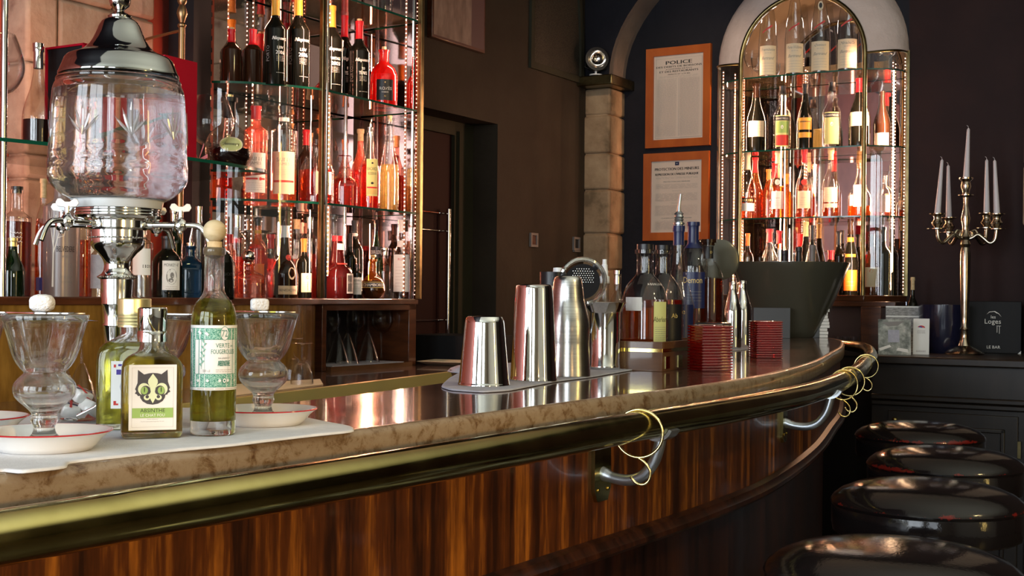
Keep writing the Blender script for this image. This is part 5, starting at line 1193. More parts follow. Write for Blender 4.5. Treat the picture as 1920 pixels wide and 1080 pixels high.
for px, top, wd, sh, gls, lq, cp, lbf, lb, mm_ in (
    (1402, 438, 22, 'bord', 'thin', 'liq_amber', 'orange', None, 'slim bottle with orange capsule at the left, above the big bowl', 6.36),
    (1443, 430, 36, 'cognac', 'thin', None, 'redcap', None, 'clear bottle with red cap rising above the big bowl', 6.36),
    (1461, 433, 24, 'cyl', 'thin', 'liq_cognac', 'redcap', None, 'narrow bottle with red capsule beside the light tube, above the bowl', 6.44),
    (1511, 416, 26, 'burg', 'dark', None, 'cork', None, 'dark bottle with gold-orange neck foil above the middle of the bowl', 6.50),
    (1524, 423, 28, 'burg', 'dark', None, 'black', None, 'black-necked champagne bottle above the middle of the bowl', 6.36),
    (1573, 434, 26, 'bord', 'dark', None, 'black', None, 'dark bottle with studded reflections above the right rim of the bowl', 6.44),
    (1595, 411, 30, 'burg', 'dark', None, 'brownglass', lambda H, R: ((R*.95, .06*H, .33*H, 'orange', lines('softink', 0, .1*H, .2*H, R, 2, .001, 1)), (R*.46, .70*H, .76*H, 'orange', []), (R*.7, .50*H, .54*H, 'orange', [])), 'champagne bottle with orange labels left of the right arch post', 6.36),
    (1634, 440, 36, 'cone', 'thin_amber', 'liq_amber', 'brownglass', lambda H, R: ((R*.9, .14*H, .46*H, 'cream', [('poly', 'orange', ell(0, .40*H, R*.2, .03*H))]),), 'glowing amber carafe-shaped bottle with cream label right of the arch post', 6.36),
    (1656, 426, 28, 'bord', 'dark', None, 'black', None, 'black bottle in the right bay behind the glowing amber bottle', 6.42),
    (1672, 430, 24, 'bord', 'dark', None, 'black', None, 'rightmost black bottle on the bottom board of the arch', 6.50),
    (1558, 470, 30, 'squat', 'brownglass', None, 'redcap', lambda H, R: ((R*.9, .1*H, .5*H, 'yellowlab', []),), 'low bottle with yellow label peeping past the right side of the bowl', 6.30)):
    sbottle(lb, px, top, wd, AB, sh, m=mm_, glass=gls, liq=lq, lev=.5, cap=cp, capz=.80, labf=lbf, group=gbm)
g_ = 'stemware in the upper side bays of the arch'
for px, mm_, kd, s, lb in ((1406, 6.40, 'coupe', 1.3, 'clear stemmed glass left of the Framboise bottle'), (1418, 6.50, 'coupe', 1.2, 'clear stemmed glass behind the one beside the Framboise bottle'), (1642, 6.38, 'coupe', 1.5, 'shallow clear glass in the upper right bay of the arch'), (1662, 6.46, 'coupe', 1.5, 'shallow clear glass farther right in the upper right bay')):
    q = onM(px, mm_); stem_thing(lb, q.x, q.y, Sz[2]+.0005, kd, s, False, g_)
g_ = 'small glasses under the arched display'
for px, mm_, lb in ((1572, 6.33, 'small clear glass in the dark bay right of the bowl'), (1586, 6.30, 'small faceted glass in the middle of the dark bay'), (1601, 6.32, 'small clear glass at the right of the dark bay')):
    q = onM(px, mm_); r = E('shot_glass', lb, 'glass', (q.x, q.y, SDT+.0005), 0, g_)
    mb = MB(); mb.lathe([(0, 0), (.022, 0), (.026, .06), (.0245, .06), (.020, .006), (0, .005)], 20, mod=lambda t, z: 1+.02*cos(8*t)); mb.obj('bowl', 'wineglass', r)
# ================================================================== POSTERS, PAINTING, SPOT LAMP
def framed(name, label, px0, px1, zlo, zhi, art):
    p0, p1 = onM(px0, MW), onM(px1, MW); n0, n1 = nm(p0.x, p0.y)[0], nm(p1.x, p1.y)[0]; w_, h_ = n1-n0, zhi-zlo
    r = E(name, label, 'framed notice', W((n0+n1)/2, MW-.001, (zlo+zhi)/2), RA)
    t = w_*.115; mb = MB(); o_ = [(-w_/2, -h_/2), (w_/2, -h_/2), (w_/2, h_/2), (-w_/2, h_/2)]; i_ = [(a-math.copysign(t, a), b-math.copysign(t, b)) for a, b in o_]
    rings = [[(a, 0, b) for a, b in o_], [(a, -.020, b) for a, b in o_], [(a*.995, -.024, b*.997) for a, b in o_], [(a, -.020, b) for a, b in i_], [(a, -.006, b) for a, b in i_]]
    vs = [p for q in rings for p in q]; fs = []
    for k in range(4):
        for i in range(4): j = (i+1) % 4; fs.append((k*4+i, k*4+j, (k+1)*4+j, (k+1)*4+i))
    mb.add(vs, fs); mb.obj('frame', 'framewood', r)
    iw, ih = w_/2-t, h_/2-t
    mbx, mt = decal([('rect', 'paperpink', -iw, -ih, iw, ih)]+art(iw, ih), flatmap(.007), .0003); mbx.obj('printed_sheet', mt, r)
    mb = MB(); mb.add([(-iw, -.012, -ih), (iw, -.012, -ih), (iw, -.012, ih), (-iw, -.012, ih)], [(0, 1, 2, 3)]); mb.obj('glazing', 'pane', r)
    mb = MB(); mb.tube([(-.012, -.004, h_/2-.002), (0, -.004, h_/2+.006), (.012, -.004, h_/2-.002)], .0015, 6); mb.obj('hanger', 'chrome', r)
    return r
def art1(iw, ih):
    it = [T('ink', 'POLICE', 0, ih*.83, ih*.085, -iw*1.05, 0, .03), T('ink', 'DES DEBITS DE BOISSONS', 0, ih*.735, ih*.042, -iw*1.82, 0, .03), T('ink', 'A CONSOMMER SUR PLACE', 0, ih*.675, ih*.024, -iw*1.05, 0, .01),
          T('ink', 'ET DES RESTAURANTS', 0, ih*.62, ih*.045, -iw*1.55, 0, .03), T('ink', 'ARRETE N° 3.74 BIS', 0, ih*.55, ih*.026, -iw*.9, 0, .01)]
    it += [('rect', 'softink', -iw*.93, ih*.93, iw*.93, ih*.935), ('rect', 'softink', -iw*.93, -ih*.96, -iw*.915, ih*.93), ('rect', 'softink', iw*.915, -ih*.96, iw*.93, ih*.93), ('rect', 'softink', -.0008, -ih*.93, .0008, ih*.46), ('rect', 'softink', -iw*.93, -ih*.965, iw*.93, -ih*.955)]
    it += lines('softink', 0, ih*.47, ih*.52, iw*1.6, 2, .0011, 1)
    it += lines('softink', -iw*.47, -ih*.93, ih*.45, iw*.80, 54, .0012, 2)+lines('softink', iw*.47, -ih*.93, ih*.45, iw*.80, 54, .0012, 3)
    return it
def art2(iw, ih):
    it = [('rect', 'navy', -iw*.07, ih*.87, iw*.09, ih*.97), T('white', 'RF', iw*.01, ih*.92, ih*.03), T('ink', 'PROTECTION DES MINEURS', 0, ih*.775, ih*.075, -iw*1.74, 0, .012), T('greyink', 'ET', 0, ih*.70, ih*.02),
          T('ink', 'REPRESSION DE L\'IVRESSE PUBLIQUE', 0, ih*.625, ih*.075, -iw*1.70, 0, .008), T('greyink', 'PROTECTION DES MINEURS', 0, ih*.42, ih*.03, -iw*1.05, 0, .01), T('softink', 'DEBITS DE BOISSONS', 0, ih*.16, ih*.02, iw*.6), T('softink', 'REPRESSION DE L\'IVRESSE', 0, -ih*.18, ih*.02, iw*.7), T('greyink', 'CLASSIFICATION DES BOISSONS', 0, -ih*.60, ih*.03, -iw*1.2, 0, .01)]
    for a, b, n in ((.50, .56, 3), (.22, .36, 6), (-.12, .10, 9), (-.52, -.24, 12), (-.92, -.66, 11)): it += lines('softink', 0, ih*a, ih*b, iw*1.66, n, .0010, n)
    return it
framed('framed_notice', 'upper orange-wood framed notice headed POLICE on the dark far wall', 1210, 1331, CZ+.829, CZ+1.376, art1)
framed('framed_notice', 'lower orange-wood framed notice headed PROTECTION DES MINEURS', 1207, 1330, CZ+.320, CZ+.800, art2)
a = onN(795, -3.30); b_ = onN(895, -3.30); m0, m1 = nm(a.x, a.y)[1], nm(b_.x, b_.y)[1]; z0 = zat(845, 86, (a.y+b_.y)/2)
pic = E('painting', 'faded mauve painting high on the brown wall, cut by the top edge', 'painting', W(-3.30, (m0+m1)/2, z0), RA)
h_ = (m1-m0)/2
MB().box(0, .03, -h_, h_, 0, .62).obj('canvas_frame', 'redwood', pic, bevel=.003)
mb = MB(); mb.box(.0302, .031, -h_+.012, h_*.45, .014, .60); mb.box(.0302, .0308, h_*.45, h_-.01, .014, .60, 1); mb.obj('painted_picture', ['painting', 'paintedge'], pic)
lp_ = W(-3.20, 6.195, 2.476)
lamp = E('spot_lamp', 'black spotlight with round reflector on top of the stone column', 'lamp', lp_, RA)
mb = MB(); mb.lathe([(0, 0), (.035, 0), (.035, .006), (.006, .01), (.006, .03), (0, .03)], 20); mb.obj('base', 'whiteplastic', lamp)
mb = MB()
dv = Vector((.62, -.75, .05)).normalized(); cc = Vector((.0, 0, .085)); ux = Vector((dv.y, -dv.x, 0)).normalized(); uy = ux.cross(dv)
def ringv(r, d, n=24): return [cc+dv*d+ux*(r*cos(2*PI*k/n))+uy*(r*sin(2*PI*k/n)) for k in range(n)]
mb.loft([ringv(.035, -.10), ringv(.042, -.09), ringv(.045, -.02), ringv(.062, .0), ringv(.064, .03), ringv(.050, .031), ringv(.048, .02)], cap1=False); mb.obj('housing', 'black', lamp)
mb = MB(); mb.loft([ringv(.049, .024), ringv(.042, .010), ringv(.028, -.003), ringv(.008, -.010)], cap0=False); mb.obj('reflector', 'lens', lamp)
mb = MB(); mb.tube([cc+ux*.058+dv*.01, cc+ux*.06-Vector((0, 0, .04)), Vector((0, 0, .02)), cc-ux*.06-Vector((0, 0, .04)), cc-ux*.058+dv*.01], .003, 6); mb.obj('bracket', 'black', lamp)

# ================================================================== SIDEBOARD THINGS
cp = P(1808, 660, 5.82); cz0 = SDT
cand = E('candelabra', 'tall tarnished silver five-armed candelabra on the sideboard', 'candelabra', (cp.x, cp.y, cz0), 0)
def cz(y): return zat(1810, y, 5.82)-cz0
k5 = 5.82/F
mb = MB(); pr = [(0, 0), (35*k5, 0), (36*k5, .006), (33*k5, .012), (28*k5, .020), (20*k5, .030), (12*k5, .040), (8*k5, cz(634)), (7*k5, cz(620)), (9*k5, cz(617)), (6*k5, cz(612)), (7*k5, cz(595)), (9.5*k5, cz(520)), (9.5*k5, cz(475)), (7*k5, cz(464)), (10*k5, cz(458)), (7*k5, cz(450)), (10*k5, cz(444)), (6*k5, cz(436)), (6*k5, cz(425)), (9*k5, cz(410)), (6*k5, cz(395)), (4*k5, cz(385)), (5*k5, cz(370)), (14*k5, cz(367)), (14*k5, cz(365)), (6*k5, cz(363)), (7*k5, cz(358)), (10*k5, cz(350)), (8*k5, cz(341)), (13*k5, cz(336)), (13*k5, cz(333)), (0, cz(333))]
silver = noisy('tarnished_silver', [(.3, (.34, .28, .20)), (.7, (.62, .55, .46))], 18, 6, .16, metal=1, rr=(.12, .26))
mb.lathe(pr, 32); mb.obj('stem', silver, cand)
arms = [(1758, 1), (1779, -1), (1850, 1), (1869, -1)]
tops = {1758: (398, 297), 1779: (402, 302), 1850: (393, 291), 1869: (398, 298)}
for px, side in arms:
    dy = {1758: -.03, 1779: .09, 1850: .08, 1869: -.05}[px]; dx = P(px, tops[px][0], 5.82+dy).x-cp.x
    zc_ = cz(tops[px][0]+2)
    zb_ = zc_-.075
    pth = [(0, 0, cz(449)), (dx*.22, dy*.22, cz(446)), (dx*.40, dy*.40, cz(440)), (dx*.58, dy*.58, cz(447)), (dx*.78, dy*.78, cz(456)), (dx*.95, dy*.95, cz(450)), (dx, dy, zb_)]
    mb = MB(); mb.tube(catmull(pth, 5), .0085, 10); mb.tube(catmull([(dx*.40, dy*.40, cz(440)), (dx*.30, dy*.30, cz(432)), (dx*.20, dy*.20, cz(436)), (dx*.24, dy*.24, cz(444))], 4), .006, 8)
    mb.lathe([(0, -.004), (.046, .0), (.046, .003), (.014, .004), (.016, .012), (.026, .024), (.027, .030), (.018, .042), (.016, .050), (.020, .060), (.036, .068), (.036, .071), (0, .071)], 20, c=(dx, dy, zb_)); mb.obj('arm', silver, cand)
def candle(label, x, y, z, h, lean=0):
    r = E('taper_candle', label, 'candle', (x, y, z), 0, 'white taper candles in the candelabra')
    mb = MB(); secs = [[(lean*t+ (.0140-.0075*t)*cos(2*PI*k/16), (.0140-.0075*t)*sin(2*PI*k/16), h*t) for k in range(16)] for t in (0, .3, .6, .9, .97, 1)]
    secs[-1] = [(lean+.002*cos(2*PI*k/16), .002*sin(2*PI*k/16), h) for k in range(16)]
    mb.loft(secs); mb.obj('wax', 'candle', r)
    mb = MB(); mb.tube([(lean, 0, h-.002), (lean-.002, 0, h+.008), (lean-.008, 0, h+.012)], .001, 6); mb.obj('wick', 'candle', r); return r
candle('topmost white taper candle in the centre of the candelabra', cp.x+.001, cp.y, cz0+cz(333), cz(240)-cz(333), .008)
for px, lb, ln in ((1758, 'leftmost white taper candle of the candelabra, leaning right', .018), (1779, 'white taper candle second from the left in the candelabra', -.005), (1850, 'white taper candle just right of the central stem', -.002), (1869, 'rightmost white taper candle of the candelabra', -.012)):
    dy = {1758: -.03, 1779: .09, 1850: .08, 1869: -.05}[px]; t_, b2 = tops[px][1], tops[px][0]
    candle(lb, P(px, tops[px][0], 5.82+dy).x, cp.y+dy, cz0+cz(b2+2)-.075+.0715, cz(t_)-cz(b2), ln)
# menu
mp = onz(1866, 663, SDT); mn = E('menu_board', 'black leather menu with white lettering standing on the sideboard', 'menu', (mp.x+.005, mp.y+.03, SDT), face_cam(mp)-.02)
hw = 48*mp.y/F; hh = 98*mp.y/F
mb = MB(); mb.box(-hw, hw, 0, .018, 0, hh); m_ = mb.obj('cover', 'blackmat', mn, bevel=.003)
mbx, mt = decal([T('whiteink', 'Loges', -.006, hh*.60, hh*.12, hw*.75), T('whiteink', 'les', -.004, hh*.70, hh*.06), T('whiteink', 'LE BAR', -.002, hh*.12, hh*.055, hw*.62),
    ('poly', 'whiteink', [(-.034, hh*.745), (-.02, hh*.79), (0, hh*.80), (.012, hh*.765), (.014, hh*.775), (.002, hh*.812), (-.022, hh*.80)]), ('poly', 'whiteink', [(.0, hh*.80), (.018, hh*.76), (.032, hh*.70), (.020, hh*.768), (.003, hh*.812)]),
    ('rect', 'whiteink', .012, hh*.40, .014, hh*.52), ('rect', 'whiteink', .022, hh*.38, .024, hh*.53), ('rect', 'whiteink', .010, hh*.525, .030, hh*.532), ('poly', 'chrome', [(hw*.86, .0), (hw*.99, 0), (hw*.99, .014)])], flatmap(.0006)); mbx.obj('lettering', mt, mn)
# dark bowl
q = onz(1770, 658, SDT); bw = E('ice_bucket', 'glossy blue-black bucket behind the candelabra foot', 'bucket', (P(1768, 658, 5.98).x, 5.98, SDT), 0)
mb = MB(); mb.lathe([(0, 0), (.075, 0), (.095, .03), (.108, .12), (.112, .225), (.108, .225), (.104, .12), (.09, .032), (0, .008)], 40); mb.obj('body', 'bluebowl', bw)
def card(name, label, px0, px1, pyb, pyt, mk, yaw=0, lean=.03, dy=0, side=None, cat='card'):
    q0 = onz((px0+px1)/2, pyb, SDT); y = q0.y+dy; x = P((px0+px1)/2, pyb, y).x; w_ = (px1-px0)*y/F; h_ = (pyb-pyt)*y/F
    r = E(name, label, cat, (x, y, SDT), face_cam((x, y))+yaw)
    mb = MB(); mb.add([(-w_/2, 0, 0), (w_/2, 0, 0), (w_/2, lean, h_), (-w_/2, lean, h_), (-w_/2, .003, 0), (w_/2, .003, 0), (w_/2, lean+.003, h_), (-w_/2, lean+.003, h_)], [(0, 1, 2, 3), (7, 6, 5, 4), (3, 2, 6, 7), (1, 5, 6, 2), (4, 0, 3, 7), (0, 4, 5, 1)]); mb.obj('sheet', mk, r)
    if side:
        def fm(x_, z_, l): return (x_, lean*z_/h_-l-.0002, z_)
        mbx, mt = decal(side(w_, h_), fm); mbx.obj('print', mt, r)
    return r
card('brochure', 'printed brochure with grey shingle picture standing behind the postcards', 1662, 1728, 661, 575, 'shingle', .1, .02, .06, cat='brochure', side=lambda w_, h_: [('rect', 'white', -w_*.5, h_*.97, w_*.5, h_), ('rect', 'white', -w_*.5, h_*.76, w_*.5, h_*.79)])
card('postcard', 'leaning postcard showing a grey lobby interior', 1648, 1707, 664, 598, 'photo', .1, .03, -.06, cat='postcard', side=lambda w_, h_: [('rect', 'linengrey', -w_*.2, h_*.35, w_*.15, h_*.70), ('poly', 'white', [(-w_*.45, h_*.1), (-w_*.1, h_*.22), (-w_*.15, h_*.28), (-w_*.48, h_*.18)]), ('poly', 'white', [(w_*.05, h_*.12), (w_*.42, h_*.06), (w_*.4, h_*.16), (w_*.1, h_*.2)]), ('poly', 'greyink', [(-w_*.4, h_*.92), (w_*.3, h_*.95), (w_*.1, h_*.82), (-w_*.2, h_*.80)])])
card('leaflet', 'narrow white leaflet with a small red emblem beside the postcard', 1712, 1741, 664, 597, 'white', -.05, .025, -.03, cat='leaflet', side=lambda w_, h_: [('poly', 'redink', ell(0, h_*.74, w_*.24, h_*.07, 12, 0, PI)), ('poly', 'purple', ell(-w_*.05, h_*.74, w_*.12, h_*.05, 10, 0, PI))]+lines('softink', 0, h_*.58, h_*.68, w_*.5, 3, .002, 1)+lines('softink', 0, h_*.06, h_*.12, w_*.6, 2, .002, 2))
q = onz(1711, 648, SDT)
bottle('thin dark bottle with cork-coloured top behind the brochures', (P(1711, 560, 6.12).x, 6.12, SDT), zat(1711, 520, 6.12)-SDT, .026, 'bord', 'dark', cap='cork', capz=.83)

# ================================================================== THINGS ON THE BAR, far to near
ZN = BT+.0035                             # top of a napkin lying on the bar
bo = E('wine_bowl', 'big dark green conical bowl at the far end of the bar holding champagne bottles', 'bowl', (P(1480, 560, 5.80).x, 5.80, BT), 0)
kb = 5.80/F; zr = zat(1480, 493, 5.80)-BT
mb = MB(); pr = [(0, 0), (.13, 0), (.135, .004), (60*kb, .03), (77*kb, zr-84*kb), (93*kb, zr-46*kb), (104*kb, zr-17*kb), (110*kb, zr-2*kb), (110*kb, zr), (107.5*kb, zr), (101*kb, zr-17*kb), (90*kb, zr-46*kb), (74*kb, zr-84*kb), (.12, .03), (0, .025)]
mb.lathe(pr, 64); mb.obj('body', 'bowl', bo)
gcb = 'champagne bottles standing in the big bowl'
for px, top, dy, lb in ((1425, 483, .02, 'low brown bottle neck at the left inside the big bowl'), (1471, 470, -.03, 'black foiled champagne neck left of centre in the big bowl'), (1498, 464, .02, 'black foiled champagne neck at the centre of the big bowl'), (1523, 460, -.01, 'silver-grey foiled champagne neck right of centre in the big bowl')):
    y = 5.80+dy; x = P(px, 480, y).x; zt_ = zat(px, top, y); H = zt_-(BT+.028)
    fo = 'brownglass' if px == 1425 else ('black' if px < 1510 else 'frameplate')
    bottle(lb, (x, y, BT+.028), H, .040 if px > 1430 else .034, 'burg', 'dark', cap=fo, capz=.80, group=gcb)
def bb(px0, px1, ptop, pbot, d, name, label, mk, cat, yaw=0, z=BT):
    q = onz((px0+px1)/2, pbot, z); w_ = (px1-px0)*q.y/F; h_ = (pbot-ptop)*q.y/F
    r = E(name, label, cat, (q.x, q.y+.0, z), yaw); MB().box(-w_/2, w_/2, 0, d, 0, h_).obj('case', mk, r, bevel=.0015); return r, w_, h_, q
slate = principled('slate_card', (.055, .060, .066), .45)
bb(1413, 1481, 577, 634, .09, 'napkin_box', 'dark slate box left of the dark gap, in front of the big bowl', slate, 'box', -.1)
bb(1481, 1493, 577, 633, .08, 'black_box', 'narrow black box between the two slate boxes before the bowl', 'black', 'box', -.1)  # added filler, its black stands for the dark gap between the boxes
r, w_, h_, q = bb(1493, 1536, 577, 633, .09, 'napkin_holder', 'dark slate napkin holder with white papers at its right side', slate, 'napkin holder', -.1)
mb = MB(); rnd = random.Random(4)
for k in range(9):
    e_ = rnd.uniform(-.006, .006); mb.box(w_/2+.001, w_/2+.040+e_, .004+rnd.uniform(0, .006), .07, k*h_*.108+.001, (k+1)*h_*.108-.001)
mb.obj('papers', 'white', r)

# ruby ribbed candle holders
def holder(label, px0, px1, pbot, h, s, yaw):
    q = onz((px0+px1)/2, pbot, BT)
    r = E('candle_holder', label, 'candle holder', (q.x, q.y+s*.55, BT), yaw, 'ruby red ribbed glass candle holders')
    secs = []; n = 16
    prof = []
    for k in range(n):
        z0 = h*k/n; prof += [(s/2-.0040, z0+.0004), (s/2-.0008, z0+h/n*.22), (s/2, z0+h/n*.42), (s/2, z0+h/n*.58), (s/2-.0008, z0+h/n*.78), (s/2-.0040, z0+h/n-.0004)]
    mb = MB()
    sq = lambda r_, z: [(r_*a, r_*b, z) for a, b in ((-1, -.97), (-.97, -1), (.97, -1), (1, -.97), (1, .97), (.97, 1), (-.97, 1), (-1, .97))]
    secs = [sq(s/2-.004, 0)]+[sq(r_, z) for r_, z in prof]+[sq(s/2-.007, h), sq(s/2-.009, h-.002), sq(s/2-.010, .012)]
    mb.loft(secs, cap0=True, cap1=True); mb.obj('glass_cube', 'redholder', r, angle=25)
    MB().lathe([(0, .013), (.019, .013), (.019, .030), (0, .030)], 20).obj('tealight', 'candle', r)
    return r
h1 = holder('nearer ruby ribbed glass candle holder in front of the whisky bottles', 1300, 1372, 697, .106, .078, .32)
h2 = dup(h1, (P(1440, 660, 3.62).x, 3.66, BT), .12, 'farther ruby ribbed glass candle holder near the slate boxes'); 
# two bottle-shaped steel shakers
def steel(label, px, pbot, ptop, Y, prof, mk='chrome', name='steel_shaker', group=None, seg=48, cat='shaker', z=BT, lab2=None):
    x = P(px, (pbot+ptop)/2, Y).x; k = Y/F; r = E(name, label, cat, (x, Y, z), 0, group); H = zat(px, ptop, Y)-z
    mb = MB(); mb.lathe([(a*k, f_*H) for a, f_ in prof], seg); mb.obj('body', mk, r); return r, H, k
g_ = 'small bottle-shaped steel shakers'
sh = [(0, 0), (17, 0), (17.5, .02), (17.5, .52), (16.5, .60), (12, .74), (8, .86), (7, .92), (7.2, .985), (6, 1), (0, 1)]
steel('small bottle-shaped steel shaker in front of its twin, beside the ruby holder', 1373, 655, 528, 4.25, sh, group=g_)
steel('small bottle-shaped steel shaker behind its twin, right of the whisky bottles', 1391, 657, 526, 4.42, [(a*1.06, b) for a, b in sh], group=g_)
q = [onz(*t, BT) for t in ((1342, 662), (1412, 655), (1425, 648), (1350, 650))]
MB().prism([tuple(v[:2]) for v in q], BT+.0004, BT+.003).obj('bar_mat', 'linengrey'); tag(bpy.data.objects['bar_mat'], 'small grey mat under the two bottle-shaped shakers', 'mat')

# whisky group
wbx = E('whisky_crate', 'brown wooden crate with brass strips holding whisky bottles on the bar', 'crate', (.342, 2.90, BT), math.atan2(.12, .09)-PI/2)
# local: x to the right face direction is handled by two side lengths
A_, B_, hb_ = .165, .34, .068
mb = MB(); t = .008
mb.box(-A_, 0, 0, t, 0, hb_); mb.box(-A_, 0, B_-t, B_, 0, hb_); mb.box(-A_, -A_+t, t, B_-t, 0, hb_); mb.box(-t, 0, t, B_-t, 0, hb_); mb.box(-A_+t, -t, t, B_-t, 0, .006)
wbx.rotation_euler.z = -.47
mb.obj('crate_walls', 'boxwood', wbx, bevel=.001)
mb = MB(); mb.box(-A_, 0, -.0008, 0, .044, .052); mb.box(0, .0008, 0, B_, .044, .052); mb.obj('brass_strip', 'brass', wbx)
for y0 in (.020, .105): MB().box(.0002, .0012, y0, y0+.028, .006, .034).obj('brass_plate', 'brass', wbx)
ca, sa = cos(-.47), sin(-.47)
def incrate(lx, ly): return (.342+lx*ca-ly*sa, 2.90+lx*sa+ly*ca, BT+.0065)
def aber(H, R): return ((R*.42, .16*H, .52*H, 'yellowlab', [('poly', 'yellowlab', ell(R*.1, .52*H, R*.2, .025*H, 12)), T('ink', 'Aberlour', 0, .40*H, .045*H, R*.74, .1)]+lines('greyink', 0, .20*H, .34*H, R*.6, 8, .0007, 4)+[('rect', 'ink', -R*.36, .175*H, R*.36, .178*H)]), )
z_ = incrate(-.088, .09); k3 = z_[1]/F
def wb(label, px, Y, top, wpx, z, shape, **k):
    x = P(px, 520, Y).x; H = zat(px, top, Y)-z
    st_ = k.get('stop')
    if st_: H -= st_[3]
    R = wpx/2*Y/F; lf = k.pop('labf', None); return bottle(label, (x, Y, z), H, R, shape, labs=lf(H, R) if lf else (), seg=48, **k)
gw = 'whisky bottles on the bar'
def aber2(H, R):
    L0 = aber(H, R)[0]; its = L0[4]
    return ((R*.36, .17*H, .55*H, 'yellowlab', its), (R, 0, H, None, [T('whiteink', 'A·B·E·R·L·O·U·R', 0, .70*H, .018*H, R*1.5)]))
b1 = wb('clear whisky bottle with yellow label and black stopper, nearest in the crate', 1209, 3.06, 458, 88, BT+.007, 'squat', glass='thin', liq='liq_amber', lev=.50, stop=('cork', 'black', .0195, .013), labf=aber2, yaw=.75, group=gw)
mbx, mt = decal([('rect', 'white', -.022, 0, .022, .032)], cylmap(.0565)); b1w = mbx.obj('white_label', mt, b1); b1w.location = (0, 0, .130); b1w.rotation_euler.z = -1.25
MB().lathe([(.0205, .0), (.0215, .001), (.0215, .008), (.020, .010)], 32, c=(0, 0, .225)).obj('cork_collar', 'cork', b1) if False else None
b2_ = wb('whisky bottle with black gold-lettered label and black stopper, second in the crate', 1243, 3.19, 460, 78, BT+.007, 'squat', glass='thin', liq='liq_red', lev=.56, stop=('cork', 'black', .019, .012), labf=lambda H, R: ((R*.5, .16*H, .52*H, 'black', [T('goldink', 'Ab', 0, .42*H, .04*H, R*.5), ('rect', 'goldink', -R*.42, .18*H, R*.42, .184*H)]),), yaw=.6, group=gw)
wb('tall ornate whisky bottle with blue neck and steel pourer', 1272, 3.40, 424, 66, BT+.0005, 'cone', glass='thin', liq='liq_amber', lev=.36, cap='navy', capz=.86, labf=lambda H, R: ((R*.8, .14*H, .42*H, 'navy', [T('goldink', 'Le', 0, .37*H, .04*H)]),), stop=('pour', 'steelgrey', .012, .0001), group=gw, yaw=.2)
mb = MB(); pz = zat(1272, 424, 3.40); x_ = P(1272, 424, 3.40).x
mb.lathe([(0, 0), (.012, 0), (.0125, .004), (.0105, .005), (.0125, .010), (.0105, .012), (.0125, .017), (.0105, .019), (.0125, .024), (.0105, .030), (.013, .032), (.007, .038), (0, .038)], 20)
mb.tube([(0, 0, .036), (0, 0, .05), (.003, 0, .075), (.004, 0, .085)], [.006, .0045, .004, .0035], 10)
po = mb.obj('pour_spout', 'steelgrey'); po.parent = [o for o in bpy.data.objects if o.get('label') == 'tall ornate whisky bottle with blue neck and steel pourer'][0]; po.location = (0, 0, pz-BT)
rs = E('riser_box', 'black card box under the two rear whisky bottles', 'box', (P(1314, 600, 3.62).x, 3.62, BT), -.30)
MB().box(-.062, .075, -.065, .075, 0, .100).obj('case', 'black', rs, bevel=.002)
mb = MB(); mb.box(-.055, -.001, -.0662, -.0652, .088, .096); mb.box(.004, .070, -.0662, -.0652, .088, .096, 0); mb.obj('white_edge', 'cream', rs)
wb('whisky bottle with navy capsule and dark blue label on the black box', 1299, 3.63, 417, 56, BT+.1005, 'squat', glass='thin', liq='liq_darkamber', lev=.42, cap='navy', capz=.74, labf=lambda H, R: ((R*.8, .14*H, .50*H, 'navy', [T('goldink', 'Demon', -R*.1, .42*H, .06*H, R*1.3)]+lines('greyink', 0, .2*H, .32*H, R, 4, .0008, 2)),), group=gw, yaw=.1)
wb('whisky bottle with broad brown stopper behind the ruby holder', 1327, 3.70, 449, 58, BT+.1005, 'squat', glass='thin', liq='liq_darkamber', lev=.55, stop=('cork', 'brownglass', .024, .010), labf=lambda H, R: ((interp(SHAPES['squat'], .86)*R, .80*H, .955*H, 'black', [T('goldink', 'D', .008, .88*H, .03*H)]),), group=gw, yaw=.1)
dk = E('bar_strainer_disc', 'round smoky glass disc standing behind the whisky bottles', 'disc', (P(1350, 480, 3.86).x, 3.86, BT+.0), 0)
mb = MB(); zc_ = zat(1345, 487, 3.86)-BT; mb.tube([(0, 0, 0), (0, 0, zc_-.05)], .004, 8); mb.lathe([(0, 0), (.04, 0), (.04, .004), (0, .006)], 24); mb.obj('stand', 'black', dk)
mb = MB(); mb.loft([[(.058*cos(2*PI*k/40)*s_, d_, zc_+.062*sin(2*PI*k/40)*s_) for k in range(40)] for s_, d_ in ((.9, .006), (1, .003), (1, -.003), (.9, -.006))]); mb.obj('disc', 'bowl', dk)

# white spray bottle, small bottle
def pumpb():
    Y = 3.10; x = P(1133, 560, Y).x; z1 = zat(1133, 528, Y)
    r = bottle('clear spray bottle with stepped white nozzle behind the steel cup', (x, Y, BT), z1-BT, .030, 'squat', 'thin', 'liq_yellow', .45)
    mb = MB(); mb.lathe([(0, -.004), (.0125, -.004), (.0125, .012), (.009, .014), (.009, .026), (.0075, .028), (.0072, .040), (.0055, .042), (.0050, .054), (0, .054)], 24, c=(0, 0, z1-BT)); mb.obj('nozzle', 'whiteplastic', r)
pumpb()
Y = 3.25; bottle('small clear bottle with ribbed silver cap right of the spray bottle', (P(1157, 560, Y).x, Y, BT), zat(1157, 508, Y)-BT, .022, 'squat', 'thin', 'liq_clear', .5, cap='chrome', capz=.86)
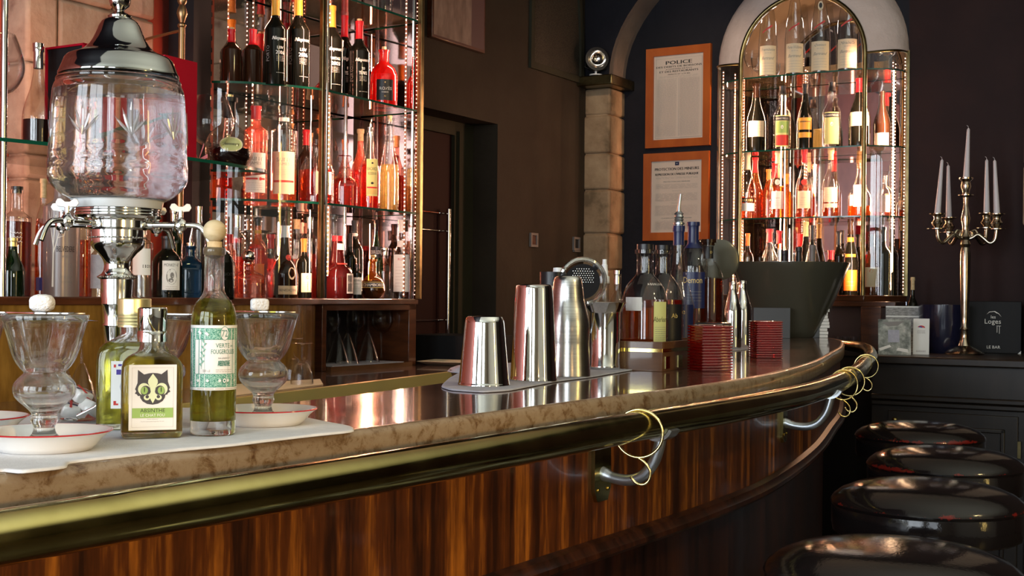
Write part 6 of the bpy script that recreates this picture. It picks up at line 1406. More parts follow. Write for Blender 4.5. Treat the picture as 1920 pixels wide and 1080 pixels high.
# jar with plastic tube behind the shakers
Y = 3.0; x = P(1036, 560, Y).x
dj = E('utensil_tub', 'black tub with a white plastic beaker behind the brushed shaker', 'tub', (x, Y, BT), 0)
mb = MB(); hz = zat(1036, 510, Y)-BT; mb.lathe([(0, 0), (.028, 0), (.030, hz), (.027, hz), (.025, .005), (0, .005)], 28); mb.obj('body', 'black', dj)
mb = MB(); mb.lathe([(0, hz-.06), (.016, hz-.06), (.011, hz+.010), (0, hz+.011)], 24, c=(.012, -.002, 0)); mb.obj('beaker', 'whiteplastic', dj)

# steel cup with strainer
Y = 2.93; kk = Y/F; cupx = P(1134, 620, Y).x
cu = E('steel_mixing_cup', 'steel cup with flared lip holding the bar strainer', 'cup', (cupx, Y, ZN), 0)
hz = zat(1134, 567, Y)-ZN; hn = zat(1134, 584, Y)-ZN
mb = MB(); mb.lathe([(0, 0), (28*kk, 0), (29.5*kk, .003), (29.5*kk, .008), (28.5*kk, .010), (28.8*kk, hn-.004), (30*kk, hn), (33*kk, hn+.006), (40*kk, hz-.001), (41*kk, hz), (40*kk, hz+.0006), (32*kk, hn+.008), (27.5*kk, hn-.004), (27.5*kk, .006), (0, .005)], 64); mb.obj('body', 'chrome2', cu)
# hawthorne strainer leaning in the cup
sx, sy, sz = P(1092, 528, 2.88)
stn = E('bar_strainer', 'round coil-edged cocktail strainer with punched holes, standing in the steel cup', 'strainer', (sx, sy, sz), .15)
stn.rotation_euler = (.18, .0, .12)
Rr = .047
mb = MB(); mb.loft([[(Rr*.86*s_*cos(2*PI*k/48), d_, Rr*.86*s_*sin(2*PI*k/48)) for k in range(48)] for s_, d_ in ((.98, .0012), (1, .0), (.98, -.0012))])
mb.obj('disc', 'black', stn)
mb = MB()
for i in range(-4, 5):
    for j in range(-3, 4):
        x_, z_ = i*.0055+(j % 2)*.0027, .014+j*.005
        if math.hypot(x_, z_) < Rr*.72: mb.ball((x_, -.0016, z_), .0013, 6, sy=.4)
mb.obj('punched_holes', 'chrome', stn)
mb = MB(); cpath = []
nturn = 95
for k in range(nturn*8+1):
    a = -PI*.42+(PI*1.28)*k/(nturn*8); b_ = 2*PI*k/8; rr_ = Rr+.004+.0052*cos(b_); cpath.append((rr_*cos(a), .0052*sin(b_)-.001, rr_*sin(a)))
mb.tube(cpath, .0008, 5); mb.obj('coil_spring', 'chrome', stn)
mb = MB()
for a in (PI*.90, PI*.28): mb.ball((Rr*.96*cos(a), -.002, Rr*.96*sin(a)), .008, 12, sy=.3)
mb.obj('tab', 'black', stn)
mb = MB(); mb.tube([(.0, 0, -Rr*.8), (.012, .01, -Rr*1.4), (.022, .018, -Rr*2.6)], .004, 8); mb.obj('handle', 'steelgrey', stn)

# shakers on the grey napkin
cob = [(0, 0), (43, 0), (44.5, .006), (43.5, .10), (41.5, .30), (41.5, .345), (41.8, .36), (41.5, .50), (40, .57), (36, .66), (32, .74), (30.5, .80), (29, .87), (26.5, .955), (24.5, .985), (21, 1), (0, 1)]
steel('brushed steel cobbler shaker between the tall tin and the cup', 1064, 706, 518, 2.66, cob, 'brushed', 'cobbler_shaker', z=ZN)
tin = [(0, .002), (41, .002), (44.6, 0), (44.8, .012), (44, .03), (43.5, .05), (34.8, .955), (33.5, .985), (30, .998), (25, 1), (0, .996)]
r, H, k = steel('tall upturned polished steel mixing tin, second from the left', 1001, 715, 533, 2.51, tin, 'chrome', 'mixing_tin', 'upturned polished mixing tins', 64, z=ZN)
tin2 = [(0, .002), (45, .002), (49, 0), (49.2, .015), (48.4, .03), (47.6, .05), (37, .90), (35.5, .95), (33, .985), (28, 1), (0, .995)]
steel('short upturned polished steel mixing tin at the left of the group', 908, 725, 592, 2.35, tin2, 'chrome', 'mixing_tin', 'upturned polished mixing tins', 64, z=ZN)
def cloth(name, label, pts, z0, th, mk, cat='napkin', amp=.0012, grid=None):
    """flat folded cloth from a pixel outline on the bar, softly undulating with a rounded border"""
    poly = [tuple(onz(px, py, z0)[:2]) for px, py in pts]
    sm = []
    n = len(poly)
    for i in range(n):
        a, b = Vector(poly[i]), Vector(poly[(i+1) % n])
        for t in (0, .2, .4, .6, .8): sm.append(a.lerp(b, t))
    sm = [(sm[i-1]+sm[i]*2+sm[(i+1) % len(sm)])/4 for i in range(len(sm))]
    cx = sum(v.x for v in sm)/len(sm); cy_ = sum(v.y for v in sm)/len(sm); c = Vector((cx, cy_))
    mb = MB(); secs = []
    nrm = []
    for i, v in enumerate(sm):
        t = (sm[(i+1) % len(sm)]-sm[i-1]); t = t.normalized() if t.length > 0 else Vector((1, 0)); nrm.append(Vector((t.y, -t.x)))
    ar = sum(sm[i].x*sm[(i+1) % len(sm)].y-sm[(i+1) % len(sm)].x*sm[i].y for i in range(len(sm))); sg = 1 if ar > 0 else -1
    for ins, z in ((.002, 0), (.0, th*.25), (.0, th*.6), (.002, th), (.006, th*1.02)):
        secs.append([(v.x-sg*nrm[i].x*ins, v.y-sg*nrm[i].y*ins, z0+z+amp*(.5+.5*sin(v.x*60+v.y*35))*(z/th)*.5) for i, v in enumerate(sm)])
    mb.loft(secs); return mb.obj(name, mk, angle=60)
n1 = cloth('napkin', '', [(826, 727), (845, 733), (905, 737), (955, 734), (1040, 717), (1112, 708), (1168, 698), (1204, 692), (1206, 684), (1180, 680), (1030, 676), (880, 690), (840, 712)], BT+.0003, .0032, 'linengrey')
tag(n1, 'grey-blue folded napkin under the mixing tins and steel cup', 'napkin', 'cloth napkins on the bar')
n2 = cloth('napkin', '', [(-60, 905), (0, 886), (40, 890), (125, 880), (128, 871), (230, 860), (300, 851), (440, 838), (560, 823), (664, 812), (662, 804), (600, 792), (500, 770), (300, 768), (60, 782), (-120, 800)], BT+.0003, .0032, 'linen')
tag(n2, 'white folded linen napkin under the saucers and absinthe bottles', 'napkin', 'cloth napkins on the bar')

# ================================================================== ABSINTHE CORNER
def saucer(label, px, Y, first=None):
    x = P(px, 813, Y).x
    if first: return dup(first, (x, Y, ZN), None, label)
    r = E('saucer', label, 'saucer', (x, Y, ZN), 0, 'white red-rimmed saucers on the bar')
    mb = MB(); pr = [(0, 0), (.044, 0), (.047, .001), (.052, .006), (.0575, .013), (.0635, .0175), (.0665, .0195), (.0668, .0205), (.0655, .0208), (.0625, .0192), (.056, .0145), (.050, .008), (.045, .0035), (0, .0030)]
    mb.lathe(pr, 72); mb.obj('dish', 'china', r)
    mb = MB(); mb.lathe([(.0660, .02085), (.0670, .0207), (.0673, .0200), (.0668, .0195), (.0655, .0210)], 72, closed=True); mb.obj('red_rim', 'chinared', r); return r
s1 = saucer('nearest white saucer with red rim, under the absinthe glass at the lower left', 85, 1.318)
s2 = saucer('white red-rimmed saucer right of the tall absinthe bottle', 494, 1.60, s1)
s3 = saucer('white red-rimmed saucer cut by the left edge of the photo', -62, 1.46, s1)
GP = [(0, .0005), (.0175, .0005), (.0190, .002), (.0188, .005), (.0165, .0088), (.0125, .013), (.0108, .017), (.0105, .0207), (.0125, .0245), (.0137, .0275), (.0128, .031), (.0130, .0345), (.0165, .039), (.0240, .0458), (.0295, .0520), (.0312, .0585), (.0305, .0645), (.0262, .0705), (.0212, .0752), (.0210, .0775), (.0245, .0810), (.0290, .0880), (.0322, .0960), (.0345, .1040), (.0385, .1180), (.0434, .1350)]
GI = [(.0420, .1350), (.0370, .1180), (.0327, .1040), (.0302, .0960), (.0268, .0885), (.0225, .0825), (.0190, .0776), (.0190, .0750), (.0240, .0700), (.0284, .0645), (.0290, .0585), (.0275, .0530), (.0220, .0475), (.0150, .0425), (.0, .0400)]
def fl(t, z):
    if .083 < z < .112: u = sin((z-.083)/.029*PI); return 1+.030*u*(abs(cos(6*t))-.6)
    return 1
def absglass(label, px, Y, z, first=None):
    x = P(px, 700, Y).x
    if first: return dup(first, (x, Y, z), face_cam((x, Y)), label)
    r = E('absinthe_glass', label, 'glass', (x, Y, z), face_cam((x, Y)), 'heavy absinthe glasses on the bar')
    mb = MB(); prof = []
    g = catmull(GP, 2); prof = [(0, .0005)]+[p for p in g if p[0] > .001]+[(.0430, .1356), (.0425, .1356)]+[p for p in catmull(GI, 2) if p[0] > .0005]+[(0, .0400)]
    mb.lathe(prof, 96, mod=fl); mb.obj('crystal', 'glass', r, angle=70); return r
g1 = absglass('nearest absinthe glass with a sugar lump on its rim, lower left', 84, 1.318, ZN+.0033)
g2 = absglass('absinthe glass with a sugar lump, right of the tall bottle', 494, 1.60, ZN+.0033, g1)
g3 = absglass('absinthe glass half hidden behind the absinthe bottles', 304, 1.74, BT+.0005, g1)
g4 = absglass('absinthe glass cut off at the left edge', -62, 1.46, ZN+.0033, g1)
def spoon(label, g, ang, first=None):
    gx, gy, gz = g.location; z = gz+.1375
    if first: return dup(first, (gx, gy, z), ang, label)
    r = E('absinthe_spoon', label, 'spoon', (gx, gy, z), ang, 'slotted absinthe spoons across the glasses')
    mb = MB(); o_ = [(-.046, 0), (-.035, .012), (-.012, .0165), (.012, .0150), (.030, .006), (.050, .0035), (.085, .0045), (.088, 0)]
    full = o_+[(x, -y) for x, y in o_[::-1][1:-1]]
    mb.prism(full, -.0005, .0007); mb.obj('blade', 'chrome2', r)
    mb = MB()
    for x in (-.026, -.012, .002, .014):
        for s_ in (-1, 1): mb.box(x-.004, x+.004, s_*.006-.0016, s_*.006+.0016, .0007, .00085)
    mb.obj('slots', 'black', r); return r
sp1 = spoon('slotted spoon lying across the nearest absinthe glass', g1, 2.9)
sp2 = spoon('slotted spoon across the glass right of the tall bottle', g2, 2.75, sp1)
sp3 = spoon('slotted spoon across the glass behind the absinthe bottles', g3, -.3, sp1)
def sugar(label, px, py, Y, sx, sz, e, z, yaw=0):
    x = P(px, py, Y).x; r = MB(); r.ball((0, 0, sz), sx, 28, sy=.8, sz=sz/sx, jit=.00035, e=e)
    o = r.obj('sugar_lump', 'sugar', loc=(x, Y, z), rotz=yaw, angle=80); return tag(o, label, 'sugar', 'white sugar lumps on the spoons')
sugar('round rough sugar lump on the nearest absinthe glass', 79, 570, 1.318, .0125, .0092, 2.7, g1.location.z+.1383)
sugar('squared sugar lump on the glass right of the tall bottle', 487, 568, 1.60, .0112, .0078, 5, g2.location.z+.1383, .3)

# wrapped sugar in a small glass bowl behind the nearest glass
q = onz(148, 800, BT); cupb = E('sugar_bowl', 'small clear glass bowl with wrapped sugar, between the near glass and the bottles', 'bowl', (P(150, 780, 1.60).x, 1.60, BT+.0005), 0)
mb = MB(); mb.lathe([(0, 0), (.020, 0), (.024, .004), (.034, .022), (.040, .040), (.0385, .040), (.032, .0225), (.022, .0065), (0, .005)], 48); mb.obj('glass_dish', 'wineglass', cupb)
gs = 'paper-wrapped sugar cubes in the glass bowl'
for k, (dx, dy, dz, rz, ry, lb) in enumerate(((-.010, -.004, .013, .4, .3, 'wrapped sugar cube low at the left in the glass bowl'), (.012, .002, .016, -.5, -.5, 'wrapped sugar cube at the right in the glass bowl'), (.000, .004, .031, .9, .4, 'wrapped sugar cube on top in the glass bowl'))):
    r = E('wrapped_sugar', lb, 'wrapped sugar', (cupb.location.x+dx, 1.60+dy, BT+.006+dz), rz, gs); r.rotation_euler = (ry, .3, rz)
    mb = MB(); mb.ball((0, 0, 0), .0115, 16, sz=.72, e=6); mb.obj('wrapper', 'china', r)
    mb = MB(); mb.box(-.0117, .0117, -.002, .002, .0078, .0086); mb.box(-.004, -.001, -.0116, .0116, .0080, .0087, 1); mb.obj('printed_band', ['navy', 'redink'], r)
sl = E('teaspoon', 'steel teaspoon leaning up out of the sugar bowl beside the bottles', 'spoon', (cupb.location.x+.008, 1.57, BT+.0), 0)
mb = MB(); mb.tube([(.0, 0, .014), (.022, -.004, .026), (.048, -.008, .052)], [.0035, .002, .0028], 10); mb.obj('handle', 'chrome', sl)
mb = MB(); mb.ball((-.012, 0, .010), .012, 14, sy=.7, sz=.25); mb.obj('bowl', 'chrome', sl)

# --- green-gold flask with the cat label
def flask(label, px, Y, W_, D_, H_, capmk, capr, caph, liq, yaw, labitems, z, neckr, lv=.94, gold=False):
    x = P(px, 700, Y).x
    r = E('absinthe_flask', label, 'bottle', (x, Y, z), face_cam((x, Y))+yaw, 'small flat absinthe flasks')
    hb = H_-caph
    def sec(w, d, zz, e): return [((math.copysign(abs(cos(t))**(2/e), cos(t)))*w, (math.copysign(abs(sin(t))**(2/e), sin(t)))*d, zz) for t in [2*PI*k/72 for k in range(72)]]
    w, d = W_/2, D_/2; b = hb
    out = [(w*.90, d*.86, .0005, 6), (w*.97, d*.97, .002, 6), (w, d, .006, 6), (w, d, b*.66, 6), (w*.985, d*.99, b*.735, 5.5), (w*.93, d*.96, b*.79, 4.5), (w*.80, d*.90, b*.835, 3.6), (w*.60, d*.80, b*.870, 2.8), (w*.46, max(d*.74, neckr), b*.895, 2.3), (neckr*1.06, neckr*1.06, b*.92, 2), (neckr, neckr, b*.94, 2), (neckr, neckr, b+.002, 2)]
    tk = .0026
    mb = MB(); secs = [sec(*s_) for s_ in out]; inn_ = [(max(s_[0]-tk, .002), max(s_[1]-tk, .002), max(s_[2], .008), s_[3]) for s_ in out[2:]][::-1]
    secs += [sec(*s_) for s_ in inn_]; mb.loft(secs); mb.obj('flask_glass', 'glass', r, angle=70)
    lt = lv*b*.9
    lo = [s_ for s_ in out[2:] if s_[2] < lt]; secs = [sec(max(s_[0]-tk*.8, .002), max(s_[1]-tk*.8, .002), max(s_[2], .0076), s_[3]) for s_ in lo]
    secs.append([(p[0], p[1], lt) for p in secs[-1]]) if False else None
    mb = MB(); mb.loft(secs); mb.obj('absinthe', liq, r, angle=70)
    mb = MB(); c0 = b-.001
    prof = [(0, c0), (capr, c0), (capr, c0+caph*.28), (capr*.97, c0+caph*.30), (capr*.97, c0+caph*.34), (capr, c0+caph*.36), (capr, c0+caph-.0015), (capr-.0015, c0+caph), (0, c0+caph)]
    if gold: prof = [(0, c0), (capr*.98, c0)]+[(capr*(1 if i % 2 else .965), c0+caph*(.05+.40*i/7)) for i in range(8)]+[(capr, c0+caph*.5), (capr, c0+caph-.001), (capr-.001, c0+caph), (0, c0+caph)]
    mb.lathe(prof, 48, mod=(lambda t, zz: 1+.006*cos(60*t)) if gold else None); mb.obj('cap', capmk, r)
    if labitems: mbx, mt = decal(labitems, flatmap(d+.0003)); mbx.obj('paper_label', mt, r)
    return r
def catlabel():
    s = 5.92e-4                         # metres per photo pixel of this label; origin is its centre line
    # coordinates in label zoom pixels (889 wide crop), x centre 446, z up
    def Q(x, y): return ((x-446)/6.35*s, .1325*0+(850-y)/6.35*s+.0125)
    qp = lambda pts: [Q(*p) for p in pts]
    it = [('poly', 'white', qp([(172, 885), (722, 850), (712, 82), (172, 102)])), ]
    it = [('poly', 'white', qp([(172, 875), (722, 875), (722, 95), (172, 95)]))]
    fr = [(208, 838), (684, 838), (684, 130), (208, 130)]
    for (x0, y0), (x1, y1) in zip(fr, fr[1:]+fr[:1]):
        a, b = Q(min(x0, x1), max(y0, y1)), Q(max(x0, x1), min(y0, y1)); it.append(('rect', 'softink', a[0]-.0001, a[1]-.0001, b[0]+.0001, b[1]+.0001))
    head = [(274, 155), (345, 210), (400, 197), (446, 192), (500, 197), (545, 208), (614, 155), (620, 300), (645, 372), (632, 392), (650, 420), (625, 432), (610, 455), (592, 455), (585, 490), (560, 530), (510, 560), (446, 572), (382, 562), (330, 530), (303, 490), (298, 462), (278, 468), (262, 445), (240, 438), (256, 408), (242, 384), (270, 310)]
    it.append(('poly', 'catgrey', qp(head)))
    for sx in (-1, 1):
        c = 446+sx*98
        it.append(('poly', 'palelime', [Q(c+sx*4+68*cos(a), 385+72*sin(a)) for a in [2*PI*k/28 for k in range(28)]]))
        it.append(('poly', 'catgrey', [Q(c-sx*16+58*cos(a), 408+64*sin(a)) for a in [2*PI*k/28 for k in range(28)]]))
        it.append(('poly', 'lime', [Q(c-sx*2+40*cos(a), 402+46*sin(a)) for a in [2*PI*k/28 for k in range(28)]]))
        it.append(('poly', 'ink', [Q(c-sx*2+6*cos(a), 392+34*sin(a)) for a in [2*PI*k/16 for k in range(16)]]))
    it.append(('poly', 'palelime', qp([(446, 200), (500, 275), (503, 310), (478, 370), (470, 418), (480, 440), (500, 452), (446, 555), (392, 452), (412, 440), (422, 418), (414, 370), (390, 310), (393, 275)])))
    for sx in (-1, 1):
        c = 446+sx*62
        it.append(('poly', 'palelime', [Q(c+sx*6+36*cos(a), 486+32*sin(a)) for a in [2*PI*k/24 for k in range(24)]]))
        it.append(('poly', 'catgrey', [Q(c+sx*2+20*cos(a), 476+20*sin(a)) for a in [2*PI*k/20 for k in range(20)]]))
    a, b = Q(210, 728), Q(682, 610); it.append(('rect', 'lime', a[0], a[1], b[0], b[1]))
    x, z = Q(446, 640); it.append(T('ink', 'ABSINTHE', x, z, 44/6.35*s, 330/6.35*s)); x, z = Q(446, 696); it.append(T('white', 'LE CHAT FOU', x, z, 32/6.35*s, 330/6.35*s))
    x, z = Q(446, 745); it.append(T('softink', 'Boisson spiritueuse', x, z, 14/6.35*s, 220/6.35*s)); x, z = Q(446, 772); it.append(T('softink', 'Récolte traditionnelle Fougerolles 70cl 60%', x, z, 14/6.35*s, 390/6.35*s))
    return it
fc = flask('small absinthe flask with silver cap and black cat label, front of the group', 285, 1.44, .0665, .034, .1475, 'chrome', .0163, .0385, 'absinthe_gold', .06, catlabel(), ZN+.0, .0135)
def lab2(): return [('rect', 'white', -.024, .026, .024, .082), ('rect', 'purple', -.016, .076, .016, .0785), ('rect', 'purple', -.018, .066, -.002, .072), ('rect', 'redink', -.021, .030, -.018, .035), ('rect', 'redink', -.018, .030, -.0155, .032), ('rect', 'redink', -.021, .0745, -.0185, .078), ('poly', 'linengrey', ell(-.006, .052, .008, .010, 12))]
flask('greener absinthe flask with ribbed gold cap behind the cat-label flask', 251, 1.53, .084, .036, .157, 'gold', .0195, .034, 'absinthe', -.1, lab2(), ZN, .0150, gold=True)

# --- tall absinthe bottle with wooden ball stopper
Yt = 1.475; kx = Yt/F; bx_ = P(400, 700, Yt).x; zb = ZN
tb = E('absinthe_bottle', 'tall round absinthe bottle with green engraved label and wooden ball stopper', 'bottle', (bx_, Yt, zb), face_cam((bx_, Yt)))
zz = lambda y: zat(400, y, Yt)-zb
Rb = 42*kx
out = [(0, .0005), (Rb*.90, .0005), (Rb*.985, .0025), (Rb, .006), (Rb, zz(607)), (Rb*.995, zz(598)), (Rb*.965, zz(587)), (Rb*.90, zz(577)), (Rb*.79, zz(567)), (Rb*.64, zz(559)), (Rb*.52, zz(552)), (Rb*.455, zz(545)), (Rb*.435, zz(535)), (Rb*.435, zz(478)), (Rb*.50, zz(476)), (Rb*.50, zz(466)), (Rb*.46, zz(464))]
inn_ = [(Rb*.30, zz(464)), (Rb*.30, zz(545)), (Rb*.40, zz(553)), (Rb*.58, zz(562)), (Rb*.80, zz(573)), (Rb*.89, zz(588)), (Rb*.92, zz(605)), (Rb*.92, .021), (Rb*.86, .0175), (0, .0165)]
mb = MB(); mb.lathe(out+inn_, 96); mb.obj('bottle_glass', 'glass', tb, angle=60)
mb = MB(); f_ = .93; mb.lathe([(0, .0162), (Rb*.865, .0172), (Rb*f_, .0208), (Rb*f_, zz(605)), (Rb*.90, zz(588)), (Rb*.81, zz(573)), (Rb*.60, zz(563)), (Rb*.52, zz(560)), (0, zz(560))], 96); mb.obj('absinthe', 'absinthe', tb, angle=60)
mb = MB(); mb.lathe([(0, zz(478)), (Rb*.31, zz(478)), (Rb*.33, zz(466)), (Rb*.335, zz(453)), (0, zz(453))], 32); mb.obj('cork', 'cork', tb)
mb = MB(); mb.ball((0, 0, zz(433)), 21.5*kx, 40, sz=.98); mb.obj('ball_stopper', 'ballwood', tb)
lw = .0375; z0, z1 = zz(729), zz(609)
H_ = z1-z0
def gx(u): return u*lw              # u in -1..1 over the label
its = [('rect', 'white', -lw, z0, lw, z1), ('rect', 'greenink', -lw*.97, z0+H_*.045, lw*.97, z1-H_*.05)]
its += [('rect', 'teal', -lw*.97, z1-H_*.052, lw*.97, z1-H_*.045), ('rect', 'teal', -lw*.97, z0+H_*.045, lw*.97, z0+H_*.052), ('rect', 'teal', -lw*.97, z0+H_*.05, -lw*.955, z1-H_*.05)]
its += [('rect', 'teal', -lw*.70, z0+H_*.245, lw*.72, z1-H_*.215), ('rect', 'white', -lw*.685, z0+H_*.253, lw*.705, z1-H_*.223)]
cx_ = .009
its += [('poly', 'teal', ell(cx_+.0005, z1-H_*.125, .0050, H_*.110)), ('poly', 'white', ell(cx_+.0005, z1-H_*.125, .0046, H_*.102)), T('teal', '72', cx_+.0005, z1-H_*.125, H_*.105, .0072)]
its += [T('teal', 'VERTE', cx_-.0015, z1-H_*.31, H_*.065, .0165), T('teal', 'de', cx_+.0095, z1-H_*.315, H_*.03), T('teal', 'FOUGEROLLES', cx_-.0005, z1-H_*.405, H_*.07, .0285), T('greyink', 'aux plantes d\'', cx_, z1-H_*.505, H_*.04, .0140), T('teal', 'ABSINTHE', cx_, z1-H_*.585, H_*.085, .0145, 0, .02)]
its += lines('softink', cx_, z0+H_*.27, z0+H_*.33, .019, 2, .0006, 2)+[T('softink', '50 cl', -.011, z0+H_*.30, H_*.04)]
for k in range(9):                        # wormwood sprig
    zz_ = z0+H_*(.36+.045*k); sgn = 1 if k % 2 else -1
    its.append(('poly', 'greenink', [(-.0165+.0004*k, zz_), (-.0165+.0004*k+sgn*.0032, zz_+H_*.05), (-.0165+.0004*k+sgn*.0008, zz_+H_*.06)]))
its.append(('rect', 'teal', -.0167, z0+H_*.33, -.0163, z0+H_*.80))
for u in (-.55, -.25, .1, .35, .62): its.append(('poly', 'white', ell(u*lw, z0+H_*.15, .0016, H_*.022, 10)))
for u, v in ((-.85, .93), (-.82, .12), (-.5, .90), (-.28, .88)): its.append(('poly', 'white', [(u*lw-.0022, z0+H_*v), (u*lw, z0+H_*(v+.02)), (u*lw+.0026, z0+H_*(v-.02)), (u*lw+.0006, z0+H_*(v-.05))]))
its.append(('poly', 'teal', ell(cx_, z0+H_*.15, .0026, H_*.045, 16))); its.append(('poly', 'white', ell(cx_, z0+H_*.15, .0020, H_*.035, 16))); its.append(('poly', 'teal', ell(cx_, z0+H_*.15, .0010, H_*.016, 8)))
its += lines('softink', .004, z0+H_*.012, z0+H_*.035, .05, 1, .0007, 5)
mbx, mt = decal(its, cylmap(Rb+.0003), .00025); lo_ = mbx.obj('paper_label', mt, tb)
lo_.rotation_euler.z = .12

# ================================================================== ABSINTHE FOUNTAIN
Yf = 1.66; kf = Yf/F; fx = P(219, 600, Yf).x
ft = E('absinthe_fountain', 'tall absinthe water fountain with cut-glass jar, silver lid, taps and stem', 'drink fountain', (fx, Yf, BT), face_cam((fx, Yf)))
def fz(y): return zat(219, y, Yf)-BT
def fp(l): return [(r_*kf, fz(y)) for r_, y in l]
ft.location.x = P(219, 600, Yf).x
# the vertical axis stays vertical; small lean of the photo is the camera's roll
mb = MB(); mb.lathe([(0, .0003), (54*kf, .0003), (56*kf, .004), (52*kf, .008), (44*kf, .012), (30*kf, .022), (20*kf, .034), (15*kf, .05), (17*kf, .058), (14*kf, .066)]+fp([(17, 668), (18, 655), (22, 648), (23, 642), (24.5, 612), (25.5, 610), (25, 607), (27, 572), (28.2, 570), (27.5, 567), (29.5, 540), (30, 524)]) +fp([(34, 522), (35, 519), (34, 517), (29, 514), (25, 508), (23.6, 499), (24.5, 492), (28, 484), (36, 474), (44, 467), (48, 461), (50, 456), (50, 448), (51.5, 447), (50, 445), (50, 432), (54, 430), (58, 428), (58, 415), (64, 412), (76, 411), (78, 409)])+[(0, fz(409))], 96)
mb.obj('stem', 'chrome2', ft, angle=30)
mb = MB()
for k in range(44): a = 2*PI*k/44; mb.ball((51.5*kf*cos(a), 51.5*kf*sin(a), fz(446)), 1.7*kf, 6)
for k in range(40): a = 2*PI*k/40; mb.ball((34.5*kf*cos(a), 34.5*kf*sin(a), fz(519.5)), 2.2*kf, 6)
mb.obj('beading', 'chrome2', ft)
mb = MB(); mb.lathe([(0, fz(409))]+fp([(78, 409), (80, 407), (77.5, 405), (77.5, 403.5), (80, 402), (77.5, 400), (77.5, 398), (80, 396.5), (77.5, 395), (77.5, 393)])+[(0, fz(392))], 64); mb.obj('screw_collar', 'chrome2', ft, angle=30)
mb = MB(); mb.lathe([(0, fz(392.5))]+fp([(79, 392), (81, 388), (83, 378), (86, 376)])+[(0, fz(375.5))], 64); mb.obj('gasket', principled('milky_seal', (.50, .54, .55), .3), ft)
jo = fp([(88, 375), (98, 370), (110, 360), (120, 350), (125.5, 340), (127, 330), (126.8, 312), (125, 290), (123.5, 250), (121.5, 205), (120, 185), (118.5, 172), (116, 164), (113, 158), (113.5, 154), (112, 151)])
ji = fp([(105, 151), (106, 160), (110, 168), (113, 178), (115.5, 205), (118, 250), (119, 290), (120.5, 312), (121, 330), (119, 338), (108, 348), (90, 356)])
def jm(t, z):
    v = 1.0
    for yc, am in ((285, .012), (303, .014), (321, .012)):
        d_ = (z-fz(yc))/(8.5*kf)
        if abs(d_) < 1: v -= .45*am*(1-d_*d_)*(.5+.5*cos(20*t+(PI if yc == 303 else 0)))
    return v
# resample the wall finely where it is cut
def resamp(pr, step):
    out = [pr[0]]
    for a, b in zip(pr, pr[1:]):
        n = max(1, int(abs(b[1]-a[1])/step))
        for k in range(1, n+1): out.append((a[0]+(b[0]-a[0])*k/n, a[1]+(b[1]-a[1])*k/n))
    return out
mb = MB(); mb.lathe([(0, fz(375))]+resamp(catmull(jo, 2), .0016)+ji+[(0, fz(357))], 160, mod=lambda t, z: jm(t, z)); jar = mb.obj('jar', 'jar', ft, angle=75)
wi = [(r_*1.006, z) for r_, z in ji if z <= fz(176)][::-1]
mb = MB(); mb.lathe([(0, fz(357.5))]+wi+[(wi[-1][0], fz(176)), (0, fz(176))], 96); mb.obj('water', 'water', ft, angle=60)
# engraved leaf sprays
frostm = thin('cut_glass_facet', (.80, .80, .80), .12, body=(.8, .8, .82), bodyf=.45, refl=2.2, base=.10)
mb = MB()
for k in range(9):
    ph = 2*PI*k/9
    for da, hh, tl in ((0, 62, 0), (.07, 50, .10), (-.07, 50, -.10), (.13, 36, .2), (-.13, 36, -.2)):
        pts = []
        for t, wd in ((0, 0), (.25, 2.6), (.5, 3.6), (.75, 2.4), (1, 0)):
            pts.append((t, wd))
        b0 = ph; base_y = 268; vs = []
        for t, wd in pts:
            y = base_y-hh*t; z = fz(y); rad = interp([(r_, z__) for r_, z__ in jo], z)
            rad = (121.8+(y-205)*.042)*kf+.0006
            a = b0+da*1.0*t*1.5+tl*.25*t
            dw = wd*kf/rad
            vs += [(rad*cos(a-dw), rad*sin(a-dw), z), ((rad+.0008)*cos(a), (rad+.0008)*sin(a), z), (rad*cos(a+dw), rad*sin(a+dw), z)]
        fs = []
        for i in range(4): fs += [(3*i, 3*i+1, 3*i+4, 3*i+3), (3*i+1, 3*i+2, 3*i+5, 3*i+4)]
        mb.add(vs, fs)
mb.obj('cut_leaves', frostm, ft, angle=10)
mb = MB(); mb.lathe([(0, fz(146))]+fp([(106, 148), (109.5, 146), (109.5, 141), (107, 136), (103, 126), (98.5, 114), (94, 109), (90, 107), (84, 105), (74, 101), (64, 95), (55, 86), (48.5, 76), (42.5, 63), (37.5, 50), (33, 42), (27, 37.5), (22, 36), (21.5, 33), (22, 31), (19, 29), (15, 26), (9, 23.5), (7.5, 20), (10, 17.5)])+[(0, fz(17.5))], 96); mb.obj('lid', principled('dark_lid_silver', (.42, .43, .42), .07, 1), ft, angle=50)  # lid silver darkened to dim its bright ceiling reflection
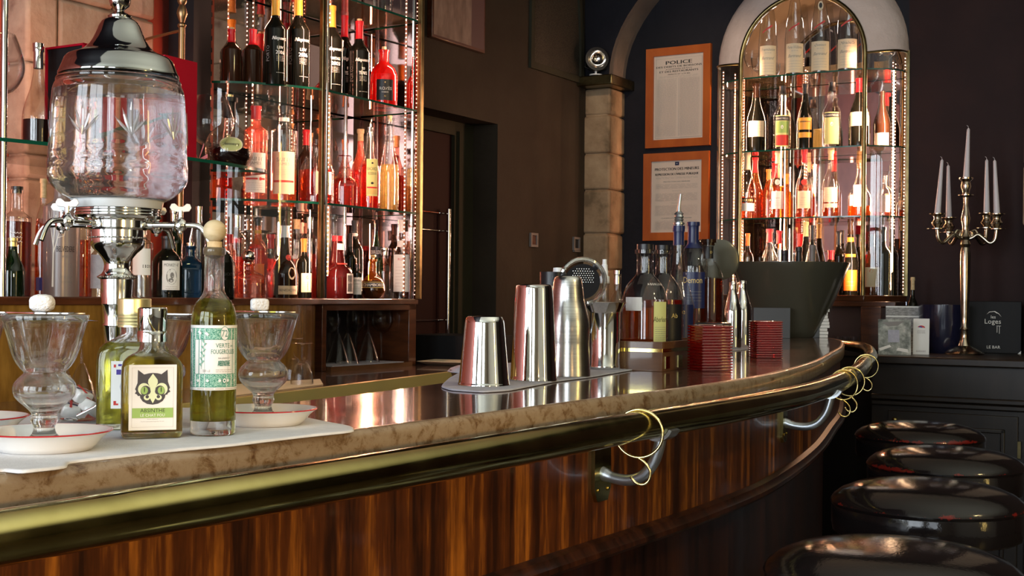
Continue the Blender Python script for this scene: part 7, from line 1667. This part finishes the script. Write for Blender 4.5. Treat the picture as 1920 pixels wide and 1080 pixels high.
mb = MB(); mb.lathe([(0, fz(18))]+fp([(9, 18), (16, 12), (19, 4), (19, -6), (15, -16), (8, -24), (3, -28)])+[(0, fz(-30))], 32, mod=lambda t, z: 1+.05*cos(10*t+z*900)); mb.obj('finial', 'chrome2', ft)
# four taps
M['pewter'] = principled('satin_pewter', (.72, .73, .74), .38, .7)
tf = [(-16, 1), (52, 0), (150, 0), (222, 1)]
for ang, near in tf:
    a = math.radians(ang); rho = 117*kf
    base = MB(); zt_ = fz(421)
    rot = Matrix.Rotation(a, 4, 'Z')
    def R3(p): return tuple(rot @ Vector(p))
    base.tube([R3(p) for p in ((50*kf, 0, zt_), (rho, 0, zt_))], 5.6*kf, 14)
    base.tube([R3(p) for p in ((56*kf, 0, zt_), (66*kf, 0, zt_))], 8*kf, 14)
    tap = base.obj('tap', 'chrome2', ft)
    m2 = MB(); c_ = R3((rho, 0, zt_)); m2.lathe([(0, -17*kf), (3*kf, -17*kf), (5*kf, -14*kf), (4*kf, -12*kf), (9*kf, -10*kf), (12.5*kf, -4*kf), (12.5*kf, 3*kf), (9*kf, 9*kf), (5.5*kf, 12*kf), (6*kf, 14*kf), (4.4*kf, 15*kf), (4.4*kf, 27*kf), (0, 27*kf)], 24, c=c_); m2.obj('valve', 'chrome2', tap)
    m2 = MB(); pth = [(rho+8*kf, 0, zt_), (rho+22*kf, 0, zt_), (rho+34*kf, 0, zt_-2*kf), (rho+43*kf, 0, zt_-10*kf), (rho+50*kf, 0, zt_-22*kf), (rho+56*kf, 0, zt_-37*kf)]
    m2.tube([R3(p) for p in catmull(pth, 4)], 5.2*kf, 14); m2.obj('spout', 'chrome2', tap)
    m2 = MB(); hp = [(-20, 33), (-17, 40), (-11, 41), (-4, 35), (4, 35), (11, 41), (17, 40), (20, 33), (16, 26), (6, 25), (0, 22), (-6, 25), (-16, 26)]
    f_, bk_ = [], []
    for x_, z_ in hp:
        f_.append((c_[0]+x_*kf, c_[1]-1.6*kf, c_[2]+z_*kf)); bk_.append((c_[0]+x_*kf, c_[1]+1.6*kf, c_[2]+z_*kf))
    m2.loft([bk_, f_]); m2.obj('wing_handle', 'pewter', tap, bevel=.0006)
